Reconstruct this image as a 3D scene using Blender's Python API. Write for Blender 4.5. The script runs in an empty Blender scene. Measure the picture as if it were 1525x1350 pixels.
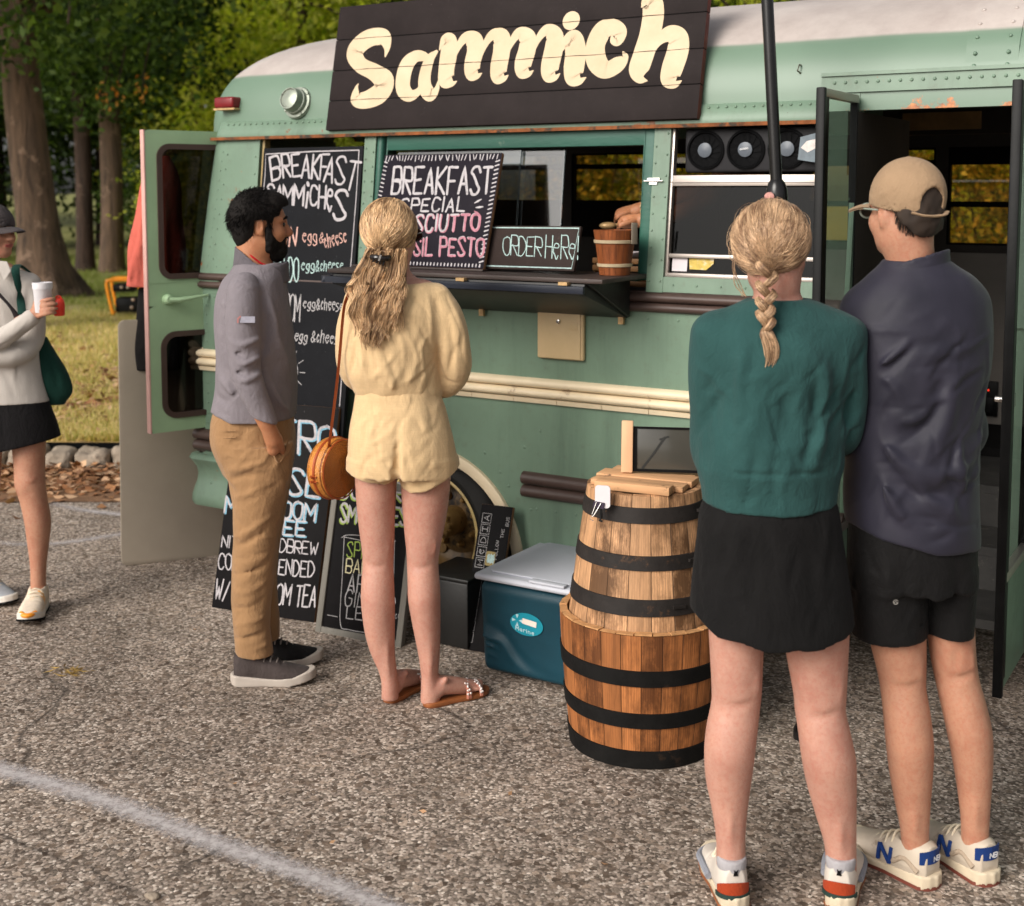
import bpy, bmesh, math, random
import numpy as np
from mathutils import Vector, Matrix

scene = bpy.context.scene
R = math.radians

# ------------------------------------------------------------------ camera
CAM_H = 1.72                       # eye height of the photographer
FPX = 1900.0                       # focal length in pixels of the 1525 px wide photograph
PCX, PCY = 762.5, 451.0            # principal point
PITCH = math.atan((451 - 285) / FPX)
cam_data = bpy.data.cameras.new('camera')
cam_data.sensor_width = 36.0
cam_data.lens = 36.0 * FPX / 1525.0
cam_data.shift_y = -(675 - PCY) / 1525.0
cam_data.clip_end = 600
cam_data.dof.use_dof = True
cam_data.dof.focus_distance = 3.75
cam_data.dof.aperture_fstop = 3.8
cam = bpy.data.objects.new('camera', cam_data)
scene.collection.objects.link(cam)
cam.location = (0, 0, CAM_H)
cam.rotation_euler = (math.pi / 2 - PITCH, 0, 0)
scene.camera = cam

# ------------------------------------------------------------------ light
SUN_EL, SUN_AZ = R(31), R(-134)    # azimuth of the sun measured from +Y towards +X (from the left)
world = bpy.data.worlds.new('World')
scene.world = world
world.use_nodes = True
wn = world.node_tree
sky = wn.nodes.new('ShaderNodeTexSky')
sky.sky_type = 'NISHITA'
sky.sun_disc = False
sky.sun_elevation = SUN_EL
sky.sun_rotation = SUN_AZ
sky.dust_density = 4.0
sky.ozone_density = .6
wn.nodes['Background'].inputs[1].default_value = 0.12
hs = wn.nodes.new('ShaderNodeHueSaturation')
hs.inputs['Saturation'].default_value = .25
wn.links.new(sky.outputs[0], hs.inputs['Color'])
wn.links.new(hs.outputs[0], wn.nodes['Background'].inputs[0])
sl = bpy.data.lights.new('sun', 'SUN')
sl.energy = 2.05
sl.angle = R(34)
sl.color = (1.0, .94, .86)
sun = bpy.data.objects.new('sun', sl)
scene.collection.objects.link(sun)
sdir = Vector((math.sin(SUN_AZ) * math.cos(SUN_EL), math.cos(SUN_AZ) * math.cos(SUN_EL), math.sin(SUN_EL)))
sun.rotation_euler = sdir.to_track_quat('Z', 'Y').to_euler()
scene.view_settings.view_transform = 'Standard'
scene.view_settings.look = 'None'
scene.view_settings.exposure = 0.28
scene.view_settings.gamma = 1.0
scene.cycles.max_bounces = 6
scene.cycles.transparent_max_bounces = 8

# ------------------------------------------------------------------ measuring helpers (pixel of the photograph + distance -> point)
C0 = np.array([0, 0, CAM_H])
AFW = np.array([0, math.cos(PITCH), -math.sin(PITCH)])
AUP = np.array([0, math.sin(PITCH), math.cos(PITCH)])
ART = np.array([1.0, 0, 0])
def ray(x, y): return ART * (x - PCX) / FPX - AUP * (y - PCY) / FPX + AFW
def at(x, y, Y):
    r = ray(x, y); return C0 + r * (Y / r[1])
def gnd(x, y, z=0.0):
    r = ray(x, y); return C0 + r * ((z - CAM_H) / r[2])
def on_plane(x, y, O, N):
    r = ray(x, y); return C0 + r * (np.dot(np.array(O) - C0, N) / np.dot(r, N))
# ------------------------------------------------------------------ objects
COL = scene.collection
def obj(name, me, mat=None, parent=None, M=None):
    o = bpy.data.objects.new(name, me)
    COL.objects.link(o)
    if mat is not None and me is not None: me.materials.append(mat)
    if parent is not None: o.parent = parent
    if M is not None: o.matrix_local = M
    return o
def tag(o, label=None, cat=None, group=None, kind=None):
    for k, v in (('label', label), ('category', cat), ('group', group), ('kind', kind)):
        if v: o[k] = v
    return o
def thing(name, label, cat, M=None, group=None, kind=None):
    o = bpy.data.objects.new(name, None)
    o.empty_display_size = .1
    COL.objects.link(o)
    if M is not None: o.matrix_world = M if isinstance(M, Matrix) else Matrix.Translation(M)
    return tag(o, label, cat, group, kind)
def frame(O, u, v, w):
    M = Matrix.Identity(4)
    for i in range(3):
        M[i][0], M[i][1], M[i][2], M[i][3] = u[i], v[i], w[i], O[i]
    return M
def np_mesh(name, V, F):
    me = bpy.data.meshes.new(name)
    V = np.asarray(V, np.float32); F = np.asarray(F, np.int32)
    k = F.shape[1]
    me.vertices.add(len(V)); me.vertices.foreach_set('co', V.ravel())
    me.loops.add(F.size); me.loops.foreach_set('vertex_index', F.ravel())
    me.polygons.add(len(F))
    me.polygons.foreach_set('loop_start', np.arange(0, F.size, k, dtype=np.int32))
    me.update(calc_edges=True)
    return me

class MB:
    """collects shapes; build() links them as ONE mesh object"""
    def __init__(s): s.bm = bmesh.new(); s.mi = 0
    def face(s, pts):
        try: f = s.bm.faces.new([s.bm.verts.new(Vector(p)) for p in pts]); f.material_index = s.mi; return f
        except ValueError: pass
    def grid(s, P, close_u=False, close_v=False, flip=False):
        n, m = len(P), len(P[0])
        vs = [[s.bm.verts.new(Vector(q)) for q in row] for row in P]
        for i in range(n if close_u else n - 1):
            for j in range(m if close_v else m - 1):
                q = [vs[i][j], vs[(i + 1) % n][j], vs[(i + 1) % n][(j + 1) % m], vs[i][(j + 1) % m]]
                if flip: q.reverse()
                try: s.bm.faces.new(q).material_index = s.mi
                except ValueError: pass
        return vs
    def cap(s, vs, flip=False):
        try: s.bm.faces.new(vs[::-1] if flip else vs).material_index = s.mi
        except ValueError: pass
    def box(s, x0, x1, y0, y1, z0, z1, M=None):
        P = [Vector((x, y, z)) for z in (z0, z1) for y in (y0, y1) for x in (x0, x1)]
        if M is not None: P = [M @ p for p in P]
        v = [s.bm.verts.new(p) for p in P]
        for f in ((0, 2, 3, 1), (4, 5, 7, 6), (0, 1, 5, 4), (2, 6, 7, 3), (0, 4, 6, 2), (1, 3, 7, 5)):
            s.bm.faces.new([v[i] for i in f]).material_index = s.mi
    def extrude(s, poly, z0, z1, axes='xyz', M=None):
        """poly in the first two axes, extruded along the third"""
        ix = ['xyz'.index(a) for a in axes]
        def mk(a, b, c):
            p = [0, 0, 0]; p[ix[0]] = a; p[ix[1]] = b; p[ix[2]] = c
            p = Vector(p); return M @ p if M is not None else p
        A = [s.bm.verts.new(mk(a, b, z0)) for a, b in poly]
        B = [s.bm.verts.new(mk(a, b, z1)) for a, b in poly]
        n = len(poly)
        for i in range(n):
            s.bm.faces.new([A[i], A[(i + 1) % n], B[(i + 1) % n], B[i]]).material_index = s.mi
        s.bm.faces.new(A[::-1]).material_index = s.mi; s.bm.faces.new(B).material_index = s.mi
    def tube(s, pts, r, n=8, flat=1.0):
        pts = [Vector(p) for p in pts]
        rs = r if isinstance(r, (list, tuple)) else [r] * len(pts)
        rows = []; up = Vector((0, 0, 1))
        for i, p in enumerate(pts):
            d = (pts[min(i + 1, len(pts) - 1)] - pts[max(i - 1, 0)]).normalized()
            a = d.cross(up)
            if a.length < .05: a = d.cross(Vector((1, 0, 0)))
            a.normalize(); b = a.cross(d)
            rows.append([p + (a * math.cos(t) + b * math.sin(t) * flat) * rs[i] for t in [2 * math.pi * k / n for k in range(n)]])
        vs = s.grid(rows, close_v=True)
        s.cap(vs[0]); s.cap(vs[-1], True)
    def lathe(s, prof, n=32, M=None, cap=True):
        rows = []
        for r, z in prof:
            row = [Vector((r * math.cos(2 * math.pi * k / n), r * math.sin(2 * math.pi * k / n), z)) for k in range(n)]
            rows.append([M @ p for p in row] if M is not None else row)
        vs = s.grid(rows, close_v=True)
        if cap: s.cap(vs[0]); s.cap(vs[-1], True)
    def ball(s, c, r, M=None, n=10, sq=(1, 1, 1)):
        s.lathe([(max(r * math.sin(math.pi * i / n), 1e-5), -r * math.cos(math.pi * i / n)) for i in range(n + 1)], n + 2,
                Matrix.Translation(c) @ (M or Matrix.Identity(4)) @ Matrix.Diagonal((*sq, 1)), False)
    def build(s, name, mat, parent=None, M=None, bevel=0, seg=2, angle=35, mats=None, normals=True):
        bm = s.bm
        if bevel:
            bmesh.ops.remove_doubles(bm, verts=bm.verts, dist=1e-5)
            ed = [e for e in bm.edges if len(e.link_faces) == 2 and e.calc_face_angle(0) > R(40)]
            bmesh.ops.bevel(bm, geom=ed, offset=bevel, segments=seg, affect='EDGES', profile=.5, clamp_overlap=True)
        if normals: bmesh.ops.recalc_face_normals(bm, faces=bm.faces)
        me = bpy.data.meshes.new(name)
        bm.to_mesh(me); bm.free()
        if me.polygons:
            me.shade_smooth(); me.set_sharp_from_angle(angle=R(angle))
        o = obj(name, me, mat, parent, M)
        for m in mats or []: me.materials.append(m)
        return o

# ------------------------------------------------------------------ implicit surfaces
def smin(a, b, k):
    if k <= 0: return np.minimum(a, b)
    h = np.maximum(k - np.abs(a - b), 0) / k
    return np.minimum(a, b) - h * h * (k * .25)
CORN = [(0, 0, 0), (1, 0, 0), (0, 1, 0), (1, 1, 0), (0, 0, 1), (1, 0, 1), (0, 1, 1), (1, 1, 1)]
EDGES = [(a, b) for a in range(8) for b in range(a + 1, 8) if sum(abs(CORN[a][i] - CORN[b][i]) for i in range(3)) == 1]
class Fld:
    def __init__(s, lo, hi, h=.006):
        s.ax = [np.arange(lo[i], hi[i] + h, h, dtype=np.float32) for i in range(3)]
        s.F = np.full([len(a) for a in s.ax], .2, np.float32); s.h = h
    def sub(s, lo, hi, pad):
        sl = tuple(slice(int(np.searchsorted(s.ax[i], lo[i] - pad)), int(np.searchsorted(s.ax[i], hi[i] + pad))) for i in range(3))
        return sl, s.ax[0][sl[0]][:, None, None], s.ax[1][sl[1]][None, :, None], s.ax[2][sl[2]][None, None, :]
    def add(s, p, k=.012):
        f, lo, hi = p; sl, X, Y, Z = s.sub(lo, hi, .03 + k)
        if s.F[sl].size: s.F[sl] = smin(s.F[sl], f(X, Y, Z), k)
    def cut(s, p, k=.004):
        f, lo, hi = p; sl, X, Y, Z = s.sub(lo, hi, .02 + k)
        if s.F[sl].size: s.F[sl] = -smin(-s.F[sl], f(X, Y, Z), k)
    def keep(s, fn, k=.003):
        s.F = -smin(-s.F, -fn(s.ax[0][:, None, None], s.ax[1][None, :, None], s.ax[2][None, None, :]), k)
    def fold(s, pts, w, d):
        """a ridge (d>0) or groove (d<0) along a polyline"""
        pts = crom(np.array(pts, float), 5)
        sl, X, Y, Z = s.sub(pts.min(0), pts.max(0), w * 2.6)
        if not s.F[sl].size: return
        D = seg_dist(pts, X, Y, Z, np.linspace(0, 1, len(pts)))
        s.F[sl] -= d * np.exp(-(D[0] / w) ** 2) * np.sin(np.pi * np.clip(D[1], .04, .96)) ** .5
    def crease(s, xz, w, d):
        """a crease drawn on the side of the shape that faces -y"""
        P = []
        for x, z in xz:
            i = int((x - s.ax[0][0]) / s.h); k = int((z - s.ax[2][0]) / s.h)
            if not (0 <= i < s.F.shape[0] and 0 <= k < s.F.shape[2]): return
            j = np.nonzero(s.F[i, :, k] < 0)[0]
            if not len(j): return
            P.append((x, s.ax[1][j[0]], z))
        P = np.array(P)
        if np.abs(np.diff(P[:, 1])).max() < .05: s.fold(P, w, d)
    def creases(s, n, xr, zr, ang, spread, L, w, d, seed):
        rs = random.Random(seed)
        for i in range(n):
            x, z = rs.uniform(*xr), rs.uniform(*zr); a = R(ang + rs.gauss(0, spread)); l = rs.uniform(*L); b = rs.uniform(-.35, .35)
            s.crease([(x + l * t * math.cos(a + b * t), z + l * t * math.sin(a + b * t)) for t in (-.5, -.17, .17, .5)], rs.uniform(*w), rs.uniform(*d) * (1 if i % 2 else -1))
    def noise(s, amp, sc, seed=0, lo=None, hi=None):
        lo = lo or [a[0] for a in s.ax]; hi = hi or [a[-1] for a in s.ax]
        sl, X, Y, Z = s.sub(lo, hi, 0)
        if s.F[sl].size: s.F[sl] += amp * vnoise(X.ravel() * sc[0], Y.ravel() * sc[1], Z.ravel() * sc[2], seed)
    def warp(s, fn):
        s.F += fn(s.ax[0][:, None, None], s.ax[1][None, :, None], s.ax[2][None, None, :])
    def mesh(s, name, mat, parent=None, M=None):
        F = s.F; F[0] = F[-1] = .1; F[:, 0] = F[:, -1] = .1; F[:, :, 0] = F[:, :, -1] = .1
        S = F < 0; n = [d - 1 for d in F.shape]
        cnt = np.zeros(n, np.int8)
        for c in CORN: cnt += S[c[0]:n[0] + c[0], c[1]:n[1] + c[1], c[2]:n[2] + c[2]]
        I = np.nonzero((cnt > 0) & (cnt < 8)); N = len(I[0])
        vals = [F[I[0] + c[0], I[1] + c[1], I[2] + c[2]] for c in CORN]
        pos = np.zeros((N, 3), np.float32); w = np.zeros(N, np.float32)
        for a, b in EDGES:
            fa, fb = vals[a], vals[b]; m = (fa < 0) != (fb < 0)
            t = np.where(m, fa / np.where(m, fa - fb, 1), 0)
            for i in range(3): pos[:, i] += m * (CORN[a][i] + t * (CORN[b][i] - CORN[a][i]))
            w += m
        pos /= w[:, None]
        V = np.stack([s.ax[i][I[i]] + pos[:, i] * s.h for i in range(3)], 1)
        idx = np.full(n, -1, np.int32); idx[I] = np.arange(N)
        Q = []
        for ax in range(3):
            o1, o2 = (ax + 1) % 3, (ax + 2) % 3
            a = [slice(None)] * 3; b = [slice(None)] * 3
            a[ax] = slice(0, -1); b[ax] = slice(1, None)
            A, B = S[tuple(a)], S[tuple(b)]
            J = list(np.nonzero(A != B))
            ok = (J[o1] > 0) & (J[o2] > 0) & (J[o1] < n[o1]) & (J[o2] < n[o2])
            J = [j[ok] for j in J]; flip = A[tuple(J)]
            def cell(d1, d2):
                q = [j.copy() for j in J]; q[o1] = q[o1] - d1; q[o2] = q[o2] - d2
                return idx[tuple(q)]
            q = np.stack([cell(1, 1), cell(0, 1), cell(0, 0), cell(1, 0)], 1)
            q[~flip] = q[~flip][:, ::-1]
            Q.append(q)
        Q = np.concatenate(Q)
        me = np_mesh(name, V, Q)
        me.shade_smooth()
        return obj(name, me, mat, parent, M)

def vnoise(x, y, z, seed):
    rng = np.random.RandomState(seed)
    def ax(v):
        v = v - v.min() + .37; i = np.floor(v).astype(int); f = (v - i).astype(np.float32)
        return i, f * f * (3 - 2 * f)
    (ix, fx), (iy, fy), (iz, fz) = ax(x), ax(y), ax(z)
    L = rng.uniform(-1, 1, (ix.max() + 2, iy.max() + 2, iz.max() + 2)).astype(np.float32)
    A = L[ix] * (1 - fx)[:, None, None] + L[ix + 1] * fx[:, None, None]
    A = A[:, iy] * (1 - fy)[None, :, None] + A[:, iy + 1] * fy[None, :, None]
    return A[:, :, iz] * (1 - fz) + A[:, :, iz + 1] * fz
def crom(P, n):
    """Catmull-Rom through the rows of P, n steps per span"""
    P = np.asarray(P, float)
    if len(P) < 3:
        t = np.linspace(0, 1, n + 1)[:, None]; return P[0] * (1 - t) + P[-1] * t
    E = np.vstack([2 * P[0] - P[1], P, 2 * P[-1] - P[-2]]); out = []
    for i in range(1, len(E) - 2):
        for t in np.arange(n) / n:
            a, b, c, d = E[i - 1], E[i], E[i + 1], E[i + 2]
            out.append(.5 * (2 * b + (c - a) * t + (2 * a - 5 * b + 4 * c - d) * t * t + (3 * b - a - 3 * c + d) * t ** 3))
    out.append(P[-1]); return np.array(out)
def seg_dist(P, X, Y, Z, U=None, R_=None):
    best = None; bu = None
    for i in range(len(P) - 1):
        a, b = P[i][:3], P[i + 1][:3]; d = b - a; L2 = max(d @ d, 1e-12)
        t = np.clip(((X - a[0]) * d[0] + (Y - a[1]) * d[1] + (Z - a[2]) * d[2]) / L2, 0, 1)
        q = np.sqrt((X - a[0] - t * d[0]) ** 2 + (Y - a[1] - t * d[1]) ** 2 + (Z - a[2] - t * d[2]) ** 2)
        if R_ is not None: q = q - (R_[i] + t * (R_[i + 1] - R_[i]))
        if best is None:
            best = q
            if U is not None: bu = U[i] + t * (U[i + 1] - U[i])
        else:
            m = q < best; best = np.where(m, q, best)
            if U is not None: bu = np.where(m, U[i] + t * (U[i + 1] - U[i]), bu)
    return (best, bu) if U is not None else best
def chain(pts, n=5):
    """smooth tapering limb through (x, y, z, r) rows"""
    P = crom(np.array(pts, float), n); r = P[:, 3].max()
    return (lambda X, Y, Z: seg_dist(P, X, Y, Z, None, P[:, 3])), P[:, :3].min(0) - r, P[:, :3].max(0) + r
def ell(c, r, yaw=0, pitch=0):
    r = (r, r, r) if not hasattr(r, '__len__') else r
    ca, sa = math.cos(yaw), math.sin(yaw); cp, sp = math.cos(pitch), math.sin(pitch)
    def f(X, Y, Z):
        x, y, z = X - c[0], Y - c[1], Z - c[2]
        x, y = ca * x + sa * y, -sa * x + ca * y
        x, z = cp * x + sp * z, -sp * x + cp * z
        return (np.sqrt((x / r[0]) ** 2 + (y / r[1]) ** 2 + (z / r[2]) ** 2) - 1) * min(r)
    m = max(r); return f, np.array(c) - m, np.array(c) + m
def loft(st, axis=2, yaw=0, smooth=True):
    """stacked ellipses: rows (h, cx, cy, a, b, power) along an axis; for axis 2 h is z"""
    st = sorted([tuple(q) + (2.0,) * (6 - len(q)) for q in st])
    P = crom(np.array(st), 6) if smooth else np.array(st)
    hh = P[:, 0]; o = [i for i in range(3) if i != axis]
    ca, sa = math.cos(yaw), math.sin(yaw)
    def f(X, Y, Z):
        G = (X, Y, Z); H = G[axis]
        I = [np.interp(H, hh, P[:, i]) for i in range(1, 6)]
        u, v = G[o[0]] - I[0], G[o[1]] - I[1]
        if yaw: u, v = ca * u + sa * v, -sa * u + ca * v
        u, v = np.abs(u) / I[2], np.abs(v) / I[3]; p = I[4]
        d = ((u ** p + v ** p) ** (1 / p) - 1) * np.minimum(I[2], I[3])
        return np.maximum(d, np.maximum(hh[0] - H, H - hh[-1]))
    lo = np.zeros(3); hi = np.zeros(3); m = np.maximum(P[:, 3], P[:, 4]).max() if yaw else None
    lo[axis], hi[axis] = hh[0], hh[-1]
    for j, i in enumerate(o):
        w = m if yaw else P[:, 3 + j]
        lo[i] = (P[:, 1 + j] - w).min(); hi[i] = (P[:, 1 + j] + w).max()
    return f, lo, hi
def tf(p, yaw, O, sc=1.0, tilt=0.0):
    """a primitive placed in a frame turned by yaw about z (and tilted forward), at O"""
    f, lo, hi = p; ca, sa = math.cos(yaw), math.sin(yaw); ct, st_ = math.cos(tilt), math.sin(tilt)
    def g(X, Y, Z):
        x, y, z = (X - O[0]) / sc, (Y - O[1]) / sc, (Z - O[2]) / sc
        x, y = ca * x + sa * y, -sa * x + ca * y
        if tilt: x, z = ct * x - st_ * z, st_ * x + ct * z
        return f(x, y, z) * sc
    K = []
    for c in CORN:
        q = [lo[i] if c[i] == 0 else hi[i] for i in range(3)]
        x, z = ct * q[0] + st_ * q[2], -st_ * q[0] + ct * q[2]
        K.append((ca * x - sa * q[1], sa * x + ca * q[1], z))
    K = np.array(K) * sc + np.array(O)
    return g, K.min(0), K.max(0)
def tubes(name, P, rad, mat, parent=None, sides=3, M=None):
    """many thin strands: P (n, m, 3), rad (m,) or (n, m) -> one mesh"""
    P = np.asarray(P, float); n, m, _ = P.shape
    rad = np.broadcast_to(np.asarray(rad, float), (n, m))
    T = np.gradient(P, axis=1); T /= np.linalg.norm(T, axis=2, keepdims=True) + 1e-9
    ref = np.where(np.abs(T[..., 2:3]) > .9, np.array([1.0, 0, 0]), np.array([0, 0, 1.0]))
    A = np.cross(T, ref); A /= np.linalg.norm(A, axis=2, keepdims=True) + 1e-9
    B = np.cross(A, T)
    V = np.stack([P + rad[..., None] * (A * math.cos(t) + B * math.sin(t)) for t in [2 * math.pi * k / sides for k in range(sides)]], 2)
    idx = np.arange(n * m * sides).reshape(n, m, sides)
    a = idx[:, :-1]; b = idx[:, 1:]
    Fq = np.stack([a, np.roll(a, -1, 2), np.roll(b, -1, 2), b], 3).reshape(-1, 4)
    me = np_mesh(name, V.reshape(-1, 3), Fq); me.shade_smooth()
    return obj(name, me, mat, parent, M)

# ------------------------------------------------------------------ materials
MATS = {}
class NT:
    def __init__(s, name):
        s.m = bpy.data.materials.new(name); s.m.use_nodes = True
        s.t = s.m.node_tree; s.b = s.t.nodes['Principled BSDF']; s.out = s.t.nodes['Material Output']
        s.co = s.n('ShaderNodeTexCoord').outputs['Object']
    def n(s, ty, **kw):
        q = s.t.nodes.new(ty)
        for k, v in kw.items():
            if k.startswith('_'): setattr(q, k[1:], v)
            else: q.inputs[k.replace('__', ' ')].default_value = v
        return q
    def l(s, a, b): s.t.links.new(a, b)
    def map(s, sc=(1, 1, 1), rot=(0, 0, 0)):
        q = s.n('ShaderNodeMapping', Scale=sc, Rotation=rot); s.l(s.co, q.inputs[0]); return q.outputs[0]
    def noise(s, scale, detail=4, rough=.55, vec=None, dist=0):
        q = s.n('ShaderNodeTexNoise', Scale=scale, Detail=detail, Roughness=rough, Distortion=dist)
        s.l(vec if vec is not None else s.co, q.inputs['Vector']); return q.outputs['Fac']
    def ramp(s, fac, stops, mode='LINEAR'):
        q = s.n('ShaderNodeValToRGB'); q.color_ramp.interpolation = mode; e = q.color_ramp.elements
        while len(e) < len(stops): e.new(.5)
        for k, (p, c) in enumerate(stops):
            e[k].position = p; e[k].color = (*c, 1) if hasattr(c, '__len__') else (c, c, c, 1)
        s.l(fac, q.inputs[0]); return q.outputs[0]
    def mix(s, fac, a, b, mode='MIX'):
        q = s.n('ShaderNodeMix', _data_type='RGBA', _blend_type=mode)
        for i, v in ((0, fac), (6, a), (7, b)):
            if isinstance(v, bpy.types.NodeSocket): s.l(v, q.inputs[i])
            elif hasattr(v, '__len__'): q.inputs[i].default_value = (*v, 1)
            else: q.inputs[i].default_value = v
        return q.outputs[2]
    def math(s, op, a, b=0.0):
        q = s.n('ShaderNodeMath', _operation=op)
        for i, v in ((0, a), (1, b)):
            if isinstance(v, bpy.types.NodeSocket): s.l(v, q.inputs[i])
            else: q.inputs[i].default_value = v
        return q.outputs[0]
    def bump(s, h, strength=.3, dist=.004):
        q = s.n('ShaderNodeBump', Strength=strength, Distance=dist); s.l(h, q.inputs['Height'])
        s.l(q.outputs[0], s.b.inputs['Normal'])
    def col(s, c): s.l(c, s.b.inputs['Base Color'])
    def set(s, **kw):
        for k, v in kw.items(): s.b.inputs[k.replace('__', ' ')].default_value = v
        return s
def plain(name, c, rough=.6, var=.18, sc=9, bsc=120, bst=.15, bd=.002, metal=0, dirt=None, spec=.4, coat=0, stretch=(1, 1, 1)):
    """one base colour with gentle mottling, a fine bump and optional dirt (colour, scale, threshold)"""
    if name in MATS: return MATS[name]
    t = NT(name); v = t.map(stretch)
    f = t.noise(sc, 5, .6, v)
    c = np.array(c)
    base = t.ramp(f, [(.3, tuple(c * (1 - var))), (.7, tuple(np.minimum(c * (1 + var), .95)))])
    if dirt:
        d = t.noise(dirt[1], 8, .7); m = t.ramp(d, [(dirt[2], 0.0), (dirt[2] + .1, 1.0)])
        base = t.mix(m, base, dirt[0])
    t.col(base); t.set(Roughness=rough, Metallic=metal); t.b.inputs['Specular IOR Level'].default_value = spec
    if coat: t.set(Coat__Weight=coat, Coat__Roughness=.15)
    if bst: t.bump(t.noise(bsc, 3, .5, v), bst, bd)
    MATS[name] = t.m; return t.m
def cloth(name, c, weave=700, bst=.35, var=.1, rough=.85, slub=0, sheen=.05, wrinkle=.32, spec=.1):
    if name in MATS: return MATS[name]
    t = NT(name); c = np.array(c)
    f = t.noise(14, 5, .6)
    base = t.ramp(f, [(.3, tuple(c * (1 - var))), (.7, tuple(np.minimum(c * (1 + var), .95)))])
    if slub:
        s1 = t.noise(160, 2, .5, t.map((1, 1, .12))); s2 = t.noise(160, 2, .5, t.map((.12, .12, 1.3)))
        w = t.math('MULTIPLY', t.math('ADD', s1, s2), .5)
        base = t.mix(t.ramp(w, [(.38, slub), (.62, 0.0)]), base, tuple(c * .72))
        wr = t.noise(24, 5, .65, t.map((1, 1, .5)), 1.6)
        t.bump(t.math('ADD', t.math('MULTIPLY', w, .22), wr), .2, .02)
    else:
        wr = t.noise(17, 5, .62, t.map((1, 1, .55)), 1.4); wr2 = t.noise(55, 3, .6, t.map((1, 1, .6)), .8)
        t.bump(t.math('ADD', t.math('ADD', wr, t.math('MULTIPLY', wr2, .35)), t.math('MULTIPLY', t.noise(weave, 2, .5), bst * .10)), wrinkle, .022)
    t.col(base); t.set(Roughness=rough, Sheen__Weight=sheen, Sheen__Roughness=.5); t.b.inputs['Specular IOR Level'].default_value = spec
    MATS[name] = t.m; return t.m
def skin(name, c, red=.25):
    if name in MATS: return MATS[name]
    t = NT(name); c = np.array(c)
    f = t.noise(13, 5, .65); g = t.noise(110, 4, .65)
    base = t.ramp(f, [(.28, tuple(c * np.array([.86, .72, .70]))), (.5, tuple(c)), (.72, tuple(np.minimum(c * np.array([1.10, 1.10, 1.08]), .9)))])
    base = t.mix(t.ramp(g, [(.45, 0.0), (.75, red * 1.6)]), base, tuple(c * np.array([.92, .60, .55])))
    base = t.mix(t.ramp(t.noise(300, 2, .5), [(.70, 0.0), (.76, .35)]), base, tuple(c * np.array([.6, .42, .36])))
    t.col(base); t.set(Roughness=.48, Subsurface__Weight=.12, Subsurface__Scale=.01)
    t.b.inputs['Subsurface Radius'].default_value = (1, .35, .2)
    t.b.inputs['Specular IOR Level'].default_value = .35
    t.bump(t.math('ADD', t.noise(260, 4, .65), t.math('MULTIPLY', t.noise(22, 4, .6), 3.0)), .28, .003)
    MATS[name] = t.m; return t.m
def hairmat(name, c1, c2, rough=.42):
    if name in MATS: return MATS[name]
    t = NT(name)
    g = t.n('ShaderNodeNewGeometry').outputs['Random Per Island']
    f = t.noise(30, 2, .5, t.map((1, 1, .3)))
    w = t.math('ADD', t.math('MULTIPLY', g, .34), t.math('MULTIPLY', f, .82))
    base = t.mix(t.ramp(w, [(.36, 0.0), (.76, 1.0)]), c1, c2)
    t.col(base); t.set(Roughness=rough); t.b.inputs['Specular IOR Level'].default_value = .5
    MATS[name] = t.m; return t.m
def rgb(r, g, b):
    """sRGB 0-255 -> linear"""
    f = lambda v: ((v / 255 + .055) / 1.055) ** 2.4 if v > 10 else v / 255 / 12.92
    return (f(r), f(g), f(b))

# ------------------------------------------------------------------ hand-drawn lettering
GL = {'A': '00 26 40;12 32', 'B': '00 06;~06 36 45 43 03;~03 33 42 41 30 00', 'C': '~45 36 16 04 02 10 30 41', 'D': '00 06;~06 26 44 42 20 00',
      'E': '46 06 00 40;03 33', 'F': '46 06 00;03 33', 'G': '~45 36 16 04 02 10 30 41;41 43 23', 'H': '00 06;40 46;03 43', 'I': '20 26', 'J': '~36 31 20 01',
      'K': '00 06;46 03 40', 'L': '06 00 40', 'M': '00 06 22 46 40', 'N': '00 06 40 46', 'O': '~26 05 02 20 41 45 26', 'P': '00 06;~06 36 45 43 03',
      'R': '00 06;~06 36 45 43 03;13 40', 'S': '~45 36 16 05 14 32 41 30 10 01', 'T': '06 46;26 20', 'U': '~06 02 10 30 42 46', 'V': '06 20 46',
      'W': '06 10 24 30 46', 'Y': '06 23 46;23 20', '&': '~40 14 15 26 34 02 10 20 42', '!': '26 22;20 21', '/': '00 46', 'Q': '~26 05 02 20 41 45 26;31 50',
      'c': '~33 24 12 11 20 31', 'h': '06 00;~02 14 34 33 30', 'e': '~03 33 34 14 02 11 20 31', 'g': '~34 14 02 11 30 33;~34 31 3a 1b 0a', 's': '~34 14 03 22 31 20 00',
      'i': '10 14;15 16', 't': '16 11 20;04 24', 'o': '~14 03 01 10 30 31 33 14', 'a': '~34 14 02 11 20 31 34;34 30', 'm': '00 04;~03 14 23 20;~23 34 43 40', 'r': '00 04;~03 14 34', 'n': '00 04;~03 14 33 30', 'I2': '06 46;26 20;00 40', '.': '20 21', 'x': '00 44;04 40'}
def gch(c): return {'a': -1, 'b': -1.8}[c] if c in 'ab' else int(c)
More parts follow.
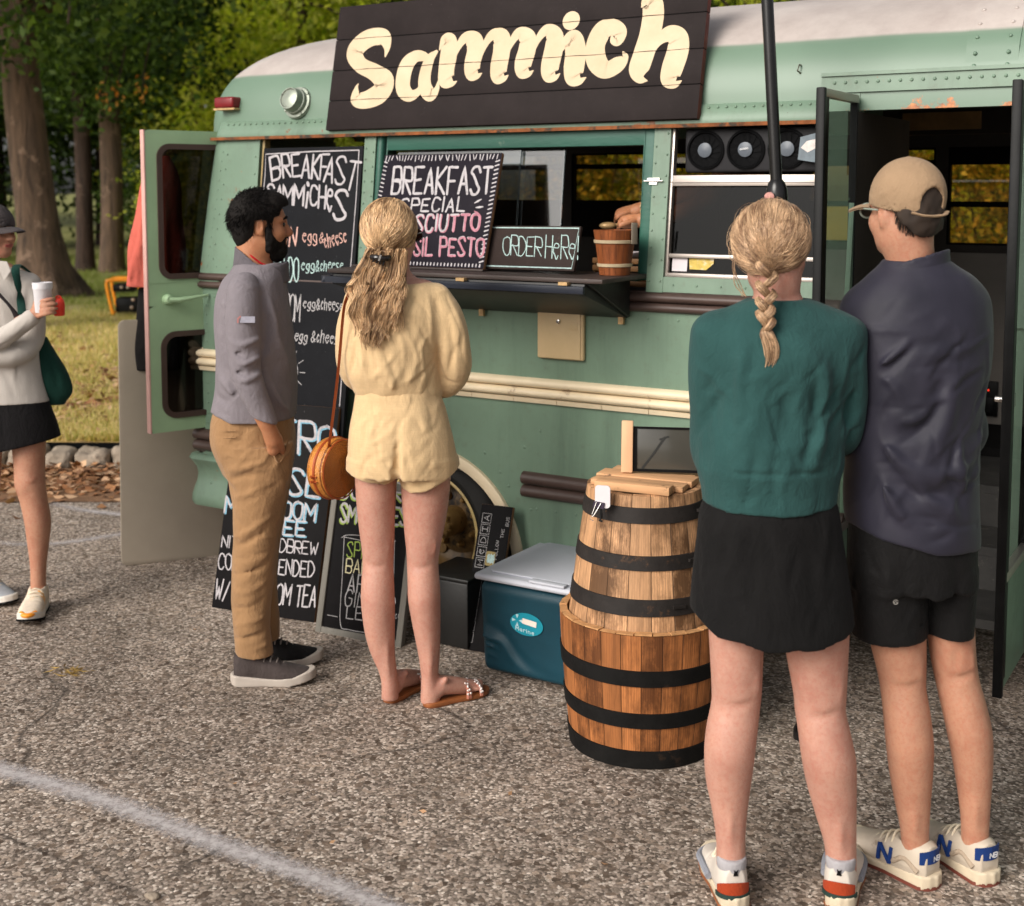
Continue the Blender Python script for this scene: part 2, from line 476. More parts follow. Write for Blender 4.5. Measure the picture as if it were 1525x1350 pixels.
def letters(txt, O, U, Vv, rng, jit=.05, fill=.72, space=.55):
    """polylines of a hand-lettered word: O origin, U full advance vector, Vv cap-height vector (2-D)"""
    toks = list(txt)
    adv = [space if c == ' ' else (.35 if c in "I!i.'" else (1.25 if c in 'MW' else 1.0)) for c in toks]
    tot = sum(adv); x = 0; out = []
    for c, a in zip(toks, adv):
        if c in GL:
            dy = rng.uniform(-jit, jit); sk = rng.uniform(-jit, jit)
            for st in GL[c].split(';'):
                cur = st[0] == '~'
                P = np.array([[gch(p[0]) / 4.0, gch(p[1]) / 6.0] for p in st.lstrip('~').split()])
                P = P + np.array([[rng.uniform(-1, 1) * jit * .6, rng.uniform(-1, 1) * jit * .6] for _ in P])
                if cur: P = crom(P, 5)
                else: P = np.concatenate([np.linspace(P[i], P[i + 1], 4, endpoint=False) for i in range(len(P) - 1)] + [P[-1:]])
                px = P[:, 0] - .5 if a == .35 else P[:, 0] - .0
                X = (x + a / 2 + px * (fill if a != .35 else .5)) / tot if a == .35 else (x + a * (1 - fill) / 2 + P[:, 0] * a * fill) / tot
                Yv = P[:, 1] * (1 + dy) + dy * .5
                out.append(O + np.outer(X + sk * .0 * Yv, U) + np.outer(Yv, Vv))
        x += a
    return out
class Ink:
    """flat strokes lying on a board: local x, y in the board plane, z just above it"""
    def __init__(s, z, jit=(.88, 1.1)): s.jit = jit; s.z = z; s.V = []; s.F = []; s.k = 0; s.rng = random.Random(5)
    def stroke(s, P, w):
        P = np.asarray(P, float)
        if len(P) < 2: return
        w = np.broadcast_to(np.asarray(w, float), (len(P),)).copy()
        T = np.gradient(P, axis=0); L = np.linalg.norm(T, axis=1, keepdims=True); T = T / (L + 1e-9)
        e0 = P[0] - T[0] * w[0] * .45; e1 = P[-1] + T[-1] * w[-1] * .45
        P = np.vstack([e0, P, e1]); T = np.vstack([T[0], T, T[-1]]); w = np.concatenate([[w[0] * .55], w, [w[-1] * .55]])
        N = np.stack([-T[:, 1], T[:, 0]], 1)
        z = s.z + (s.k % 40) * 1.5e-5; s.k += 1
        b = len(s.V)
        for p, n_, ww in zip(P, N, w):
            j = ww * .5 * s.rng.uniform(*s.jit)
            s.V += [(*(p + n_ * j), z), (*(p - n_ * j), z)]
        s.F += [(b + 2 * i, b + 2 * i + 1, b + 2 * i + 3, b + 2 * i + 2) for i in range(len(P) - 1)]
    def text(s, txt, O, U, Vv, w, rng, jit=.05, fill=.72):
        for P in letters(txt, np.array(O), np.array(U), np.array(Vv), rng, jit, fill): s.stroke(P, w)
    def poly(s, P):
        z = s.z + (s.k % 40) * 1.5e-5; s.k += 1; b = len(s.V); c = np.mean(P, 0)
        s.V += [(*c, z)] + [(*p, z) for p in P]; n = len(P)
        s.F += [(b, b + 1 + i, b + 1 + (i + 1) % n, b + 1 + (i + 1) % n) for i in range(n)]
    def build(s, name, mat, parent, M=None):
        me = bpy.data.meshes.new(name)
        me.from_pydata(s.V, [], [tuple(dict.fromkeys(f)) for f in s.F]); me.update()
        return obj(name, me, mat, parent, M)
# ------------------------------------------------------------------ ground, road surface, lawn
def asphalt():
    t = NT('asphalt')
    v = t.n('ShaderNodeTexVoronoi', Scale=118.0, Randomness=1.0); t.l(t.co, v.inputs['Vector'])
    v2 = t.n('ShaderNodeTexVoronoi', Scale=64.0, Randomness=1.0); t.l(t.co, v2.inputs['Vector'])
    sep = t.n('ShaderNodeSeparateColor'); t.l(v.outputs['Color'], sep.inputs[0])
    sep2 = t.n('ShaderNodeSeparateColor'); t.l(v2.outputs['Color'], sep2.inputs[0])
    st = t.ramp(sep.outputs[0], [(0, rgb(96, 85, 76)), (.3, rgb(130, 117, 105)), (.55, rgb(160, 144, 131)), (.78, rgb(188, 171, 156)), (.93, rgb(212, 196, 181)), (1, rgb(234, 220, 206))])
    big = t.ramp(sep2.outputs[0], [(0, rgb(90, 76, 65)), (.5, rgb(132, 115, 101)), (1, rgb(190, 170, 152))])
    m = t.ramp(sep2.outputs[1], [(.80, 0.0), (.82, 1.0)])
    c = t.mix(m, st, big)
    edge = t.ramp(v.outputs['Distance'], [(.45, 1.0), (.85, .68)])
    c = t.mix(1.0, c, edge, 'MULTIPLY')
    grit = t.noise(330, 4, .7)
    c = t.mix(.5, c, t.ramp(grit, [(.3, .55), (.7, 1.25)]), 'MULTIPLY')
    patch = t.noise(1.1, 6, .62)
    c = t.mix(.75, c, t.ramp(patch, [(.32, .52), (.5, .95), (.68, 1.2)]), 'MULTIPLY')
    mid = t.noise(9, 5, .65)
    c = t.mix(.6, c, t.ramp(mid, [(.3, .62), (.65, 1.15)]), 'MULTIPLY')
    warm = t.noise(2.6, 4, .6)
    c = t.mix(t.ramp(warm, [(.5, 0.0), (.72, .15)]), c, rgb(128, 112, 94))
    vc = t.n('ShaderNodeTexVoronoi', Scale=.55, _feature='DISTANCE_TO_EDGE')
    wp = t.n('ShaderNodeMix', _data_type='VECTOR'); wp.inputs[0].default_value = .22; t.l(t.co, wp.inputs[4])
    nz = t.n('ShaderNodeTexNoise', Scale=2.2, Detail=6.0); t.l(t.co, nz.inputs['Vector']); t.l(nz.outputs['Color'], wp.inputs[5]); t.l(wp.outputs[1], vc.inputs['Vector'])
    crack = t.math('MULTIPLY', t.ramp(vc.outputs['Distance'], [(.0012, 1.0), (.0045, 0.0)]), t.ramp(t.noise(.9, 3), [(.48, 0.0), (.56, .75)]))
    c = t.mix(crack, c, rgb(46, 40, 36))
    oil = t.ramp(t.noise(1.9, 5, .7), [(.60, 0.0), (.74, .5)]); c = t.mix(oil, c, rgb(70, 62, 55))
    t.col(c); t.set(Roughness=.9); t.b.inputs['Specular IOR Level'].default_value = .2
    h = t.math('ADD', t.math('MULTIPLY', v.outputs['Distance'], -1.0), t.math('MULTIPLY', grit, .8))
    t.bump(h, .45, .004)
    return t.m
def sheet(name, x0, x1, y0, y1, z, mat, nx=1, ny=1, fn=None):
    mb = MB()
    P = [[(x0 + (x1 - x0) * i / nx, y0 + (y1 - y0) * j / ny, 0) for j in range(ny + 1)] for i in range(nx + 1)]
    P = [[(x, y, z + (fn(x, y) if fn else 0)) for x, y, _ in r] for r in P]
    mb.grid(P)
    return tag(mb.build(name, mat), kind='structure')
sheet('parking_lot', -60, 60, -25, 7.9, 0, asphalt())
KERB_Y = 7.86
LAWN_Z = .13
def lawn_h(x, y): return .03 * math.sin(x * .7 + 1) * math.sin(y * .45) + max(0, y - 24) * .012
def lawnmat():
    t = NT('lawn')
    f = t.noise(1.4, 6, .65); g = t.noise(24, 5, .7)
    c = t.ramp(f, [(.32, rgb(146, 136, 64)), (.5, rgb(196, 168, 102)), (.66, rgb(208, 174, 126))])
    c = t.mix(.7, c, t.ramp(g, [(.3, .55), (.7, 1.2)]), 'MULTIPLY')
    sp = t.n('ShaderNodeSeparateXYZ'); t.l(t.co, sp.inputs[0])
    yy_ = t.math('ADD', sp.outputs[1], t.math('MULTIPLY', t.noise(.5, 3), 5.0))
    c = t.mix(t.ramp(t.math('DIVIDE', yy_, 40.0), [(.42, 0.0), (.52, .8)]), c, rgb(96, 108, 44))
    t.col(c); t.set(Roughness=.95); t.bump(g, .8, .03); return t.m
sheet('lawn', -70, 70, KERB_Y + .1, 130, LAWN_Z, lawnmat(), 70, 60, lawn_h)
sheet('dirt_verge', -30, 12, 6.95, KERB_Y + .05, .004, plain('dirt', rgb(120, 88, 62), .95, .3, 6, 60, .6, .01))
def paint_mat():
    t = NT('road_paint')
    u = t.n('ShaderNodeUVMap').outputs[0]
    sp = t.n('ShaderNodeSeparateXYZ'); t.l(u, sp.inputs[0])
    e = t.math('SUBTRACT', 1.0, t.math('ABSOLUTE', sp.outputs[1]))            # 1 in the middle of the stripe, 0 at its edge
    n1 = t.noise(45, 6, .7); n2 = t.noise(170, 3, .7)
    a = t.math('ADD', e, t.math('MULTIPLY', t.math('SUBTRACT', t.math('ADD', n1, n2), 1.0), 1.0))
    al = t.math('MULTIPLY', t.ramp(a, [(.12, 0.0), (.95, .72)]), sp.outputs[0])
    c = t.ramp(n1, [(.3, rgb(176, 168, 168)), (.7, rgb(222, 216, 214))])
    t.col(c); t.set(Roughness=.85); t.l(al, t.b.inputs['Alpha'])
    return t.m
PAINT = paint_mat()
def stripe(pts, wid, strength, z=.004, label=None):
    P = crom(np.array(pts, float), 10); T = np.gradient(P, axis=0); T /= np.linalg.norm(T, axis=1, keepdims=True)
    N = np.stack([-T[:, 1], T[:, 0]], 1); V = []; UV = []
    w = np.interp(np.linspace(0, 1, len(P)), np.linspace(0, 1, len(wid)), wid); s = np.interp(np.linspace(0, 1, len(P)), np.linspace(0, 1, len(strength)), strength)
    for p, n, ww, ss in zip(P, N, w, s):
        for k in (-1, 0, 1): V.append((*(p + n * ww * k), z)); UV.append((ss, k))
    F = []
    for i in range(len(P) - 1):
        for k in (0, 1): a = 3 * i + k; F.append((a, a + 3, a + 4, a + 1))
    me = np_mesh('road_marking', V, F); uv = me.uv_layers.new()
    for l in me.loops: uv.data[l.index].uv = UV[l.vertex_index]
    return tag(obj('road_marking', me, PAINT), kind='structure')
g2 = lambda x, y: gnd(x, y)[:2]
stripe([g2(-260, 1063), g2(0, 1147), g2(150, 1192), g2(300, 1250), g2(450, 1303), g2(580, 1358), g2(720, 1440)], [.062, .064, .06], [1, 1, .95])
stripe([g2(70, 748), g2(120, 760), g2(185, 768), g2(260, 776)], [.05, .06], [.3, .9, .6])
stripe([g2(-60, 806), g2(60, 812), g2(160, 800), g2(240, 786)], [.05, .07], [.3, .7, .4])

# ------------------------------------------------------------------ the bus
BA = R(31.3)
BE = np.array([math.cos(BA), -math.sin(BA), 0]); BN = np.array([math.sin(BA), math.cos(BA), 0]); BZ = np.array([0, 0, 1.0])
BP = np.array([-.03, 4.88, 0])
BUS_M = frame(BP, BE, BN, BZ)
def busw(s, t, z): return BP + BE * s + BN * t + BZ * z
def lean(z): return max(0, z - 1.3) * .11
def paint(name, c, rust=.62):
    t = NT(name); c = np.array(c)
    f = t.noise(3.2, 6, .6)
    base = t.ramp(f, [(.3, tuple(c * .9)), (.7, tuple(c * 1.1))])
    base = t.mix(t.ramp(t.noise(14, 7, .75, t.map((1, 1, .25))), [(.60, 0.0), (.72, .4)]), base, tuple(c * 1.35 + .015))
    r = t.noise(4.5, 9, .78)
    rf = t.ramp(r, [(rust, 0.0), (rust + .025, 1.0)])
    rc = t.ramp(t.noise(40, 4, .6), [(.3, rgb(92, 44, 22)), (.7, rgb(176, 100, 46))])
    base = t.mix(rf, base, rc)
    chip = t.ramp(t.noise(70, 3, .6), [(.735, 0.0), (.75, .8)])
    base = t.mix(chip, base, rgb(70, 62, 50))
    st = t.noise(7, 6, .7, t.map((1, 1, .10)))
    base = t.mix(t.ramp(st, [(.50, 0.0), (.70, .46)]), base, tuple(c * .52))
    gm = t.noise(24, 6, .75); base = t.mix(t.ramp(gm, [(.54, 0.0), (.74, .38)]), base, rgb(92, 90, 74))
    t.col(base); t.set(Roughness=.42); t.b.inputs['Specular IOR Level'].default_value = .4
    t.bump(t.noise(1.8, 4, .55), .22, .05)
    return t.m
GREEN = paint('green_paint', (.146, .222, .156), .69)
GREEN_RUST = paint('green_paint_rusty', (.156, .234, .166), .60)
def roofmat():
    t = NT('roof_paint')
    sp = t.n('ShaderNodeSeparateXYZ'); t.l(t.co, sp.inputs[0])
    z = t.math('ADD', sp.outputs[2], t.math('MULTIPLY', t.math('SUBTRACT', t.noise(3, 4), .5), .012))
    m = t.ramp(z, [(2.226 / 3, 0.0), (2.234 / 3, 1.0)])
    m.node.inputs[0].links[0].from_socket  # ramp input below is z / 3
    zz = t.math('DIVIDE', z, 3.0); t.l(zz, m.node.inputs[0])
    gr = t.ramp(t.noise(3, 6), [(.3, (.126, .198, .138)), (.7, (.142, .218, .154))])
    wh = t.ramp(t.noise(5, 7, .7), [(.3, rgb(166, 154, 148)), (.7, rgb(190, 180, 173))])
    c = t.mix(m, gr, wh)
    low = t.ramp(t.math('DIVIDE', sp.outputs[2], 3.0), [(1.985 / 3, .22), (2.06 / 3, 0.0)])
    r = t.ramp(t.math('ADD', t.noise(5, 9, .75), low), [(.72, 0.0), (.75, 1.0)])
    c = t.mix(r, c, t.ramp(t.noise(50, 3), [(.3, rgb(120, 62, 30)), (.7, rgb(206, 128, 62))]))
    t.col(c); t.set(Roughness=.4); t.bump(t.noise(2.0, 3, .5), .1, .03); return t.m
CREAM = plain('cream_paint', rgb(222, 204, 172), .42, .08, 6, 60, .1, .002, dirt=(rgb(120, 80, 48), 9, .63))
BROWN = plain('brown_rubber', rgb(74, 58, 52), .45, .2, 6, 90, .15, .002, dirt=(rgb(38, 30, 27), 6, .6))
DGREEN = plain('dark_green_wood', rgb(38, 84, 70), .5, .2, 8, 70, .3, .003, dirt=(rgb(86, 108, 92), 12, .62), stretch=(.3, 1, 1))
BLACK = plain('black_paint', (.008, .008, .008), .45, .3, 10, 80, .15, .002, spec=.15)
BLACKM = plain('dull_black', (.007, .0065, .0065), .85, .3, 10, 80, .25, .003, spec=.08)
RUBBER = plain('tyre_rubber', (.014, .013, .012), .75, .3, 8, 60, .3, .004)
ALU = plain('brushed_aluminium', rgb(176, 166, 158), .38, .12, 10, 220, .15, .001, metal=.75, stretch=(.08, 1, 1))
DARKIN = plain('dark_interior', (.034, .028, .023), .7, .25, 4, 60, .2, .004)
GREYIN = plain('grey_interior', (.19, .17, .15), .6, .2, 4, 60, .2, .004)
def glassmat(name, tint, alpha=.16, rough=.02, fr=.75):
    t = NT(name)
    tr = t.n('ShaderNodeBsdfTransparent'); tr.inputs[0].default_value = (*tint, 1)
    gl = t.n('ShaderNodeBsdfGlossy', Roughness=rough); gl.inputs[0].default_value = (1, 1, 1, 1)
    lw = t.n('ShaderNodeLayerWeight', Blend=.32)
    f = t.math('ADD', t.math('MULTIPLY', lw.outputs['Fresnel'], fr), alpha * .25)
    mx = t.n('ShaderNodeMixShader'); t.l(f, mx.inputs[0]); t.l(tr.outputs[0], mx.inputs[1]); t.l(gl.outputs[0], mx.inputs[2])
    t.l(mx.outputs[0], t.out.inputs[0]); return t.m
GLASS = glassmat('clear_glass', (.86, .9, .88))
AMBER = glassmat('amber_glass', (.62, .46, .16))
SMOKE = glassmat('dark_glass', (.09, .07, .055), .03, .06, .08)
DOORGLASS = glassmat('door_glass', (.62, .72, .66), .15)

bus = thing('food_bus', 'mint green old bus with cream roof and open doors, turned into a food truck', 'bus', BUS_M)
S0, S1, BW = -1.655, 3.3, 1.95
DOOR0, DOOR1 = 1.335, 1.915

def rivets(mb, pts, nrm=(0, -1, 0), r=.0055, h=.0035):
    n = Vector(nrm).normalized(); q = n.to_track_quat('Z', 'Y').to_matrix().to_4x4()
    for p in pts: mb.lathe([(r, -.001), (r * .85, h * .6), (r * .4, h)], 7, Matrix.Translation(Vector(p)) @ q)
# lower side panel with the round wheel arch
AX, AZ, AR = -.355, .255, .435
mb = MB()
def side_strip(s0, s1, z0f, z1=1.30, t=0.0, n=1):
    P = []
    for i in range(n + 1):
        s = s0 + (s1 - s0) * i / n; z0 = z0f(s)
        P.append([(s, t, z0 + (z1 - z0) * j / 6) for j in range(7)])
    mb.grid(P)
arch = lambda s: max(.30, AZ + math.sqrt(max(0, AR ** 2 - (s - AX) ** 2)))
side_strip(S0 + .07, AX - AR, lambda s: .30)
side_strip(AX - AR, AX + AR, arch, n=40)
side_strip(AX + AR, DOOR0, lambda s: .30)
side_strip(DOOR1, S1, lambda s: .30)
# rounded rear corner and rear wall below the windows
P = []
for k in range(9):
    a = math.pi / 2 * k / 8
    P.append([(S0 + .07 - .07 * math.sin(a), .07 - .07 * math.cos(a), z) for z in (.30, .6, .9, 1.3)])
P.append([(S0, .30, z) for z in (.30, .6, .9, 1.3)])
mb.grid(P, flip=True)
for s in np.arange(S0 + .1, DOOR0, .085):
    if abs(s - AX) > AR + .02: rivets(mb, [(s, 0, .505)])
for s in np.arange(S0 + .1, DOOR0, .12): rivets(mb, [(s, 0, 1.262)])
for z in np.arange(.68, .9, .045):
    rivets(mb, [(S0 + .085, 0, z), (S0 + .125, 0, z + .006), (S0 + .20, 0, z)])
for z in np.arange(1.05, 1.26, .04): rivets(mb, [(S0 + .085, 0, z), (S0 + .135, 0, z)])
rivets(mb, [(.09, 0, .74), (-.02, 0, .63), (.12, 0, .5), (.02, 0, .58), (.16, 0, .81), (-.09, 0, .7), (.55, 0, .8)], r=.007)
mb.build('side_panel', GREEN, bus)

def band(mb, prof, s0, s1, n=1):
    """profile (t, z) run along the side"""
    P = [[(s0 + (s1 - s0) * i / n, t, z) for t, z in prof] for i in range(n + 1)]
    vs = mb.grid(P); mb.cap(vs[0], True); mb.cap(vs[-1])
def halfround(z0, z1, d, n=6, t0=0.001):
    c, r = (z0 + z1) / 2, (z1 - z0) / 2
    return [(t0 - d * math.cos(a), c + r * math.sin(a)) for a in np.linspace(-math.pi / 2, math.pi / 2, n)]
def rail(name, mat, z0, z1, pieces, lips=False, d=.026):
    mb = MB(); h = (z1 - z0)
    m = z0 + h * .5
    pr = [(.001, z0)] + halfround(z0 + h * .06, m, d) + halfround(m, z1 - h * .05, d) + [(.001, z1)]
    for a, b in pieces: band(mb, pr, a, b)
    if lips:
        for a, b in pieces:
            for q in np.arange(a, b - .02, .19): band(mb, [(-.001, z0 - .014), (-.012, z0 - .014), (-.018, z0 + .004), (-.001, z0 + .004)], q + .0012, min(q + .1888, b))
    return mb.build(name, mat, bus, bevel=0, angle=50)
rail('belt_rail', BROWN, 1.282, 1.362, [(S0 + .02, -.62), (-.62, DOOR0 - .03)])
rail('belt_rail', CREAM, .932, 1.018, [(S0 - .005, DOOR0)], True, .03)
rail('rub_rail', BROWN, .541, .654, [(S0 + .01, -.92)], False, .03)
rail('rub_rail', BROWN, .541, .654, [(.088, DOOR0)], False, .03)
mb = MB()                                                            # pressed bumper skirt of the rear corner
og = [(0, .535), (-.035, .53), (-.045, .515), (-.03, .495), (-.012, .47), (-.006, .44), (-.010, .41), (-.022, .38), (-.034, .345), (-.036, .315), (-.028, .30), (0, .30)]
P = [[(-1.18, t, z) for t, z in og], [(S0 + .04, t, z) for t, z in og]]
for k in range(1, 7):
    a = math.pi / 2 * k / 6
    P.append([(S0 + .04 - (.04 - t) * math.sin(a), .04 - (.04 - t) * math.cos(a), z) for t, z in og])
P.append([(S0 - (0 - t), .9, z) for t, z in og])
vs = mb.grid(P); mb.cap(vs[0])
rivets(mb, [(-1.55, -.008, .405), (-1.30, -.008, .405)], r=.011, h=.007)
mb.build('bumper_skirt', GREEN_RUST, bus, angle=60)
# wheel arch trim
mb = MB()
P = []
for a in np.linspace(math.radians(6), math.radians(174), 49):
    ca, sa = math.cos(a), math.sin(a)
    P.append([(AX + (AR + d) * ca, t, AZ + (AR + d) * sa) for d, t in ((.012, .002), (.010, -.014), (-.012, -.02), (-.034, -.012), (-.04, .03))])
mb.grid(P)
mb.build('wheel_arch_trim', CREAM, bus, angle=60)
mb = MB()
P = []
for a in np.linspace(math.radians(-8), math.radians(188), 33):
    P.append([(AX + AR * math.cos(a), t, AZ + AR * math.sin(a)) for t in (.02, .45)])
mb.grid(P); mb.box(AX - .6, AX + .6, .452, .47, .25, .75)
mb.build('wheel_well', BLACKM, bus)
# the rear wheel: fat tyre, deep dished rim, hub with studs
WX, WZ, WR = -.400, .385, .385
WM = Matrix.Translation((WX, .30, .335)) @ Matrix.Rotation(math.pi / 2, 4, 'X')       # local z -> outwards (-t)
wheel = obj('wheel', None, None, bus, Matrix.Translation((0, 0, 0)))
wheel = bpy.data.objects['wheel']
mb = MB()
mb.lathe([(.235, .235), (.262, .245), (.30, .235), (.328, .205), (.335, .16), (.335, 0), (.24, -.02)], 48, WM, False)
tyre = mb.build('tyre', RUBBER, wheel)
mb = MB()
mb.lathe([(.236, .238), (.244, .246), (.236, .25), (.226, .24), (.220, .215)], 48, WM, False)
RIM = plain('cream_rim', rgb(196, 170, 112), .5, .25, 8, 60, .3, .004, dirt=(rgb(58, 42, 24), 7, .52))
rim = mb.build('rim', RIM, wheel)
mb = MB(); mb.lathe([(.221, .216), (.216, .18), (.205, .06), (.18, .03), (.15, .02), (.11, .045), (.06, .05), (.0001, .05)], 48, WM, False)
for k in range(5):
    a = 2 * math.pi * k / 5 + .4; mb.lathe([(.026, .028), (.026, .034), (.0001, .034)], 12, WM @ Matrix.Translation((.155 * math.cos(a), .155 * math.sin(a), 0)), False)
mb.build('rim_dish', plain('dirty_dish', rgb(120, 92, 52), .5, .4, 9, 60, .3, .004, dirt=(rgb(30, 22, 14), 8, .46)), wheel)
mb = MB()
mb.lathe([(.062, .05), (.06, .13), (.05, .145), (.0001, .15)], 24, WM, False)
for k in range(8):
    a = 2 * math.pi * k / 8
    mb.lathe([(.012, .05), (.012, .155), (.009, .165), (.0001, .166)], 8, WM @ Matrix.Translation((.042 * math.cos(a), .042 * math.sin(a), 0)), False)
    a += .3
    mb.lathe([(.016, .03), (.016, .06), (.008, .075), (.0001, .076)], 8, WM @ Matrix.Translation((.105 * math.cos(a), .105 * math.sin(a), 0)), False)
mb.build('hub', plain('oily_brass', rgb(150, 118, 70), .4, .3, 14, 60, .2, .002, metal=.4, dirt=(rgb(40, 28, 18), 20, .58)), wheel)

# window band: pillars leaning inwards, header, sills
def wallbox(mb, s0, s1, z0, z1, d0=-.012, d1=.05):
    """a box that follows the leaning upper wall"""
    P = [(s, lean(z) + d, z) for z in (z0, z1) for d in (d0, d1) for s in (s0, s1)]
    v = [mb.bm.verts.new(p) for p in P]
    for f in ((0, 2, 3, 1), (4, 5, 7, 6), (0, 1, 5, 4), (2, 6, 7, 3), (0, 4, 6, 2), (1, 3, 7, 5)): mb.bm.faces.new([v[i] for i in f])
ZT = 1.962
nl = (0, -1, .11)
for a, b, z0, z1, rv in ((-.71, -.652, 1.36, ZT, ((-.70, .045), (-.662, .06))), (.600, .664, 1.36, ZT, ((.61, .06), (.654, .075))), (1.215, DOOR0, 1.362, ZT + .1, ((1.232, .042), (1.318, .042))), (DOOR1, S1, 1.30, ZT + .1, ())):
    mb = MB(); wallbox(mb, a, b, z0, z1)
    for s, dz in rv: rivets(mb, [(s, lean(z) - .0125, z) for z in np.arange(1.40, 1.94, dz)], nl, .0045)
    mb.build('window_post', GREEN, bus)
for a, b, z1 in ((.664, 1.215, 1.416), (-1.285, -.71, 1.40)):
    mb = MB(); wallbox(mb, a, b, 1.362, z1, -.010)
    rivets(mb, [(s, lean(1.39) - .0105, 1.388) for s in np.arange(a + .04, b - .02, .09)], nl, .0045)
    mb.build('window_sill', GREEN, bus)
mb = MB()                                                            # rear corner pillar, rounded to the back
P = []
for k in range(10):
    if k == 0: q = [(-1.285, lean(z) - .012, z) for z in np.linspace(1.362, ZT, 8)]
    else:
        a = math.pi / 2 * (k - 1) / 8
        q = [(-1.585 + lean(z) - .075 * math.sin(a), .065 + lean(z) - .077 * math.cos(a), z) for z in np.linspace(1.30, ZT, 8)]
    P.append(q)
P.append([(-1.66 + lean(z), .30, z) for z in np.linspace(1.30, ZT, 8)])
mb.grid(P, flip=True)
mb.grid([[(-1.285, lean(z) - .012 + d, z) for z in (1.362, ZT)] for d in (0, .06)])
rivets(mb, [(-1.565 + lean(z), lean(z) - .011, z) for z in np.arange(1.39, 1.95, .042)], nl, .0045)
rivets(mb, [(-1.535 + lean(z), lean(z) - .0125, z) for z in np.arange(1.42, 1.95, .066)], nl, .0045)
rivets(mb, [(-1.305, lean(z) - .0125, z) for z in np.arange(1.42, 1.95, .075)], nl, .0045)
rivets(mb, [(s, lean(1.40) - .0125, 1.385) for s in np.arange(-1.56, -1.3, .06)], nl, .0045)
mb.build('corner_pillar', GREEN_RUST, bus, angle=60)

# drip rail under the roof and the door header
mb = MB()
zr = 1.975
prof = [(.06, 1.955), (.042, 1.955), (.04, 1.972), (.052, 1.99), (.062, 2.022), (.09, 2.03)]
P = [[(s, t, z) for t, z in prof] for s in (-1.50, 1.225)]
for k in range(1, 7):
    a = math.pi / 2 * k / 6
    P.insert(0, [(-1.50 - (.1 - t) * math.sin(a), .1 - (.1 - t) * math.cos(a), z) for t, z in prof])
P.insert(0, [(-1.60 + t, .9, z) for t, z in prof])
mb.grid(P)
rivets(mb, [(s, .058, 2.012) for s in np.arange(-1.47, 1.22, .033)], (0, -1, .3), .0058, .004)
mb.build('drip_rail', GREEN_RUST, bus, angle=60)
mb = MB()
wallbox(mb, 1.205, S1, 2.045, 2.105, -.02, .06)
wallbox(mb, 1.205, S1, 2.100, 2.112, -.028, .05)
rivets(mb, [(s, lean(2.075) - .021, 2.078) for s in np.arange(1.25, 3.2, .036)], nl, .006, .004)
mb.build('door_header', GREEN_RUST, bus)
mb = MB()
band(mb, [(.036, 1.944), (.036, 1.957), (.075, 1.957), (.075, 1.944)], -1.56, 1.225)
mb.build('rusty_lip', plain('rust', rgb(128, 74, 38), .85, .4, 22, 80, .5, .003, dirt=(rgb(60, 50, 40), 16, .5)), bus)

# roof: domed at the rear end
UH, UC, RH = .905, .975, .475
mb = MB(); P = []
ks = np.linspace(0, 1, 26)
stations = [(-.9 - .86 * (1 - (1 - k) ** 2.2)) for k in ks[::-1]] + [-.4, 0.2, .8, 1.4, 2.2, 3.3]
for s in stations:
    w = min(max(0, (-.9 - s) / .86), .9995)
    um = (1 - w ** 6) ** (1 / 6)
    row = []
    for ph in np.linspace(-1, 1, 41):
        u = um * math.sin(ph * math.pi / 2)
        g = min((abs(u) ** 6 + w ** 6) ** (1 / 6), 1)
        row.append((s, UC + u * UH, 1.985 + RH * (1 - g ** 2.5) ** .4))
    P.append(row)
mb.grid(P, flip=True)
o = mb.build('roof', roofmat(), bus, angle=80)
mb = MB()                                                            # overlapping sheet seams with rivets on the roof
def roofp(s, u, d=.002):
    g = abs(u); return (s, UC + u * (UH + d), 1.985 + (RH + d) * (1 - g ** 2.5) ** .4)
for s in (1.66,):
    P = [[Vector(roofp(s + ds, u, d)) for u in np.linspace(-.998, -.3, 20)] for ds, d in ((0, .0), (.001, .005), (.16, .005), (.161, 0))]
    mb.grid(P)
    for u in (-.985, -.97, -.94, -.90, -.84): rivets(mb, [roofp(s + .03, u, .005), roofp(s + .13, u, .005)], (0, -1, .5), .007, .005)
mb.build('roof_seam', roofmat(), bus, angle=60)

# rear wall with the doorway the open rear door leaves
for a, b in ((.30, .95), (1.62, BW - .01)):
    mb = MB(); mb.box(S0 - .0, S0 + .03, a, b, .55, 1.3); mb.box(S0 + .07, S0 + .10, a, b - .04, 1.3, 1.965); mb.box(S0 + .03, S0 + .10, a, b - .04, 1.28, 1.299)
    mb.build('rear_wall', GREEN, bus)
# inside: floor, far side with windows, ceiling, front bulkhead
mb = MB()
mb.box(S0 + .03, DOOR0 - .02, .05, BW - .03, .60, .63); mb.box(DOOR0 - .02, DOOR1 + .02, .75, BW - .03, .60, .63); mb.box(DOOR1 + .02, S1, .05, BW - .03, .60, .63)
mb.box(DOOR0, DOOR1, .10, .44, .30, .33); mb.box(DOOR0, DOOR1, .44, .74, .45, .48); mb.box(DOOR0, DOOR1, .435, .44, .30, .45); mb.box(DOOR0, DOOR1, .745, .75, .45, .60)
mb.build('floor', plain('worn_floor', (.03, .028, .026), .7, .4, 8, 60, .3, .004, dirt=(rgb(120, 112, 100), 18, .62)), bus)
mb = MB()
FT = 1.90
FW = [(-1.25, -.80), (-.746, -.27), (-.21, .26), (.32, .79), (.85, 1.16), (1.216, 1.515), (1.58, 2.05), (2.12, 2.6)]
mb.box(S0 + .05, S1, FT, BW, .4, 1.475); mb.box(S0 + .05, S1, FT, BW - .01, 1.92, 2.2)
e = S0 + .05
for a, b in FW: mb.box(e, a, FT, BW, 1.475, 1.92); e = b
mb.box(e, S1, FT, BW, 1.475, 1.92)
mb.build('far_wall', DARKIN, bus)
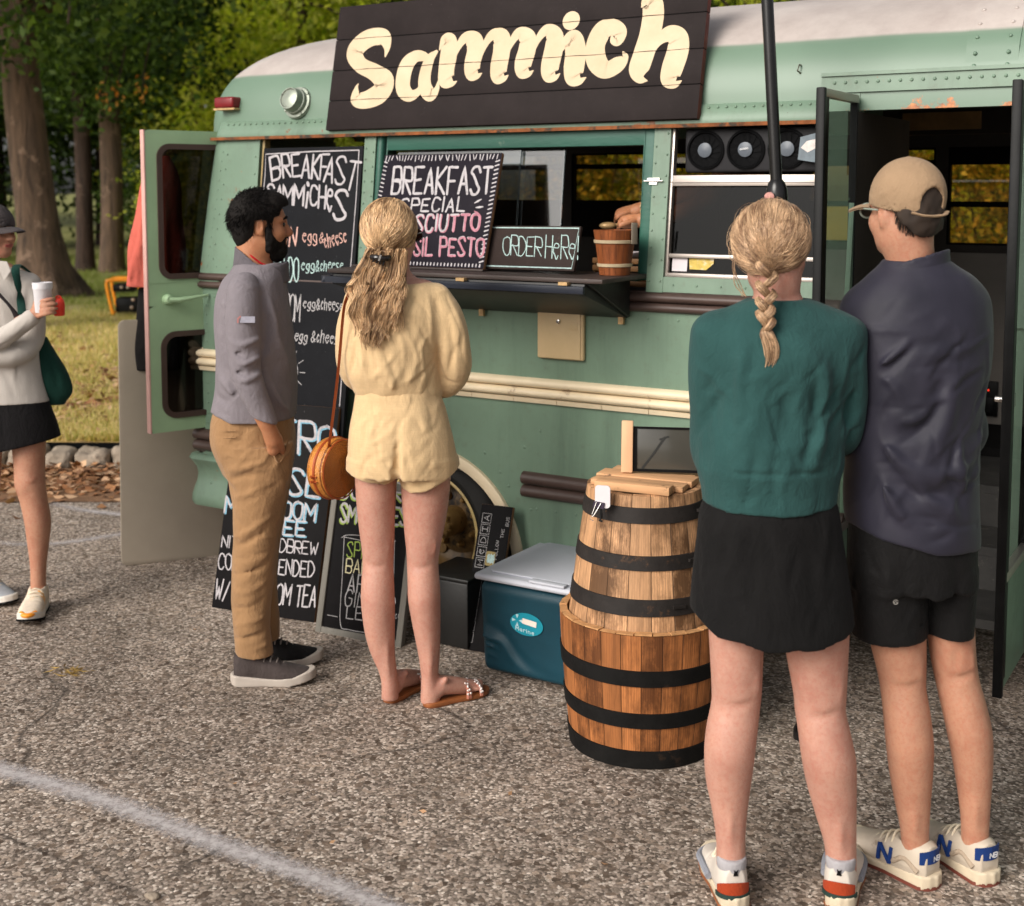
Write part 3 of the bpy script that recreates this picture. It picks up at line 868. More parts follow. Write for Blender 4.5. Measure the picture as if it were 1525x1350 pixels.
for i, (a, b) in enumerate(FW):
    mb = MB()
    zb = 1.66 if a > 1 else 1.85
    for z0, z1 in ((1.475, 1.484), (zb - .013, zb + .013), (1.91, 1.92)): mb.box(a, b, FT + .005, BW - .008, z0, z1)
    if a > 1: mb.box(a, b, FT + .005, BW - .008, 1.84, 1.92)
    else: mb.box(a, b, FT + .005, BW - .008, 1.475, 1.672)
    for s in (a, b - .01): mb.box(s, s + .01, FT + .005, BW - .008, 1.48, 1.92)
    f = mb.build('far_window', BLACKM, bus)
    mb = MB(); mb.face([(a, FT + .03, 1.48), (b, FT + .03, 1.48), (b, FT + .03, 1.91), (a, FT + .03, 1.91)]); mb.build('pane', AMBER, f)
mb = MB()
P = [[(s, UC + u * (UH - .03), 1.975 + (RH - .05) * (1 - abs(u) ** 2.5) ** .4) for u in np.linspace(-.96, .96, 17)] for s in (-1.35, -.6, .2, 1.0, 2.0, S1)]
mb.grid(P); mb.box(1.0, 1.62, FT - .32, FT - .28, 1.965, 2.075)
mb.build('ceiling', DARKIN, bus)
mb = MB(); mb.box(1.09, 1.42, FT - .335, FT - .322, 1.985, 2.06); mb.build('ceiling_panel', plain('old_varnish', rgb(150, 118, 74), .5, .3, 12, 60, .2, .003), bus)
mb = MB(); mb.box(1.0, S1, FT - .012, FT - .002, .62, 1.44); mb.build('wall_lining', GREYIN, bus)
mb = MB(); mb.box(1.39, 1.47, FT - .03, FT - .012, .70, .86); mb.box(1.405, 1.455, FT - .04, FT - .03, .715, .785)
pw = mb.build('power_outlet', BLACK, bus, bevel=.004)
mb = MB(); mb.ball((1.43, FT - .034, .82), .0045)
led = NT('red_led'); led.set(Emission__Strength=1.0); led.b.inputs['Emission Color'].default_value = (1, .05, .02, 1); led.col(led.ramp(led.noise(5), [(0, (.8, .02, .01)), (1, (.8, .02, .01))]))
mb.build('indicator_light', led.m, pw)
mb = MB(); mb.box(1.2, 1.7, 1.30, FT - .02, .62, .665); mb.box(1.2, 1.7, 1.28, 1.30, .30, .60)
mb.build('ledge', BLACKM, bus)
mb = MB(); mb.box(DOOR0 - .05, 1.62, .752, .762, .455, .598); mb.build('step_riser', plain('scuffed_riser', rgb(150, 140, 126), .7, .3, 20, 60, .3, .004, dirt=(rgb(30, 26, 24), 14, .47)), bus)
mb = MB(); mb.box(DOOR0 - .03, DOOR0 + .005, .04, .7, .30, 1.98); mb.box(DOOR1 - .005, DOOR1 + .03, .08, .7, .30, 1.98); mb.box(DOOR1 + .035, S1, .06, .10, .62, 1.98)
mb.build('door_jamb', DARKIN, bus)
# serving hatch: dark green wooden frame, sliding glass, folded-down shelf on a sloping board
mb = MB()
wallbox(mb, -.650, -.598, 1.40, 1.945, -.006, .06); wallbox(mb, .560, .598, 1.40, 1.945, -.006, .06)
wallbox(mb, -.598, .560, 1.885, 1.945, -.006, .06); wallbox(mb, -.598, .560, 1.395, 1.42, -.004, .06)
mb.build('hatch_frame', DGREEN, bus, bevel=.004)
mb = MB()
for a, b, d in ((-.59, .02, .03), (-.12, .205, .045)):
    mb.face([(a, lean(1.42) + d, 1.42), (b, lean(1.42) + d, 1.42), (b, lean(1.885) + d, 1.885), (a, lean(1.885) + d, 1.885)])
    wallbox(mb, b - .004, b + .001, 1.42, 1.885, d - .003, d + .004)
mb.build('sliding_glass', glassmat('hazy_glass', (.52, .56, .56), .35, .08, .42), bus)
WOODD = plain('stained_wood', rgb(56, 46, 42), .55, .35, 10, 50, .4, .004, dirt=(rgb(120, 100, 78), 18, .66), stretch=(.12, 1, 1))
mb = MB()
mb.box(-.585, .60, -.345, .02, 1.408, 1.424); mb.box(-.585, .03, -.20, .0, 1.4245, 1.4325)
sh = mb.build('serving_shelf', WOODD, bus, bevel=.003)
mb = MB()
mb.box(-.60, .535, -.362, -.347, 1.372, 1.398); mb.box(-.60, -.585, -.362, 0, 1.372, 1.398)
mb.build('shelf_edge', plain('blue_black_edge', rgb(40, 44, 54), .35, .2, 10, 60, .2, .002), sh, bevel=.002)
mb = MB()
mb.extrude([(-.34, 1.405), (-.345, 1.368), (-.012, 1.262), (-.012, 1.30)], -.56, .53, 'yzx')
mb.extrude([(-.335, 1.405), (-.02, 1.268), (-.02, 1.405)], .53, .545, 'yzx'); mb.extrude([(-.335, 1.405), (-.02, 1.268), (-.02, 1.405)], -.575, -.56, 'yzx')
mb.build('shelf_brace', plain('black_board', (.018, .017, .016), .5, .3, 8, 60, .3, .003, dirt=(rgb(70, 60, 50), 12, .66)), sh, bevel=.002)
HG = plain('worn_brass', rgb(190, 156, 110), .4, .3, 40, 90, .2, .002, metal=.3)
for s in (.02, .44): mb = MB(); mb.box(s, s + .035, -.364, -.33, 1.400, 1.411); mb.build('hinge', HG, sh)
for s in (-.1, .2, .5): mb = MB(); mb.box(s, s + .02, -.025, -.012, 1.24, 1.268); mb.build('hinge', HG, sh)
mb = MB()
wallbox(mb, .585, .632, 1.757, 1.767, -.020, -.006); wallbox(mb, .592, .622, 1.744, 1.752, -.018, -.010)
mb.tube([(.572, lean(1.76) - .02, 1.756), (.645, lean(1.76) - .02, 1.756)], .003)
mb.build('latch', plain('chrome', rgb(210, 205, 200), .2, .1, 40, 90, .1, .001, metal=.9), bus)
# window with the fan unit: aluminium rails and dark glass
mb = MB()
wallbox(mb, .666, 1.213, 1.738, 1.776, .002, .03); wallbox(mb, .666, 1.213, 1.750, 1.754, -.003, .01)
wallbox(mb, .666, 1.213, 1.484, 1.498, .004, .03); wallbox(mb, .666, 1.213, 1.416, 1.430, -.002, .03)
wallbox(mb, .664, .675, 1.416, 1.955, .0, .03)
mb.build('window_rail', ALU, bus, bevel=.0015)
mb = MB()
mb.face([(.675, lean(1.43) + .022, 1.43), (1.213, lean(1.43) + .022, 1.43), (1.213, lean(1.74) + .022, 1.74), (.675, lean(1.74) + .022, 1.74)])
mb.build('window_pane', SMOKE, bus)
mb = MB(); wallbox(mb, -1.275, -1.262, 1.40, 1.955, -.004, .03); mb.build('window_channel', plain('worn_channel', rgb(150, 128, 84), .5, .3, 30, 90, .2, .002), bus)
# small papers in the window
mb = MB(); mb.face([(.684, lean(1.43) + .018, 1.436), (.742, lean(1.43) + .018, 1.436), (.742, lean(1.48) + .018, 1.482), (.684, lean(1.48) + .018, 1.482)])
mb.build('paper_note', plain('white_paper', rgb(206, 198, 200), .8, .05), bus)
mb = MB(); mb.face([(.752, lean(1.44) + .018, 1.444), (.815, lean(1.44) + .018, 1.443), (.842, lean(1.46) + .018, 1.466), (.842, lean(1.48) + .018, 1.484), (.748, lean(1.48) + .018, 1.484)])
mb.build('yellow_label', plain('yellow_paper', rgb(196, 170, 84), .7, .2, 60, 60, .1, .001, dirt=(rgb(214, 200, 170), 24, .5)), bus)
mb = MB(); mb.face([(1.132, lean(1.82) - .002, 1.826), (1.20, lean(1.81) - .002, 1.815), (1.20, lean(1.91) - .002, 1.917), (1.137, lean(1.9) - .002, 1.902)])
pc = mb.build('picture_card', plain('slate_card', rgb(96, 108, 116), .5, .2, 30), bus)
mb = MB(); mb.face([(1.141, lean(1.86) - .004, 1.866), (1.165, lean(1.855) - .004, 1.850), (1.198, lean(1.865) - .004, 1.866), (1.198, lean(1.89) - .004, 1.896), (1.16, lean(1.89) - .004, 1.888)])
mb.build('printed_oval', plain('card_print', rgb(206, 196, 190), .5, .2, 60), pc)
# fan unit standing in the upper half of that window
fan = thing('fan_unit', 'grey box of three round black fans in the side window of the bus', 'fan unit', BUS_M)
mb = MB(); mb.box(.705, 1.20, .085, .24, 1.785, 1.94)
mb.build('housing', plain('grey_plastic', rgb(40, 39, 41), .6, .15, 10, 60, .1, .002, spec=.2), fan, bevel=.012, seg=3)
for i, s in enumerate((.786, .936, 1.086)):
    FM = Matrix.Translation((s, .083, 1.864)) @ Matrix.Rotation(math.pi / 2, 4, 'X')
    mb = MB()
    mb.lathe([(.070, -.01), (.070, .004), (.062, .008), (.058, .0005), (.02, .0005), (.0001, .0005)], 32, FM, False)
    for k in range(13):
        a = 2 * math.pi * k / 13
        q = [FM @ Vector((r * math.cos(a + d), r * math.sin(a + d), zz)) for r, d, zz in ((.024, 0, .003), (.058, .35, .003), (.058, .62, .001), (.024, .3, .001))]
        mb.face(q)
    f = mb.build('fan', plain('fan_black', (.0035, .0035, .004), .8, .2, spec=.1), fan, normals=False)
    mb = MB(); mb.lathe([(.026, .002), (.026, .009), (.018, .012), (.0001, .013)], 24, FM, False)
    hb = mb.build('fan_hub', plain('fan_hub_grey', rgb(92, 98, 106), .4, .1), f)
    if i == 1:
        ik = Ink(.0165)
        for P in letters('ooooo', np.array([-.016, -.002]), np.array([.032, .004]), np.array([0, .008]), random.Random(3), .02): ik.stroke(P, .0016)
        ik.build('badge_print', plain('white_print', rgb(214, 214, 214), .6, .05), hb, FM)
# square cream hatch, round lamp and red marker lamp
mb = MB(); mb.box(.158, .356, -.022, .001, 1.093, 1.272); hp = mb.build('fuel_hatch', plain('cream_plastic', rgb(202, 176, 134), .45, .07, 10, 90, .1, .001, dirt=(rgb(150, 118, 80), 30, .7)), bus, bevel=.009, seg=3)
mb = MB(); mb.box(.164, .345, -.026, -.021, 1.098, 1.267); mb.box(.30, .335, -.0275, -.0255, 1.205, 1.235)
mb.build('hatch_door', MATS['cream_plastic'], hp, bevel=.004)
mb = MB(); mb.lathe([(.008, 0), (.008, .006), (.003, .007), (.003, .002), (.0001, .002)], 12, Matrix.Translation((.255, -.026, 1.236)) @ Matrix.Rotation(math.pi / 2, 4, 'X'), False); mb.build('lock', MATS['chrome'], hp)
LM = Matrix.Translation((-1.085, .082, 2.095)) @ Matrix.Rotation(math.pi / 2 - .28, 4, 'X')
mb = MB(); mb.lathe([(.072, 0), (.068, .012), (.058, .014), (.056, .03), (.052, .032), (.050, .055), (.047, .066), (.044, .066), (.040, .061), (.030, .064), (.0001, .066)], 32, LM, False)
for k in range(4): mb.lathe([(.006, .012), (.005, .018), (.0001, .019)], 8, LM @ Matrix.Translation((.064 * math.cos(k * 1.57 + .6), .064 * math.sin(k * 1.57 + .6), 0)), False)
mb.build('round_lamp', plain('dull_zinc', rgb(140, 146, 134), .4, .2, 20, 60, .2, .002, metal=.5, dirt=(rgb(60, 62, 54), 20, .6)), bus)
mb = MB(); mb.box(-1.545, -1.43, .045, .12, 2.085, 2.135); ml = mb.build('marker_lamp', plain('red_lens', rgb(120, 30, 34), .25, .2, 20, 80, .2, .002), bus, bevel=.012, seg=3)
mb = MB(); mb.box(-1.55, -1.425, .05, .13, 2.078, 2.086); mb.build('lamp_base', MATS['worn_brass'], ml)
# rear door, swung wide open
RH_, RL_ = np.array([-1.27, 5.80, 0]), np.array([-1.585, 5.545, 0])
du = RH_ - RL_; DL = np.linalg.norm(du); du = du / DL; dw = np.array([du[1], -du[0], 0])
RM = frame(RL_, du, BZ, dw)                     # x along the door, y up, z towards the camera
dr = obj('rear_door', None, None, bus); dr.matrix_local = BUS_M.inverted() @ RM
def rrect(x0, x1, y0, y1, r, n=6):
    P = []
    for cx, cy, a0 in ((x1 - r, y1 - r, 0), (x0 + r, y1 - r, 90), (x0 + r, y0 + r, 180), (x1 - r, y0 + r, 270)):
        P += [(cx + r * math.cos(R(a0 + 90 * k / n)), cy + r * math.sin(R(a0 + 90 * k / n))) for k in range(n + 1)]
    return P
def framed_hole(mb, x0, x1, y0, y1, holes, z0, z1):
    """a slab with rounded holes, made from rings that run from each hole to its own cell of the slab"""
    ys = [y0] + [(holes[i][2] + holes[i + 1][3]) / 2 for i in range(len(holes) - 1)][::-1] + [y1]
    hs = holes[::-1]
    for i, (a, b, c, d, r) in enumerate(hs):
        inner = rrect(a, b, c, d, r); outer = []
        for (x, y) in inner:
            dx, dy = x - (a + b) / 2, y - (c + d) / 2
            cx, cy = (a + b) / 2, (c + d) / 2
            k = min(((x1 if dx > 0 else x0) - cx) / dx if abs(dx) > 1e-6 else 1e9, ((ys[i + 1] if dy > 0 else ys[i]) - cy) / dy if abs(dy) > 1e-6 else 1e9)
            outer.append((cx + dx * k, cy + dy * k))
        for z, fl in ((z1, False), (z0, True)): mb.grid([[(*p, z) for p in inner], [(*p, z) for p in outer]], close_v=True, flip=fl)
        mb.grid([[(*p, z1) for p in inner], [(*p, z0) for p in inner]], close_v=True)
    for P, Q in (((x0, y0), (x1, y0)), ((x1, y0), (x1, y1)), ((x1, y1), (x0, y1)), ((x0, y1), (x0, y0))):
        mb.face([(*P, z0), (*Q, z0), (*Q, z1), (*P, z1)])
DH = [(.062, .38, 1.345, 1.915, .05), (.062, .38, .725, 1.09, .06)]
mb = MB(); framed_hole(mb, 0, DL, .655, 1.985, DH, -.035, 0.0)
mb.box(.0, DL, 1.318, 1.322, -.001, .0015)
LGREEN = plain('pale_green_paint', (.33, .47, .28), .4, .1, 4, 60, .08, .003, dirt=(rgb(120, 92, 64), 5, .70))
mb.build('door_leaf', LGREEN, dr, angle=30)
for a, b, c, d, r in DH:
    mb = MB()
    o_, i_ = rrect(a - .012, b + .012, c - .012, d + .012, r + .01), rrect(a + .012, b - .012, c + .012, d - .012, r - .012)
    mb.grid([[(*p, .0) for p in o_], [(*p, .008) for p in o_], [(*p, .008) for p in i_], [(*p, -.02) for p in i_]], close_v=True)
    g = mb.build('door_window', BROWN, dr, angle=40)
    mb = MB(); mb.face([(*p, -.012) for p in rrect(a + .008, b - .008, c + .008, d - .008, r - .01)])
    mb.build('pane', glassmat('rear_glass', (.05, .04, .035), .06, .05, .25) if c > 1 else bpy.data.materials['rear_glass'], g)
mb = MB(); mb.lathe([(.024, 0), (.022, .02), (.016, .035), (.0001, .037)], 14, Matrix.Translation((.085, 1.245, 0)), False)
mb.tube([(.085, 1.245, .03), (.12, 1.243, .045), (.26, 1.258, .042)], [.012, .011, .006], 8)
mb.build('handle', LGREEN, dr)
mb = MB(); mb.box(-.006, .0, .655, 1.985, -.035, .001); mb.build('edge_seal', plain('pink_seal', rgb(204, 160, 150), .7, .1), dr)
# folding entrance door: two glazed leaves swung outwards
def leaf(name, s, L, z0, z1, glass_low, flip=False):
    d = obj(name, None, None, bus)
    d.matrix_local = frame((s, .05, 0), (0, -1, 0), (0, 0, 1), (-1, 0, 0))      # x outwards from the wall, y up
    mb = MB()
    fr = .028
    mb.box(L - .010, L + .012, z0, z1, -.014, .014)
    mb.build('edge_rubber', BLACK, d, bevel=.004)
    mb = MB()
    mb.box(0, L - .010, z1 - fr, z1 - .002, -.012, .012); mb.build('leaf_frame', ALU, d, bevel=.002)
    mb = MB(); mb.box(0, L - .012, glass_low - fr, glass_low, -.013, .013); mb.build('leaf_rail', ALU, d, bevel=.002); mb = MB(); mb.box(L - .04, L - .012, z0 + .05, z1 - fr, -.012, .012); mb.build('leaf_stile', BLACK, d); mb = MB(); mb.box(0, .02, z0 + .05, z1 - fr, -.012, .012); mb.build('leaf_stile', BLACK, d)
    mb = MB(); mb.box(0, L - .012, z0 + .02, glass_low - fr, -.01, .01); mb.build('lower_panel', GREEN, d)
    mb = MB(); mb.face([(.02, glass_low, 0), (L - .04, glass_low, 0), (L - .04, z1 - fr, 0), (.02, z1 - fr, 0)]); mb.build('pane', DOORGLASS, d)
leaf('entrance_door', DOOR0 - .008, .36, .26, 2.035, .62)
leaf('entrance_door', DOOR1 - .016, .40, .255, 2.03, .62)
mb = MB(); mb.box(DOOR1 - .035, DOOR1 - .005, -.33, -.28, 1.10, 1.14); mb.tube([(DOOR1 - .02, -.30, 1.12), (DOOR1 - .06, -.30, 1.12)], .01); mb.build('door_latch', MATS['chrome'], bus, bevel=.003)
# ------------------------------------------------------------------ chalkboards and signs
def chalkmat(name, c, wear=.45):
    t = NT(name); c = np.array(c)
    f = t.noise(260, 3, .7); g = t.noise(30, 4, .6)
    t.col(t.ramp(t.math('ADD', t.math('MULTIPLY', f, .6), t.math('MULTIPLY', g, .4)), [(.34, tuple(c * wear)), (.52, tuple(c))]))
    t.set(Roughness=.95); t.b.inputs['Specular IOR Level'].default_value = .1; return t.m
CH_W = chalkmat('white_chalk', rgb(184, 178, 180)); CH_P = chalkmat('pink_chalk', rgb(206, 164, 152)); CH_B = chalkmat('blue_chalk', rgb(126, 170, 190))
CH_G = chalkmat('green_chalk', rgb(150, 172, 84)); CH_PK = chalkmat('rose_chalk', rgb(186, 128, 140)); CH_M = chalkmat('mint_chalk', rgb(176, 200, 196)); CH_Y = chalkmat('cream_chalk', rgb(216, 206, 168))
CH_T = chalkmat('thin_chalk', rgb(176, 172, 172), .4)
def boardmat(name, c, smear=.5):
    t = NT(name); c = np.array(c)
    f = t.noise(4, 6, .7); g = t.noise(26, 6, .75)
    b = t.ramp(f, [(.3, tuple(c * .8)), (.7, tuple(c * 1.25))])
    b = t.mix(t.ramp(g, [(.58, 0.0), (.8, smear)]), b, tuple(c * 2.2 + .012))
    sp = t.ramp(t.noise(120, 2, .5), [(.76, 0.0), (.78, .55)])
    b = t.mix(sp, b, (.25, .24, .24))
    t.col(b); t.set(Roughness=.6); t.b.inputs['Specular IOR Level'].default_value = .07; t.bump(t.noise(90, 3, .6), .15, .002); return t.m
SLATE = boardmat('slate_board', (.0085, .0088, .0105)); SLATE_P = boardmat('plum_board', (.013, .0105, .0155)); SLATE_N = boardmat('warm_black_board', (.0075, .0068, .0072)); SLATE_B = boardmat('brown_board', (.034, .024, .021))
RAWEDGE = plain('raw_wood_edge', rgb(120, 84, 54), .8, .3, 30, 90, .3, .002)
GREYWOOD = plain('grey_weathered_wood', rgb(112, 108, 100), .75, .2, 12, 70, .4, .003, stretch=(1, .12, 1), dirt=(rgb(70, 64, 58), 20, .6))
class Board:
    def __init__(s, name, label, cat, O, u, v, W, H, mat, th=.018, edge=None, panel='panel', bevel=.002):
        s.u, s.v = np.array(u) / np.linalg.norm(u), np.array(v) / np.linalg.norm(v); s.w = np.cross(s.u, s.v); s.O = np.array(O, float)
        s.W, s.H = W, H
        s.root = thing(name, label, cat, frame(s.O, s.u, s.v, s.w))
        mb = MB(); mb.box(0, W, 0, H, -th, 0)
        s.panel = mb.build(panel, mat, s.root, bevel=bevel)
        if edge:
            s.panel.data.materials.append(edge)
            for p in s.panel.data.polygons:
                if p.normal.z < .9: p.material_index = 1
    def L(s, x, y):
        q = on_plane(x, y, s.O, s.w) - s.O; return np.array([q @ s.u, q @ s.v])
    def T(s, ink, txt, bl, br, tl, w, seed=1, jit=.05, fill=.72):
        o = s.L(*bl); ink.text(txt, o, s.L(*br) - o, s.L(*tl) - o, w, random.Random(seed), jit, fill)
    def S(s, ink, pts, w, smooth=True):
        P = np.array([s.L(*p) for p in pts]); ink.stroke(crom(P, 5) if smooth else P, w)

# tall breakfast menu board leaning in the first window
tv = BN * .25 + BZ * 1.9
tb = Board('menu_board', 'tall black chalkboard headed BREAKFAST SAMMICHES leaning against the bus behind the bearded man', 'menu board', busw(-1.256, -.20, 0), BE, tv, .543, 1.922, SLATE, .022, None)
k = Ink(.0008)
for seed, (txt, bl, br, tl, w) in enumerate([('B', (404, 270), (420, 265), (400, 236), .011), ('R', (421, 265), (434, 263), (418, 231), .011), ('E', (435, 264), (449, 262), (433, 231), .010), ('A', (448, 265), (462, 265), (450, 230), .010),
        ('K', (463, 266), (475, 267), (466, 230), .011), ('F', (475, 268), (489, 268), (478, 231), .009), ('A', (481, 270), (496, 273), (487, 233), .010), ('S', (497, 274), (514, 275), (501, 234), .010), ('T', (511, 281), (530, 284), (521, 239), .010)]):
    tb.T(k, txt, bl, br, tl, w, 10 + seed, .02, .82)
for seed, (txt, bl, br, tl, w) in enumerate([('S', (397, 302), (409, 303), (398, 275), .010), ('A', (409, 302), (421, 303), (411, 274), .009), ('M', (420, 303), (437, 305), (421, 274), .010), ('M', (436, 305), (453, 307), (438, 274), .011), ('C', (461, 305), (473, 306), (462, 277), .010),
        ('H', (473, 310), (485, 311), (475, 277), .010), ('e', (485, 315), (497, 316), (487, 268), .010), ('S', (494, 326), (516, 328), (499, 284), .013)]):
    tb.T(k, txt, bl, br, tl, w, 30 + seed, .02, .82)
tb.S(k, [(459, 287), (456, 309)], .012); tb.S(k, [(458.4, 273), (459.4, 276)], .016)
tb.S(k, [(395, 262), (396, 230), (465, 226), (535, 224)], .005, False); tb.S(k, [(535, 224), (531, 290), (524, 380), (515, 480), (506, 605)], .0045, False); tb.S(k, [(395, 262), (388, 330)], .004, False)
k2 = Ink(.0014)
tb.T(k2, 'BACO', (392, 366), (428, 366), (394, 338), .006, 3); tb.T(k2, 'N', (429, 366), (442, 367), (432, 337), .008, 4)
tb.T(k2, 'egg', (450, 361), (474, 361), (450, 343), .0048, 5, .06, .8); tb.T(k2, '&', (475, 361), (483, 362), (476, 346), .004, 8)
tb.T(k2, 'cheese', (483, 371), (518, 360), (481, 351), .0046, 6, .1, .8)
k3 = Ink(.0014)
tb.T(k3, 'AVOCA', (388, 418), (430, 418), (392, 385), .005, 3); tb.T(k3, 'DO', (429, 419), (445, 420), (430, 384), .006, 9, .02, .8)
tb.T(k3, 'egg', (448, 403), (470, 403), (449, 388), .0045, 5, .06, .8); tb.T(k3, '&cheese', (470, 404), (512, 403), (471, 388), .004, 7, .06, .8)
k4 = Ink(.0014)
tb.T(k4, 'MUSHR', (384, 478), (424, 478), (388, 438), .005, 3); tb.T(k4, 'OOM', (424, 478), (447, 479), (426, 437), .0055, 12, .02, .85)
tb.T(k4, 'egg', (451, 459), (471, 460), (452, 445), .0045, 5, .06, .8); tb.T(k4, '&cheese', (471, 461), (512, 464), (472, 444), .0042, 13, .08, .8)
tb.T(k4, 'egg', (438, 508), (459, 509), (440, 494), .0045, 15, .06, .8); tb.T(k4, '&cheese', (463, 509), (512, 513), (465, 492), .0042, 14, .08, .8)
cc = tb.L(428, 553)
k4.stroke([(cc[0] + .058 * math.cos(a), cc[1] + .062 * math.sin(a)) for a in np.linspace(0, 6.3, 40)], .003)
k4.stroke([(cc[0] + .036 + .009 * math.cos(a), cc[1] + .015 + .011 * math.sin(a)) for a in np.linspace(0, 6.3, 14)], .0025)
for a in np.linspace(-2.2, 2.2, 9): k4.stroke([(cc[0] + r * math.cos(a), cc[1] + r * math.sin(a)) for r in (.07, .098)], .003)
k.build('heading', CH_W, tb.root); k2.build('pink_lettering', CH_P, tb.root); k3.build('mint_lettering', CH_M, tb.root); k4.build('lettering', CH_T, tb.root)

# board below it
nb_bl, nb_br = gnd(315, 905), gnd(468, 928)
nu = (nb_br - nb_bl) / np.linalg.norm(nb_br - nb_bl); ninn = np.array([-nu[1], nu[0], 0])
nb = Board('menu_board', 'black chalkboard with blue shaded coffee lettering on the asphalt behind the khaki trousers', 'menu board', nb_bl, nu, BZ * math.cos(R(14.6)) + ninn * math.sin(R(14.6)), np.linalg.norm(nb_br - nb_bl), .862, SLATE_N, .018, RAWEDGE)
rows_ = [('NITRO', (372, 668), (501, 683), (374, 621), .0105), ('HOUSE', (348, 727), (478, 741), (353, 690), .0105), ('MUSHROOM', (332, 763), (471, 777), (335, 738), .0075), ('COFFEE', (348, 791), (456, 799), (350, 770), .007)]
sh, wt = Ink(.0008), Ink(.0014)
for i, (t_, bl, br, tl, w) in enumerate(rows_):
    o = np.array([1.6, 1.6])
    nb.T(sh, t_, tuple(np.array(bl) + o), tuple(np.array(br) + o), tuple(np.array(tl) + o), w * 1.25, 40 + i, .03, .76)
    nb.T(wt, t_, bl, br, tl, w, 40 + i, .03, .76)
for i, (t_, bl, br, tl, w) in enumerate([('NITRO COLDBREW', (329, 815), (474, 827), (331, 797), .0052), ('COFFEE BLENDED', (324, 847), (468, 860), (326, 825), .0058), ('W/ MUSHROOM TEA', (318, 894), (470, 905), (322, 864), .0066)]):
    nb.T(wt, t_, bl, br, tl, w, 60 + i, .05, .78)
sh.build('blue_shading', CH_B, nb.root); wt.build('lettering', CH_W, nb.root)

# framed smoothie board
sb_bl, sb_br = gnd(472, 940), gnd(597, 964)
su = (sb_br - sb_bl) / np.linalg.norm(sb_br - sb_bl); sinn = np.array([-su[1], su[0], 0])
sb = Board('menu_board', 'grey framed smoothie chalkboard with a drawn glass behind the legs of the yellow woman', 'menu board', sb_bl, su, BZ * math.cos(R(13.5)) + sinn * math.sin(R(13.5)), np.linalg.norm(sb_br - sb_bl), .60, SLATE_N, .012)
mb = MB(); W, H, f = sb.W, sb.H, .022
mb.box(-.004, f, -.004, H + .004, -.022, .008); mb.box(W - f, W + .004, -.004, H + .004, -.022, .008); mb.box(f, W - f, -.004, f, -.022, .007); mb.box(f, W - f, H - f, H + .004, -.022, .007)
mb.build('frame', GREYWOOD, sb.root, bevel=.002)
a1, a2, a3, a4 = Ink(.0008), Ink(.0013), Ink(.0013), Ink(.0013)
for t_, bl, br, tl, w in (('SUPER', (502, 741), (600, 748), (503, 716), .008), ('SMOOTHIES', (506, 777), (607, 783), (508, 752), .0085)):
    o = np.array([-1.4, 1.6])
    gi = Ink(.0008); sb.T(gi, t_, tuple(np.array(bl) + o), tuple(np.array(br) + o), tuple(np.array(tl) + o), w * 1.3, 70, .06, .78); gi.build('green_shading', CH_G, sb.root); sb.T(a2, t_, bl, br, tl, w, 70, .06, .78)
sb.T(a1, 'SPINACH', (515, 829), (584, 838), (517, 807), .0045, 71); sb.T(a4, 'BANANA', (513, 852), (586, 861), (515, 831), .0045, 72); sb.T(a3, 'APPLE', (516, 880), (584, 890), (519, 854), .0055, 73, .03); sb.T(a3, 'GINGER', (511, 902), (588, 912), (514, 880), .004, 74); sb.T(a3, 'LEMON', (514, 921), (586, 930), (516, 903), .0045, 75)
sb.S(a3, [(513, 800), (510, 860), (507, 928), (520, 938), (560, 944), (580, 942), (586, 870), (588, 806)], .0028); sb.S(a3, [(509, 801), (520, 797), (560, 800), (590, 806), (560, 809), (513, 800)], .0025)
sb.S(a3, [(488, 916), (503, 919)], .002); sb.T(a3, 'co', (587, 921), (598, 922), (588, 910), .002, 3)
a1.build('green_lettering', CH_G, sb.root); a2.build('heading', CH_W, sb.root); a3.build('lettering', CH_T, sb.root); a4.build('cream_lettering', CH_Y, sb.root)

# social media board by the wheel
mb_bl, mb_br = gnd(684, 966), gnd(712, 971)
mu = (mb_br - mb_bl) / np.linalg.norm(mb_br - mb_bl); minn = np.array([-mu[1], mu[0], 0])
so = Board('sign_board', 'narrow black board spelling SOCIAL MEDIA in chalk boxes between the wheel and the cooler', 'sign board', mb_bl, mu, BZ * math.cos(R(20)) + minn * math.sin(R(20)), .135, .548, SLATE_N, .018, RAWEDGE)
i1, i2, i3, i4 = Ink(.0009), Ink(.0009), Ink(.0013), Ink(.0018)
word = 'SOCIAL MEDIA'; yy = .03
for j, c in enumerate(word):
    if c == ' ': yy += .022; continue
    x0, x1, y0, y1 = .012, .050, yy, yy + .036
    i1.stroke([(x0, y0), (x1, y0), (x1, y1), (x0, y1), (x0, y0)], .0022)
    ch = 'I2' if c == 'I' else ('e' if c == 'E' else c)
    for st in GL[ch].split(';'):
        P = np.array([[gch(p[0]) / 4, gch(p[1]) / (6 if ch != 'e' else 4.5)] for p in st.lstrip('~').split()])
        if st[0] == '~': P = crom(P, 4)
        i1.stroke(np.stack([x1 - .008 - P[:, 1] * .022, y0 + .009 + P[:, 0] * .019], 1), .0028)
    yy += .0425
def vtext(ink, t_, x, y, h, adv, w):
    for c in t_:
        if c != ' ':
            for st in GL[c].split(';'):
                P = np.array([[gch(p[0]) / 4, gch(p[1]) / 6] for p in st.lstrip('~').split()])
                if st[0] == '~': P = crom(P, 4)
                ink.stroke(np.stack([x - P[:, 1] * h, y + P[:, 0] * adv * .66], 1), w)
        y += adv
vtext(i2, 'FOLLOW', .098, .345, .012, .0125, .0018); vtext(i2, 'THE', .113, .428, .012, .0125, .0018); vtext(i2, 'BUS', .127, .474, .012, .0125, .0018)
i3.poly(rrect(.052, .092, .318, .372, .007, 4))
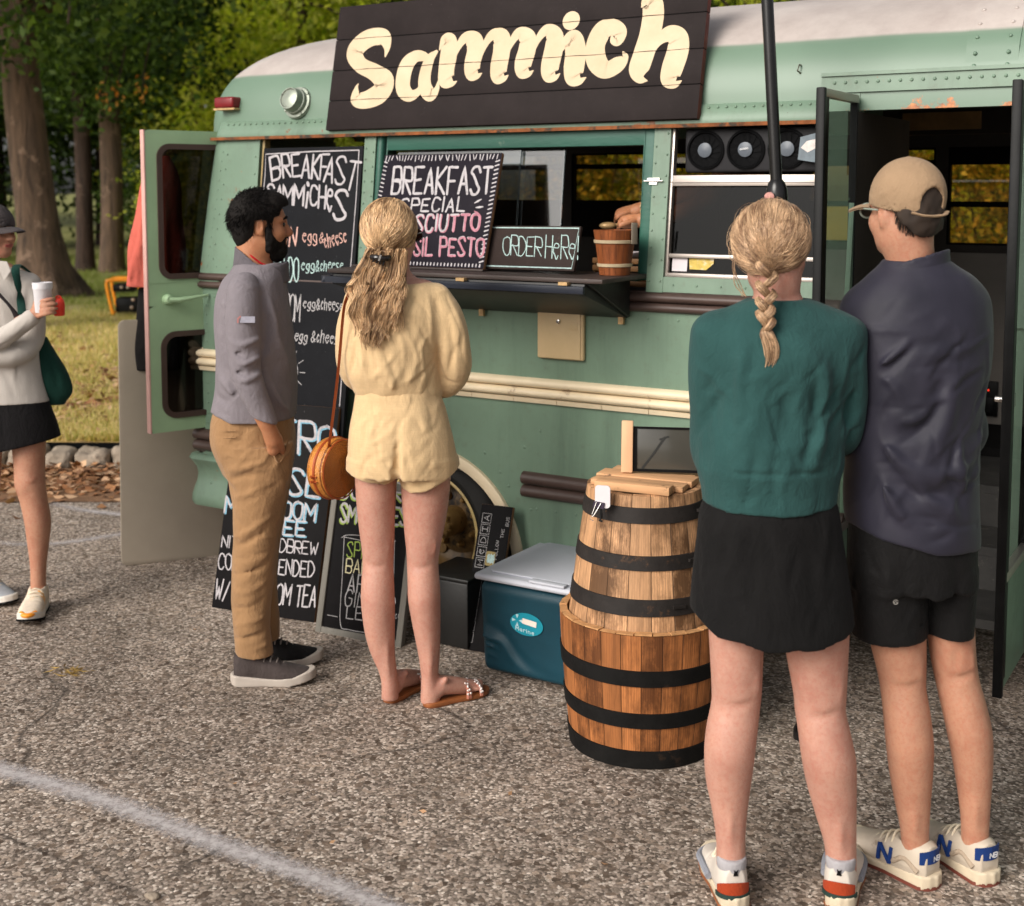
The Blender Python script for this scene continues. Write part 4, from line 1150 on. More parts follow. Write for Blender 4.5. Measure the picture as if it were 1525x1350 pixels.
gh = [(.060, .345), (.058, .338), (.060, .330), (.066, .328), (.072, .331), (.075, .325), (.078, .331), (.084, .329), (.089, .323), (.088, .334), (.091, .345), (.088, .356), (.089, .366), (.084, .361), (.078, .359), (.075, .365), (.072, .359), (.066, .362), (.060, .360), (.058, .352)]
i4.poly([(x, y) for x, y in gh])
i1.build('boxed_lettering', CH_T, so.root); i2.build('lettering', CH_T, so.root); st_ = i3.build('sticker', plain('olive_sticker', rgb(140, 120, 62), .5, .2, 60), so.root); i4.build('white_shape', CH_M, st_)

# breakfast special board and order sign on the serving shelf
sp_o = busw(-.515, -.20, 1.434)
sp = Board('menu_board', 'dark plum chalkboard lettered BREAKFAST SPECIAL propped on the serving shelf', 'menu board', sp_o, BE, BZ * .43 + BN * .135, .548, .45, SLATE_P, .016, RAWEDGE)
b1, b2 = Ink(.0009), Ink(.0012)
sp.T(b1, 'BREAKFAST', (581, 289), (733, 289), (585, 250), .0105, 81, .04, .74); sp.T(b1, 'SPECIAL', (594, 315), (694, 315), (597, 296), .0080, 82, .05, .68)
sp.T(b2, 'PROSCIUTTO', (572, 346), (715, 344), (575, 323), .0105, 83, .04, .7); sp.T(b1, 'PROSCIUTTO', (571, 345), (714, 343), (574, 322), .0075, 83, .04, .7)
sp.T(b2, '& BASIL PESTO', (568, 380), (722, 383), (570, 355), .0085, 84, .05, .7); sp.T(b1, '& BASIL PESTO', (568, 379), (721, 382), (570, 354), .0078, 84, .05, .7)
rng = random.Random(8); Wp, Hp = sp.W, sp.H
for i in range(34):
    x = .012 + (Wp - .03) * i / 33; b1.stroke([(x, Hp - .006), (x + rng.uniform(-.006, .01), Hp - rng.uniform(.02, .03))], .0042); b1.stroke([(x, .008), (x, .016)], .006)
for i in range(24):
    y = .03 + (Hp - .06) * i / 23; b1.stroke([(.006, y), (.02, y - .004)], .005); b1.stroke([(Wp - .006, y), (Wp - .022, y - .005)], .0055)
for (x, y, a) in ((712, 300, .5), (714, 309, .1), (711, 318, -.5), (580, 300, 2.6), (577, 309, 3.1), (580, 318, 3.6)):
    q = sp.L(x, y); (b1 if a in (.5, .1) else b2).stroke([q - .016 * np.array([math.cos(a), math.sin(a)]), q, q + .016 * np.array([math.cos(a), math.sin(a)])], [.003, .010, .004])
b2.build('pink_lettering', CH_PK, sp.root); b1.build('lettering', CH_W, sp.root)
oo = busw(.004, -.165, 1.434)
orx = busw(.412, -.20, 1.434) - oo
od = Board('order_sign', 'small brown chalkboard reading ORDER HERE on the serving shelf beside the wooden bucket', 'order sign', oo, orx, BZ * .155 + BN * .05, .405, .166, SLATE_B, .014)
c1 = Ink(.0009)
od.T(c1, 'ORDER', (748, 379), (807, 381), (750, 351), .0036, 91, .04, .86); od.T(c1, 'HeRe!', (811, 383), (862, 385), (813, 349), .0036, 92, .03, .86)
c1.stroke([(.008, .010), (.008, .158), (.398, .158), (.395, .010), (.008, .010)], .0045)
c1.build('lettering', CH_M, od.root)

# big painted name sign over the hatch
so_ = busw(-.885, .018, 1.972); sg_v = BZ * .515 + BN * .105
sg = Board('shop_sign', 'large dark plank sign painted Sammich in cream letters above the serving hatch', 'shop sign', so_, BE, sg_v, 1.665, .53, boardmat('sign_board_paint', (.022, .0165, .0160), .3), .03, plain('sign_edge', rgb(96, 44, 34), .7, .3, 20))
bpy.data.objects.remove(sg.panel)
plank_y = [0, .125, .253, .385, .53]
for i in range(4):
    mb = MB(); mb.box(0, sg.W, plank_y[i] + .0012, plank_y[i + 1] - .0012, -.03, 0)
    o = mb.build('plank', bpy.data.materials['sign_board_paint'], sg.root, bevel=.002)
    o.data.materials.append(bpy.data.materials['sign_edge'])
    for p in o.data.polygons:
        if abs(p.normal.x) > .9: p.material_index = 1
PT = NT('cream_sign_paint')
_c = PT.ramp(PT.noise(6, 6, .65), [(.3, rgb(196, 172, 138)), (.55, rgb(206, 183, 150)), (.75, rgb(212, 191, 160))])
_c = PT.mix(PT.ramp(PT.noise(70, 4, .7), [(.68, 0.0), (.80, .25)]), _c, rgb(140, 112, 86))
PT.col(_c); PT.set(Roughness=.6)
ik = Ink(.0006, (1, 1))
SC = 580 / 1525.0
def L5(x, y): return sg.L(480 + x * SC, y * SC)
u1 = np.linalg.norm(L5(700, 300) - L5(600, 300)) / 100
def brush(rows):
    P = crom(np.array([[*L5(x, y), w * u1 * 2 * 1.0] for x, y, w in rows]), 8)
    ik.stroke(P[:, :2], np.maximum(P[:, 2], .002))
def disc(x, y, r):
    c = L5(x, y); ik.poly([(c[0] + r * u1 * math.cos(a), c[1] + r * u1 * math.sin(a)) for a in np.linspace(0, 2 * math.pi, 24, endpoint=False)])
brush([(247, 222, 3), (254, 185, 15), (243, 150, 28), (205, 145, 32), (160, 165, 36), (127, 207, 36), (150, 255, 28), (205, 285, 30), (243, 322, 40), (225, 365, 40), (170, 392, 32), (132, 387, 24), (134, 345, 8), (141, 330, 2)])
brush([(400, 222, 16), (368, 222, 22), (335, 250, 30), (318, 300, 31), (318, 350, 29), (345, 375, 22), (380, 355, 13), (402, 300, 12), (425, 230, 14)])
brush([(446, 205, 8), (420, 235, 20), (403, 290, 24), (402, 340, 26), (424, 372, 24), (447, 352, 12), (455, 318, 3)])
brush([(460, 195, 3), (478, 155, 16), (497, 165, 30), (494, 220, 34), (486, 275, 32), (487, 315, 30), (508, 328, 12), (526, 320, 2)])
brush([(505, 255, 6), (530, 190, 12), (560, 150, 20), (592, 160, 32), (600, 195, 33), (588, 250, 32), (590, 288, 28), (608, 298, 12), (624, 288, 2)])
brush([(610, 245, 6), (638, 175, 12), (668, 138, 20), (700, 150, 32), (703, 195, 33), (692, 260, 33), (692, 300, 28), (712, 308, 12), (728, 296, 2)])
brush([(712, 235, 6), (740, 170, 12), (770, 132, 20), (803, 150, 30), (802, 195, 33), (788, 245, 33), (788, 280, 27), (808, 290, 12), (826, 278, 2)])
brush([(812, 230, 6), (845, 155, 12), (878, 120, 20), (908, 140, 30), (908, 185, 34), (893, 255, 34), (893, 294, 28), (912, 304, 12), (930, 290, 2)])
disc(975, 82, 31)
brush([(942, 198, 3), (958, 158, 16), (982, 155, 32), (992, 205, 37), (986, 265, 37), (986, 305, 30), (1008, 318, 14), (1032, 305, 2)])
brush([(1134, 140, 3), (1138, 160, 10), (1158, 162, 16), (1168, 128, 22), (1140, 108, 26), (1098, 122, 34), (1070, 180, 34), (1075, 240, 34), (1110, 275, 28), (1160, 252, 26), (1186, 225, 12), (1178, 205, 3)])
brush([(1252, 28, 3), (1266, 8, 16), (1290, 8, 32), (1296, 60, 36), (1282, 140, 36), (1258, 215, 36), (1240, 275, 34), (1246, 310, 16), (1272, 318, 2)])
brush([(1275, 240, 6), (1310, 170, 14), (1355, 135, 26), (1392, 150, 32), (1392, 200, 36), (1372, 265, 36), (1362, 310, 30), (1382, 330, 14), (1406, 318, 2)])
ik.build('lettering', PT.m, sg.root)
ik = Ink(.0015, (.5, 1.3))
for y in plank_y[1:-1]: ik.stroke([(x, y + .0008 * math.sin(x * 40)) for x in np.linspace(.01, sg.W - .01, 60)], .0022)
ik.build('plank_gaps', BLACKM, sg.root)

# ------------------------------------------------------------------ barrels, cooler, crate, bucket
def staves(name, c, ang=26, dark=.6):
    """cask wood: every stave its own tone, grain along the stave"""
    t = NT(name); c = np.array(c)
    sp = t.n('ShaderNodeSeparateXYZ'); t.l(t.co, sp.inputs[0])
    an = t.math('MULTIPLY', t.math('ADD', t.math('ARCTAN2', sp.outputs[1], sp.outputs[0]), 3.14159), ang / 6.28318)
    idx = t.math('FLOOR', an); fr = t.math('FRACT', an)
    wnz = t.n('ShaderNodeTexWhiteNoise', _noise_dimensions='1D'); t.l(idx, wnz.inputs['W'])
    b = t.ramp(wnz.outputs['Value'], [(0, tuple(c * .68)), (.5, tuple(c)), (1, tuple(np.minimum(c * 1.22, .9)))])
    off = t.n('ShaderNodeCombineXYZ'); t.l(an, off.inputs[0]); t.l(t.math('MULTIPLY', idx, 7.3), off.inputs[1]); t.l(t.math('MULTIPLY', sp.outputs[2], 1.4), off.inputs[2])
    wv = t.n('ShaderNodeTexWave', Scale=2.6, Distortion=5.5, Detail=3.0, Detail__Scale=1.2); t.l(off.outputs[0], wv.inputs['Vector'])
    b = t.mix(t.ramp(wv.outputs['Fac'], [(.35, .0), (.8, .5)]), b, tuple(c * .5))
    gr = t.noise(52, 5, .7, t.map((1, 1, .045)))
    b = t.mix(t.ramp(gr, [(.42, .0), (.62, .75)]), b, tuple(c * .36))
    sm = t.math('ADD', t.math('MULTIPLY', t.noise(9, 6, .75, t.map((1, 1, .45))), .7), t.math('MULTIPLY', wnz.outputs['Value'], .3))
    b = t.mix(t.ramp(sm, [(.49, 0.0), (.66, dark)]), b, tuple(c * np.array([.13, .11, .09])))
    kn = t.noise(14, 3, .5); b = t.mix(t.ramp(kn, [(.72, 0.0), (.76, .8)]), b, tuple(c * .1))
    e = t.math('ABSOLUTE', t.math('SUBTRACT', fr, .5))
    gap = t.ramp(e, [(.474, 0.0), (.496, .9)])
    b = t.mix(gap, b, tuple(c * .07))
    t.col(b); t.set(Roughness=.62); t.b.inputs['Specular IOR Level'].default_value = .3
    h = t.math('SUBTRACT', t.math('MULTIPLY', gr, .35), t.math('MULTIPLY', gap, 1.2)); t.bump(h, .6, .005); return t.m
HOOP = plain('iron_hoop', rgb(40, 36, 34), .65, .3, 16, 70, .4, .003, dirt=(rgb(92, 66, 46), 14, .58), spec=.2)
HOOPB = plain('black_hoop', (.008, .0076, .0072), .7, .3, 16, 70, .4, .003, dirt=(rgb(58, 44, 34), 12, .62), spec=.12)
BX, BY = .412, 3.90
tub = thing('half_barrel', 'wide orange brown half barrel tub with black hoops standing on the asphalt', 'barrel', (BX, BY, 0))
mb = MB(); prof = [(.226, .0), (.238, .10), (.249, .22), (.258, .33), (.262, .418), (.240, .420), (.236, .36), (.20, .35), (.0001, .35)]
mb.lathe(prof, 72, None, False); mb.build('staves', staves('tub_wood', rgb(186, 117, 66), 26, .85), tub, angle=40)
def hoop(parent, r0, z0, r1, z1, mat, th=.004, k=0):
    mb = MB(); mb.lathe([(r0, z0), (r0 + th, z0 + .001), (r1 + th, z1 - .001), (r1, z1)], 72, None, False)
    mb.box(r0 - .01, r0 + th + .003, -.02, .02, z0 + (z1 - z0) * .45, z0 + (z1 - z0) * .65, Matrix.Rotation(-1.2 + k, 4, 'Z'))
    mb.build('hoop', mat, parent, angle=40)
rt = lambda z: float(np.interp(z, [0, .10, .22, .33, .418], [.226, .238, .249, .258, .262]))
for i, (z0, z1) in enumerate(((-.0, .058), (.130, .178), (.262, .312))): hoop(tub, rt(max(z0, 0)), max(z0, .001), rt(z1), z1, HOOPB, .005, i * .4)
mb = MB()
for k_ in range(30):
    a = 2 * math.pi * k_ / 30
    mb.box(.2385, .262, -.0255, .0255, .4205, .4205 + .004 * ((k_ * 7) % 5) / 4 + .001, Matrix.Rotation(a, 4, 'Z'))
mb.build('rim', plain('pale_end_grain', rgb(190, 140, 92), .8, .25, 40, 90, .3, .002, dirt=(rgb(70, 44, 24), 30, .58)), tub)
keg = thing('half_barrel', 'pale tapered half barrel with grey iron hoops set inside the wider tub', 'barrel', (BX, BY, .351))
mb = MB(); kp = [(.240, 0), (.234, .06), (.222, .15), (.208, .26), (.193, .36), (.178, .465), (.160, .468), (.158, .45), (.0001, .45)]
mb.lathe(kp, 72, None, False); mb.build('staves', staves('keg_wood', rgb(222, 170, 124), 20, .95), keg, angle=40)
rk = lambda z: float(np.interp(z, [0, .06, .15, .26, .36, .465], [.240, .234, .222, .208, .193, .178]))
for i, (z0, z1) in enumerate(((.115, .165), (.248, .292), (.385, .432))): hoop(keg, rk(z0), z0, rk(z1), z1, HOOP, .004, i * .3)
mb = MB()
mb.box(-.112, .125, -.150, -.098, .468, .494); mb.box(-.145, .15, -.094, -.03, .468, .486); mb.box(-.152, .158, -.025, .06, .468, .489); mb.box(-.135, .14, .065, .13, .468, .486)
mb.build('lid_board', plain('scorched_plank', rgb(196, 150, 108), .75, .25, 12, 70, .4, .003, dirt=(rgb(52, 32, 20), 13, .60), stretch=(.15, 1, 1)), keg, Matrix.Rotation(-.42, 4, 'Z'), bevel=.004)
# clip with a white card on the rim of the keg
cp = gnd(900, 742, .80); cpw = at(899, 740, 3.735)
clip = thing('card_clip', 'black binder clip holding a white card on the top hoop of the keg', 'clip', Matrix.Translation(Vector(at(898, 741, 3.728))) @ Matrix.Rotation(-.28, 4, 'Z'))
mb = MB(); mb.extrude(rrect(-.024, .022, -.032, .036, .010, 4), -.002, .002, 'xzy'); mb.build('card', plain('white_card', rgb(214, 208, 210), .6, .04), clip)
mb = MB(); mb.extrude([(-.026, -.012), (.006, -.016), (.004, -.034), (-.030, -.030)], -.007, -.0025, 'xzy'); cb = mb.build('clip_body', plain('clip_plum', rgb(52, 42, 58), .4, .2), clip)
mb = MB(); mb.tube([(-.018, -.008, -.014), (-.03, -.012, -.05), (-.036, -.012, -.066), (-.026, -.012, -.07)], .0013, 6); mb.tube([(-.004, -.008, -.016), (-.024, -.013, -.052), (-.03, -.013, -.058)], .0013, 6); mb.build('clip_wire', MATS['chrome'], clip)
mb = MB(); mb.tube([(-.005, -.004, -.034), (-.003, -.006, -.06), (-.008, -.01, -.068), (.001, -.01, -.07)], .004, 6); mb.build('clip_hook', BLACK, clip)
# framed dark panel standing on the keg
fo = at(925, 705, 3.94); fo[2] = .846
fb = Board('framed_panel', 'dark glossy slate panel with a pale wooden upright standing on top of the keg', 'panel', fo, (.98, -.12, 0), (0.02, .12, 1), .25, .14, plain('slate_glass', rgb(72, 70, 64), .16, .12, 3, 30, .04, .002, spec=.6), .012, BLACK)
mb = MB(); mb.box(0, .036, -.004, .158, -.014, .012); mb.build('upright', plain('raw_pine', rgb(220, 176, 136), .7, .14, 10, 60, .3, .002, dirt=(rgb(170, 110, 70), 16, .62), stretch=(1, .15, 1)), fb.root, bevel=.003)
mb = MB(); mb.box(.036, .048, 0, .14, 0, .004); mb.box(.048, .25, .134, .14, 0, .004); mb.box(.048, .25, 0, .008, 0, .004); mb.build('black_border', BLACKM, fb.root)
ms = Ink(.0012); fq = lambda x, y: fb.L(x, y); ms.stroke(crom(np.array([fq(990, 652), fq(974, 675), fq(957, 697)]), 4), [.007] * 9); ms.stroke([fq(983, 655), fq(995, 651)], .006); ms.build('diagonal_stroke', plain('dark_stroke', (.018, .018, .016), .4, .2), fb.root)  # dark diagonal stroke and short tick drawn on the panel face

# cooler
co = gnd(710, 1006); cM = frame(co, BE, BN, BZ)
cool = thing('cooler', 'teal camping cooler with a white lid on the ground left of the barrels', 'cooler', cM)
F = Fld((-.03, -.03, -.02), (.66, .54, .41), .006)
def rbox(x0, x1, y0, y1, z0, z1, r):
    c = [(x0 + x1) / 2, (y0 + y1) / 2, (z0 + z1) / 2]; h = [(x1 - x0) / 2 - r, (y1 - y0) / 2 - r, (z1 - z0) / 2 - r]
    def f(X, Y, Z):
        q = [np.abs(v - c[i]) - h[i] for i, v in enumerate((X, Y, Z))]
        return np.sqrt(sum(np.maximum(v, 0) ** 2 for v in q)) + np.minimum(np.maximum(np.maximum(q[0], q[1]), q[2]), 0) - r
    return f, np.array([x0, y0, z0]), np.array([x1, y1, z1])
F.add(rbox(0, .60, 0, .48, .004, .352, .042), 0)
F.warp(lambda X, Y, Z: (.352 - Z) * .045 * np.ones_like(X + Y))
F.fold([(.0, .0, .205), (.10, -.002, .175), (.17, -.002, .10), (.26, -.002, .05), (.4, -.002, .04), (.62, 0, .04)], .016, -.014)
F.fold([(.0, .0, .168), (.10, -.002, .14), (.15, -.002, .08), (.21, -.002, .02)], .020, .010)
for z in (.05, .085, .12, .152): F.fold([(-.01, -.002, z), (.05, -.002, z - .004), (.085, -.002, z - .012)], .009, .012)
F.mesh('body', plain('teal_plastic', rgb(20, 56, 68), .45, .16, 5, 160, .3, .002, dirt=(rgb(60, 78, 82), 16, .66), spec=.25), cool)
mb = MB(); mb.box(-.008, .608, -.010, .492, .352, .376)
lid = mb.build('lid', plain('white_plastic', rgb(186, 188, 196), .6, .05, 4, 200, .05, .001, spec=.25), cool, bevel=.012, seg=3)
mb = MB(); mb.extrude(rrect(.03, .57, .03, .45, .03), .3761, .383, 'xyz'); mb.box(.22, .36, -.012, .02, .3765, .386); mb.build('lid_panel', MATS['white_plastic'], lid, bevel=.006)
lo = np.array([.215, 0]); ik = Ink(.0); ov = [(.205 + .066 * math.cos(a), .222 + .040 * math.sin(a)) for a in np.linspace(0, 2 * math.pi, 36, endpoint=False)]
LMx = Matrix.Translation((0, .0015, 0)) @ Matrix.Rotation(math.pi / 2, 4, 'X')
def lm(z): return Matrix.Translation((0, .004 - z, 0)) @ Matrix.Rotation(math.pi / 2, 4, 'X')
ik.poly(ov); lb = ik.build('oval_label', plain('cyan_label', rgb(18, 128, 146), .4, .12, 20), cool, lm(.0025))
ik = Ink(.0008)
cx, cy = .168, .232
for a0, a1 in ((75, 108), (165, 200), (255, 285), (340, 15)):
    a1 = a1 if a1 > a0 else a1 + 360
    ik.poly([(cx + .006 * math.cos(R((a0 + a1) / 2)), cy + .006 * math.sin(R((a0 + a1) / 2)))] + [(cx + .021 * math.cos(R(a)), cy + .021 * math.sin(R(a))) for a in (a0, (a0 + a1) / 2, a1)])
rng = random.Random(4)
for P in letters('M', np.array([.160, .198]), np.array([.016, -.002]), np.array([0, .014]), rng, .03): ik.stroke(P, .003)
for P in letters('arine', np.array([.177, .196]), np.array([.062, -.007]), np.array([0, .012]), rng, .03): ik.stroke(P, .0026)
ik.build('label_print', plain('pale_print', rgb(168, 196, 200), .6, .15, 60), lb)
ik = Ink(.0012); ik.poly([(.190, .243), (.246, .237), (.244, .217), (.188, .224)]); ik.build('price_tag', plain('tag_paper', rgb(222, 204, 192), .7, .06), lb)

# black crate half under the wheel arch
cr = gnd(652, 950)
crate = thing('crate', 'plain black plastic crate standing in front of the rear wheel', 'crate', frame(gnd(630, 955), BE, BN, BZ))
mb = MB(); mb.box(0, .205, 0, .24, .002, .255); mb.build('box', plain('black_plastic', (.011, .0105, .010), .45, .3, 6, 60, .2, .003), crate, bevel=.008)
mb = MB(); mb.box(-.006, .211, -.006, .246, .256, .272); mb.build('lid', MATS['black_plastic'], crate, bevel=.005)

# wooden bucket with two pale hoops on the shelf
bk = thing('bucket', 'small varnished wooden bucket with pale hoops at the right end of the serving shelf', 'bucket', Vector(busw(.53, -.115, 1.4255)))
mb = MB(); mb.lathe([(.054, 0), (.062, .06), (.070, .12), (.076, .158), (.070, .159), (.058, .03), (.0001, .03)], 40, None, False)
mb.build('staves', staves('bucket_wood', rgb(150, 82, 40), 16, .35), bk, angle=40)
BKH = plain('pale_hoop', rgb(176, 158, 128), .5, .12, 20)
for z in (.035, .118):
    r = float(np.interp(z, [0, .158], [.054, .0765])); mb = MB(); mb.lathe([(r + .001, z - .006), (r + .003, z - .005), (r + .0045, z + .005), (r + .002, z + .006)], 40, None, False); mb.build('hoop', BKH, bk)
mb = MB(); mb.box(-.012, .012, -.003, .003, .11, .185, Matrix.Rotation(.5, 4, 'Z') @ Matrix.Translation((.03, -.078, 0)) ); mb.build('ear', plain('grey_ear', rgb(120, 110, 96), .6, .2), bk, bevel=.002)
# things on the counter inside
WD2 = plain('slatted_wood', rgb(120, 84, 48), .6, .2, 12, 60, .3, .002, stretch=(.15, 1, 1))
ct = thing('counter', 'dark work counter inside the bus behind the serving hatch', 'counter', BUS_M)
mb = MB(); mb.box(-.60, 1.2, .10, .55, 1.33, 1.365); mb.box(-.6, 1.2, .12, .53, .631, 1.33); mb.build('cabinet', DARKIN, ct)
cb = thing('crate', 'slatted wooden crate behind the bucket on the counter inside the hatch', 'crate', frame(busw(.32, .115, 1.366), BE, BN, BZ))
for z in (.0, .028, .056, .084):
    mb = MB(); mb.box(0, .26, 0, .012, z, z + .02); mb.build('slat', WD2, cb, bevel=.002)
mb = MB(); mb.box(0, .26, .012, .22, 0, .012); mb.box(0, .012, .012, .22, .012, .10); mb.box(.248, .26, .012, .22, .012, .10); mb.build('box', WD2, cb)
pt = thing('paper_tray', 'white paper tray on the counter inside the hatch', 'tray', frame(busw(.34, .13, 1.468), BE, BN, BZ))
mb = MB(); mb.box(0, .12, 0, .16, 0, .022); mb.build('tray', MATS['white_paper'], pt, bevel=.004)
jr = thing('jar', 'cream lidded jar on the counter behind the sliding glass', 'jar', Vector(busw(.115, .22, 1.366)))
mb = MB(); mb.lathe([(.05, 0), (.056, .01), (.056, .12), (.046, .135), (.0001, .136)], 28, None, False); mb.build('body', plain('cream_jar', rgb(196, 186, 166), .5, .1, 12), jr, angle=40)
mb = MB(); mb.lathe([(.058, .136), (.06, .15), (.05, .17), (.03, .20), (.012, .206), (.0001, .21)], 28, None, False); mb.build('lid', plain('green_lid', rgb(60, 90, 74), .3, .1), jr, angle=40)

# black parasol pole with its collar
p0, p1 = busw(1.164, -.35, 2.30), busw(1.205, -.35, 1.72)
up = (p0 - p1) / np.linalg.norm(p0 - p1)
pole = thing('parasol_pole', 'glossy black parasol pole with a pink knob in front of the fan window', 'pole', Matrix.Translation(Vector((p1 + (0 - p1[2]) / up[2] * up))))
oz = p1 + (0 - p1[2]) / up[2] * up
q = lambda z: Vector(up * (z / up[2]))
GB = plain('gloss_black', (.010, .009, .009), .22, .2, 10, 60, .05, .001)
mb = MB(); mb.tube([q(1.74), q(2.2), q(2.75)], .0185, 20); mb.build('upper_pole', GB, pole)
mb = MB(); mb.tube([q(1.66), q(1.672), q(1.70), q(1.725), q(1.745), q(1.755)], [.024, .031, .033, .032, .026, .019], 24); cl = mb.build('collar', GB, pole)
mb = MB(); mb.tube([q(.05), q(1.0), q(1.67)], .0165, 16); mb.build('lower_pole', GB, pole)
mb = MB(); M_ = Matrix.Translation(q(1.703) + Vector((-.030, -.030, 0))) @ Matrix.Rotation(math.pi / 2, 4, 'X')
mb.lathe([(.014, -.01), (.0145, .008), (.012, .014), (.0001, .016)], 18, M_, False); mb.build('knob', plain('pink_knob', rgb(206, 150, 140), .25, .2, 60), cl)
mb = MB(); mb.tube([q(1.685) + Vector((-.03, -.03, 0)), q(1.63) + Vector((.0, -.02, 0)), q(1.60) + Vector((.01, -.02, 0))], .008, 10); mb.build('crank_arm', GB, cl)
mb = MB(); mb.lathe([(.034, 0.001), (.034, .03), (.024, .05), (.024, .12), (.0001, .12)], 32, None, False); mb.build('foot', GB, pole)
mb = MB(); mb.tube([busw(1.128, .13, 2.145), busw(1.123, .08, 2.145), busw(1.12, .07, 2.125), busw(1.128, .09, 2.115)], .003, 6)
tag(mb.build('hook', plain('steel_hook', rgb(120, 110, 96), .4, .2, 20, metal=.6), None), 'small steel hook on the bus roof edge beside the black pole', 'hook')

# grey board and coral jacket at the rear
gl, gr_ = gnd(181, 845), gnd(330, 826)
gu = (gr_ - gl) / np.linalg.norm(gr_ - gl)
gb = thing('grey_board', 'tall grey beige hardboard sheet with rounded corners standing behind the open rear door', 'board', frame(gl, gu, (.02, .05, 1), np.cross(gu, BZ)))
mb = MB(); mb.extrude(rrect(.0, .62, .003, 1.135, .03), -.012, 0, 'xyz')
mb.build('sheet', plain('grey_hardboard', rgb(158, 146, 130), .75, .1, 2.5, 120, .15, .002, dirt=(rgb(120, 106, 90), 3, .62)), gb, bevel=.003)
mb = MB(); mb.lathe([(.012, 0), (.011, .003), (.0001, .003)], 10, Matrix.Translation((.48, .06, .0005)), False); mb.build('stain', BLACKM, gb)
jk0 = at(205, 240, 5.72)
jk = thing('jacket', 'coral red jacket hanging beside the open rear door of the bus', 'jacket', Vector((jk0[0] + .09, 5.80, 1.86)))
F = Fld((-.22, -.12, -.62), (.24, .12, .06), .007)
F.add(loft([(.02, .0, 0, .03, .03), (-.06, -.01, 0, .075, .045), (-.2, -.02, 0, .105, .055), (-.4, -.035, 0, .13, .065), (-.575, -.045, 0, .145, .06)]))
for x, z0, z1 in ((-.10, -.15, -.55), (-.04, -.05, -.5), (.02, -.1, -.56), (-.14, -.35, -.57)): F.fold([(x * .6, -.05, z0), (x * .9, -.06, (z0 + z1) / 2), (x * 1.15, -.06, z1)], .016, .014)
F.noise(.006, (14, 14, 7), 4)
F.mesh('fabric', cloth('coral_cloth', rgb(196, 98, 84), 500, .3), jk)
bt = thing('black_cloth', 'black cloth hanging below the coral jacket beside the rear door', 'cloth', Vector((jk0[0] + .08, 5.82, 1.30)))
F = Fld((-.2, -.1, -.42), (.2, .1, .05), .008)
F.add(loft([(-.02, -.02, 0, .10, .045), (-.2, -.04, 0, .105, .05), (-.4, -.045, 0, .105, .045)])); F.noise(.006, (10, 10, 6), 6)
F.mesh('fabric', cloth('black_cloth', (.010, .009, .009), 500, .3, sheen=.02), bt)
mb = MB()
mb.tube([(jk0[0] + .09, 5.80, 1.87), (jk0[0] + .13, 5.78, 1.93), (jk0[0] + .22, 5.75, 1.98)], .004, 6)
tag(mb.build('clothes_hook', MATS['steel_hook'], None), 'thin wire hook holding the coral jacket on the rear door', 'hook')

# portable generator on the grass
ge = gnd(183, 468, LAWN_Z)
gen = thing('generator', 'black portable generator in an orange tubular frame on the lawn', 'generator', Matrix.Translation(Vector((ge[0], ge[1], LAWN_Z))) @ Matrix.Rotation(.15, 4, 'Z'))
OR = plain('orange_tube', rgb(232, 142, 30), .35, .08, 6, 60, .05, .001)
mb = MB()
for y in (-.2, .2): mb.tube(crom(np.array([(-.09, y, .02), (-.13, y, .2), (-.16, y, .40), (-.13, y, .45), (.12, y, .455), (.19, y, .43), (.27, y, .3), (.30, y, .02)]), 4), .022, 8)
mb.tube([(-.13, -.2, .45), (-.13, .2, .45)], .02, 8); mb.tube([(.12, -.2, .455), (.12, .2, .455)], .02, 8); mb.tube([(-.09, -.2, .03), (-.09, .2, .03)], .02, 8)
mb.build('frame', OR, gen)
mb = MB(); mb.box(-.07, .24, -.17, .17, .03, .22); mb.build('engine', BLACK, gen, bevel=.03)
mb = MB(); mb.box(-.10, .19, -.175, .15, .30, .40); mb.build('tank', BLACK, gen, bevel=.03)
mb = MB()
GK = plain('grey_knob', rgb(170, 150, 130), .5, .2)
for x, z in ((.02, .36), (.10, .36), (.14, .10), (.16, .20)): mb = MB(); mb.ball((x, -.19, z), .02); mb.build('knob', GK, gen)
# ------------------------------------------------------------------ people
class Per:
    """a person standing at distance Y; rows of widths are read in the photograph's pixels at that distance"""
    def __init__(s, label, px, Y):
        s.Y = Y; s.X = at(px, 600, Y)[0]
        s.root = thing('person', label, 'person', Vector((s.X, Y, 0)))
    def p(s, x, y, dy=0.0):
        q = at(x, y, s.Y + dy); return (q[0] - s.X, dy, q[2])
    def rows(s, rows, dy=0.0):
        """rows (y, x left, x right, half depth[, depth offset, power]) -> loft stations"""
        out = []
        for r in rows:
            y, a, b, d = r[:4]; c = r[4] if len(r) > 4 else 0; pw = r[5] if len(r) > 5 else 2.0
            l, q = s.p(a, y, dy + c), s.p(b, y, dy + c)
            out.append((l[2], (l[0] + q[0]) / 2, dy + c, (q[0] - l[0]) / 2, d, pw))
        return out
    def ch(s, pts):
        """limb through (x, y, depth offset, radius)"""
        return chain([(*s.p(x, y, d), r) for x, y, d, r in pts])
    def fold(s, F, pts, w, d, dy=-.1):
        F.fold([s.p(q[0], q[1], q[2] if len(q) > 2 else dy) for q in pts], w, d)

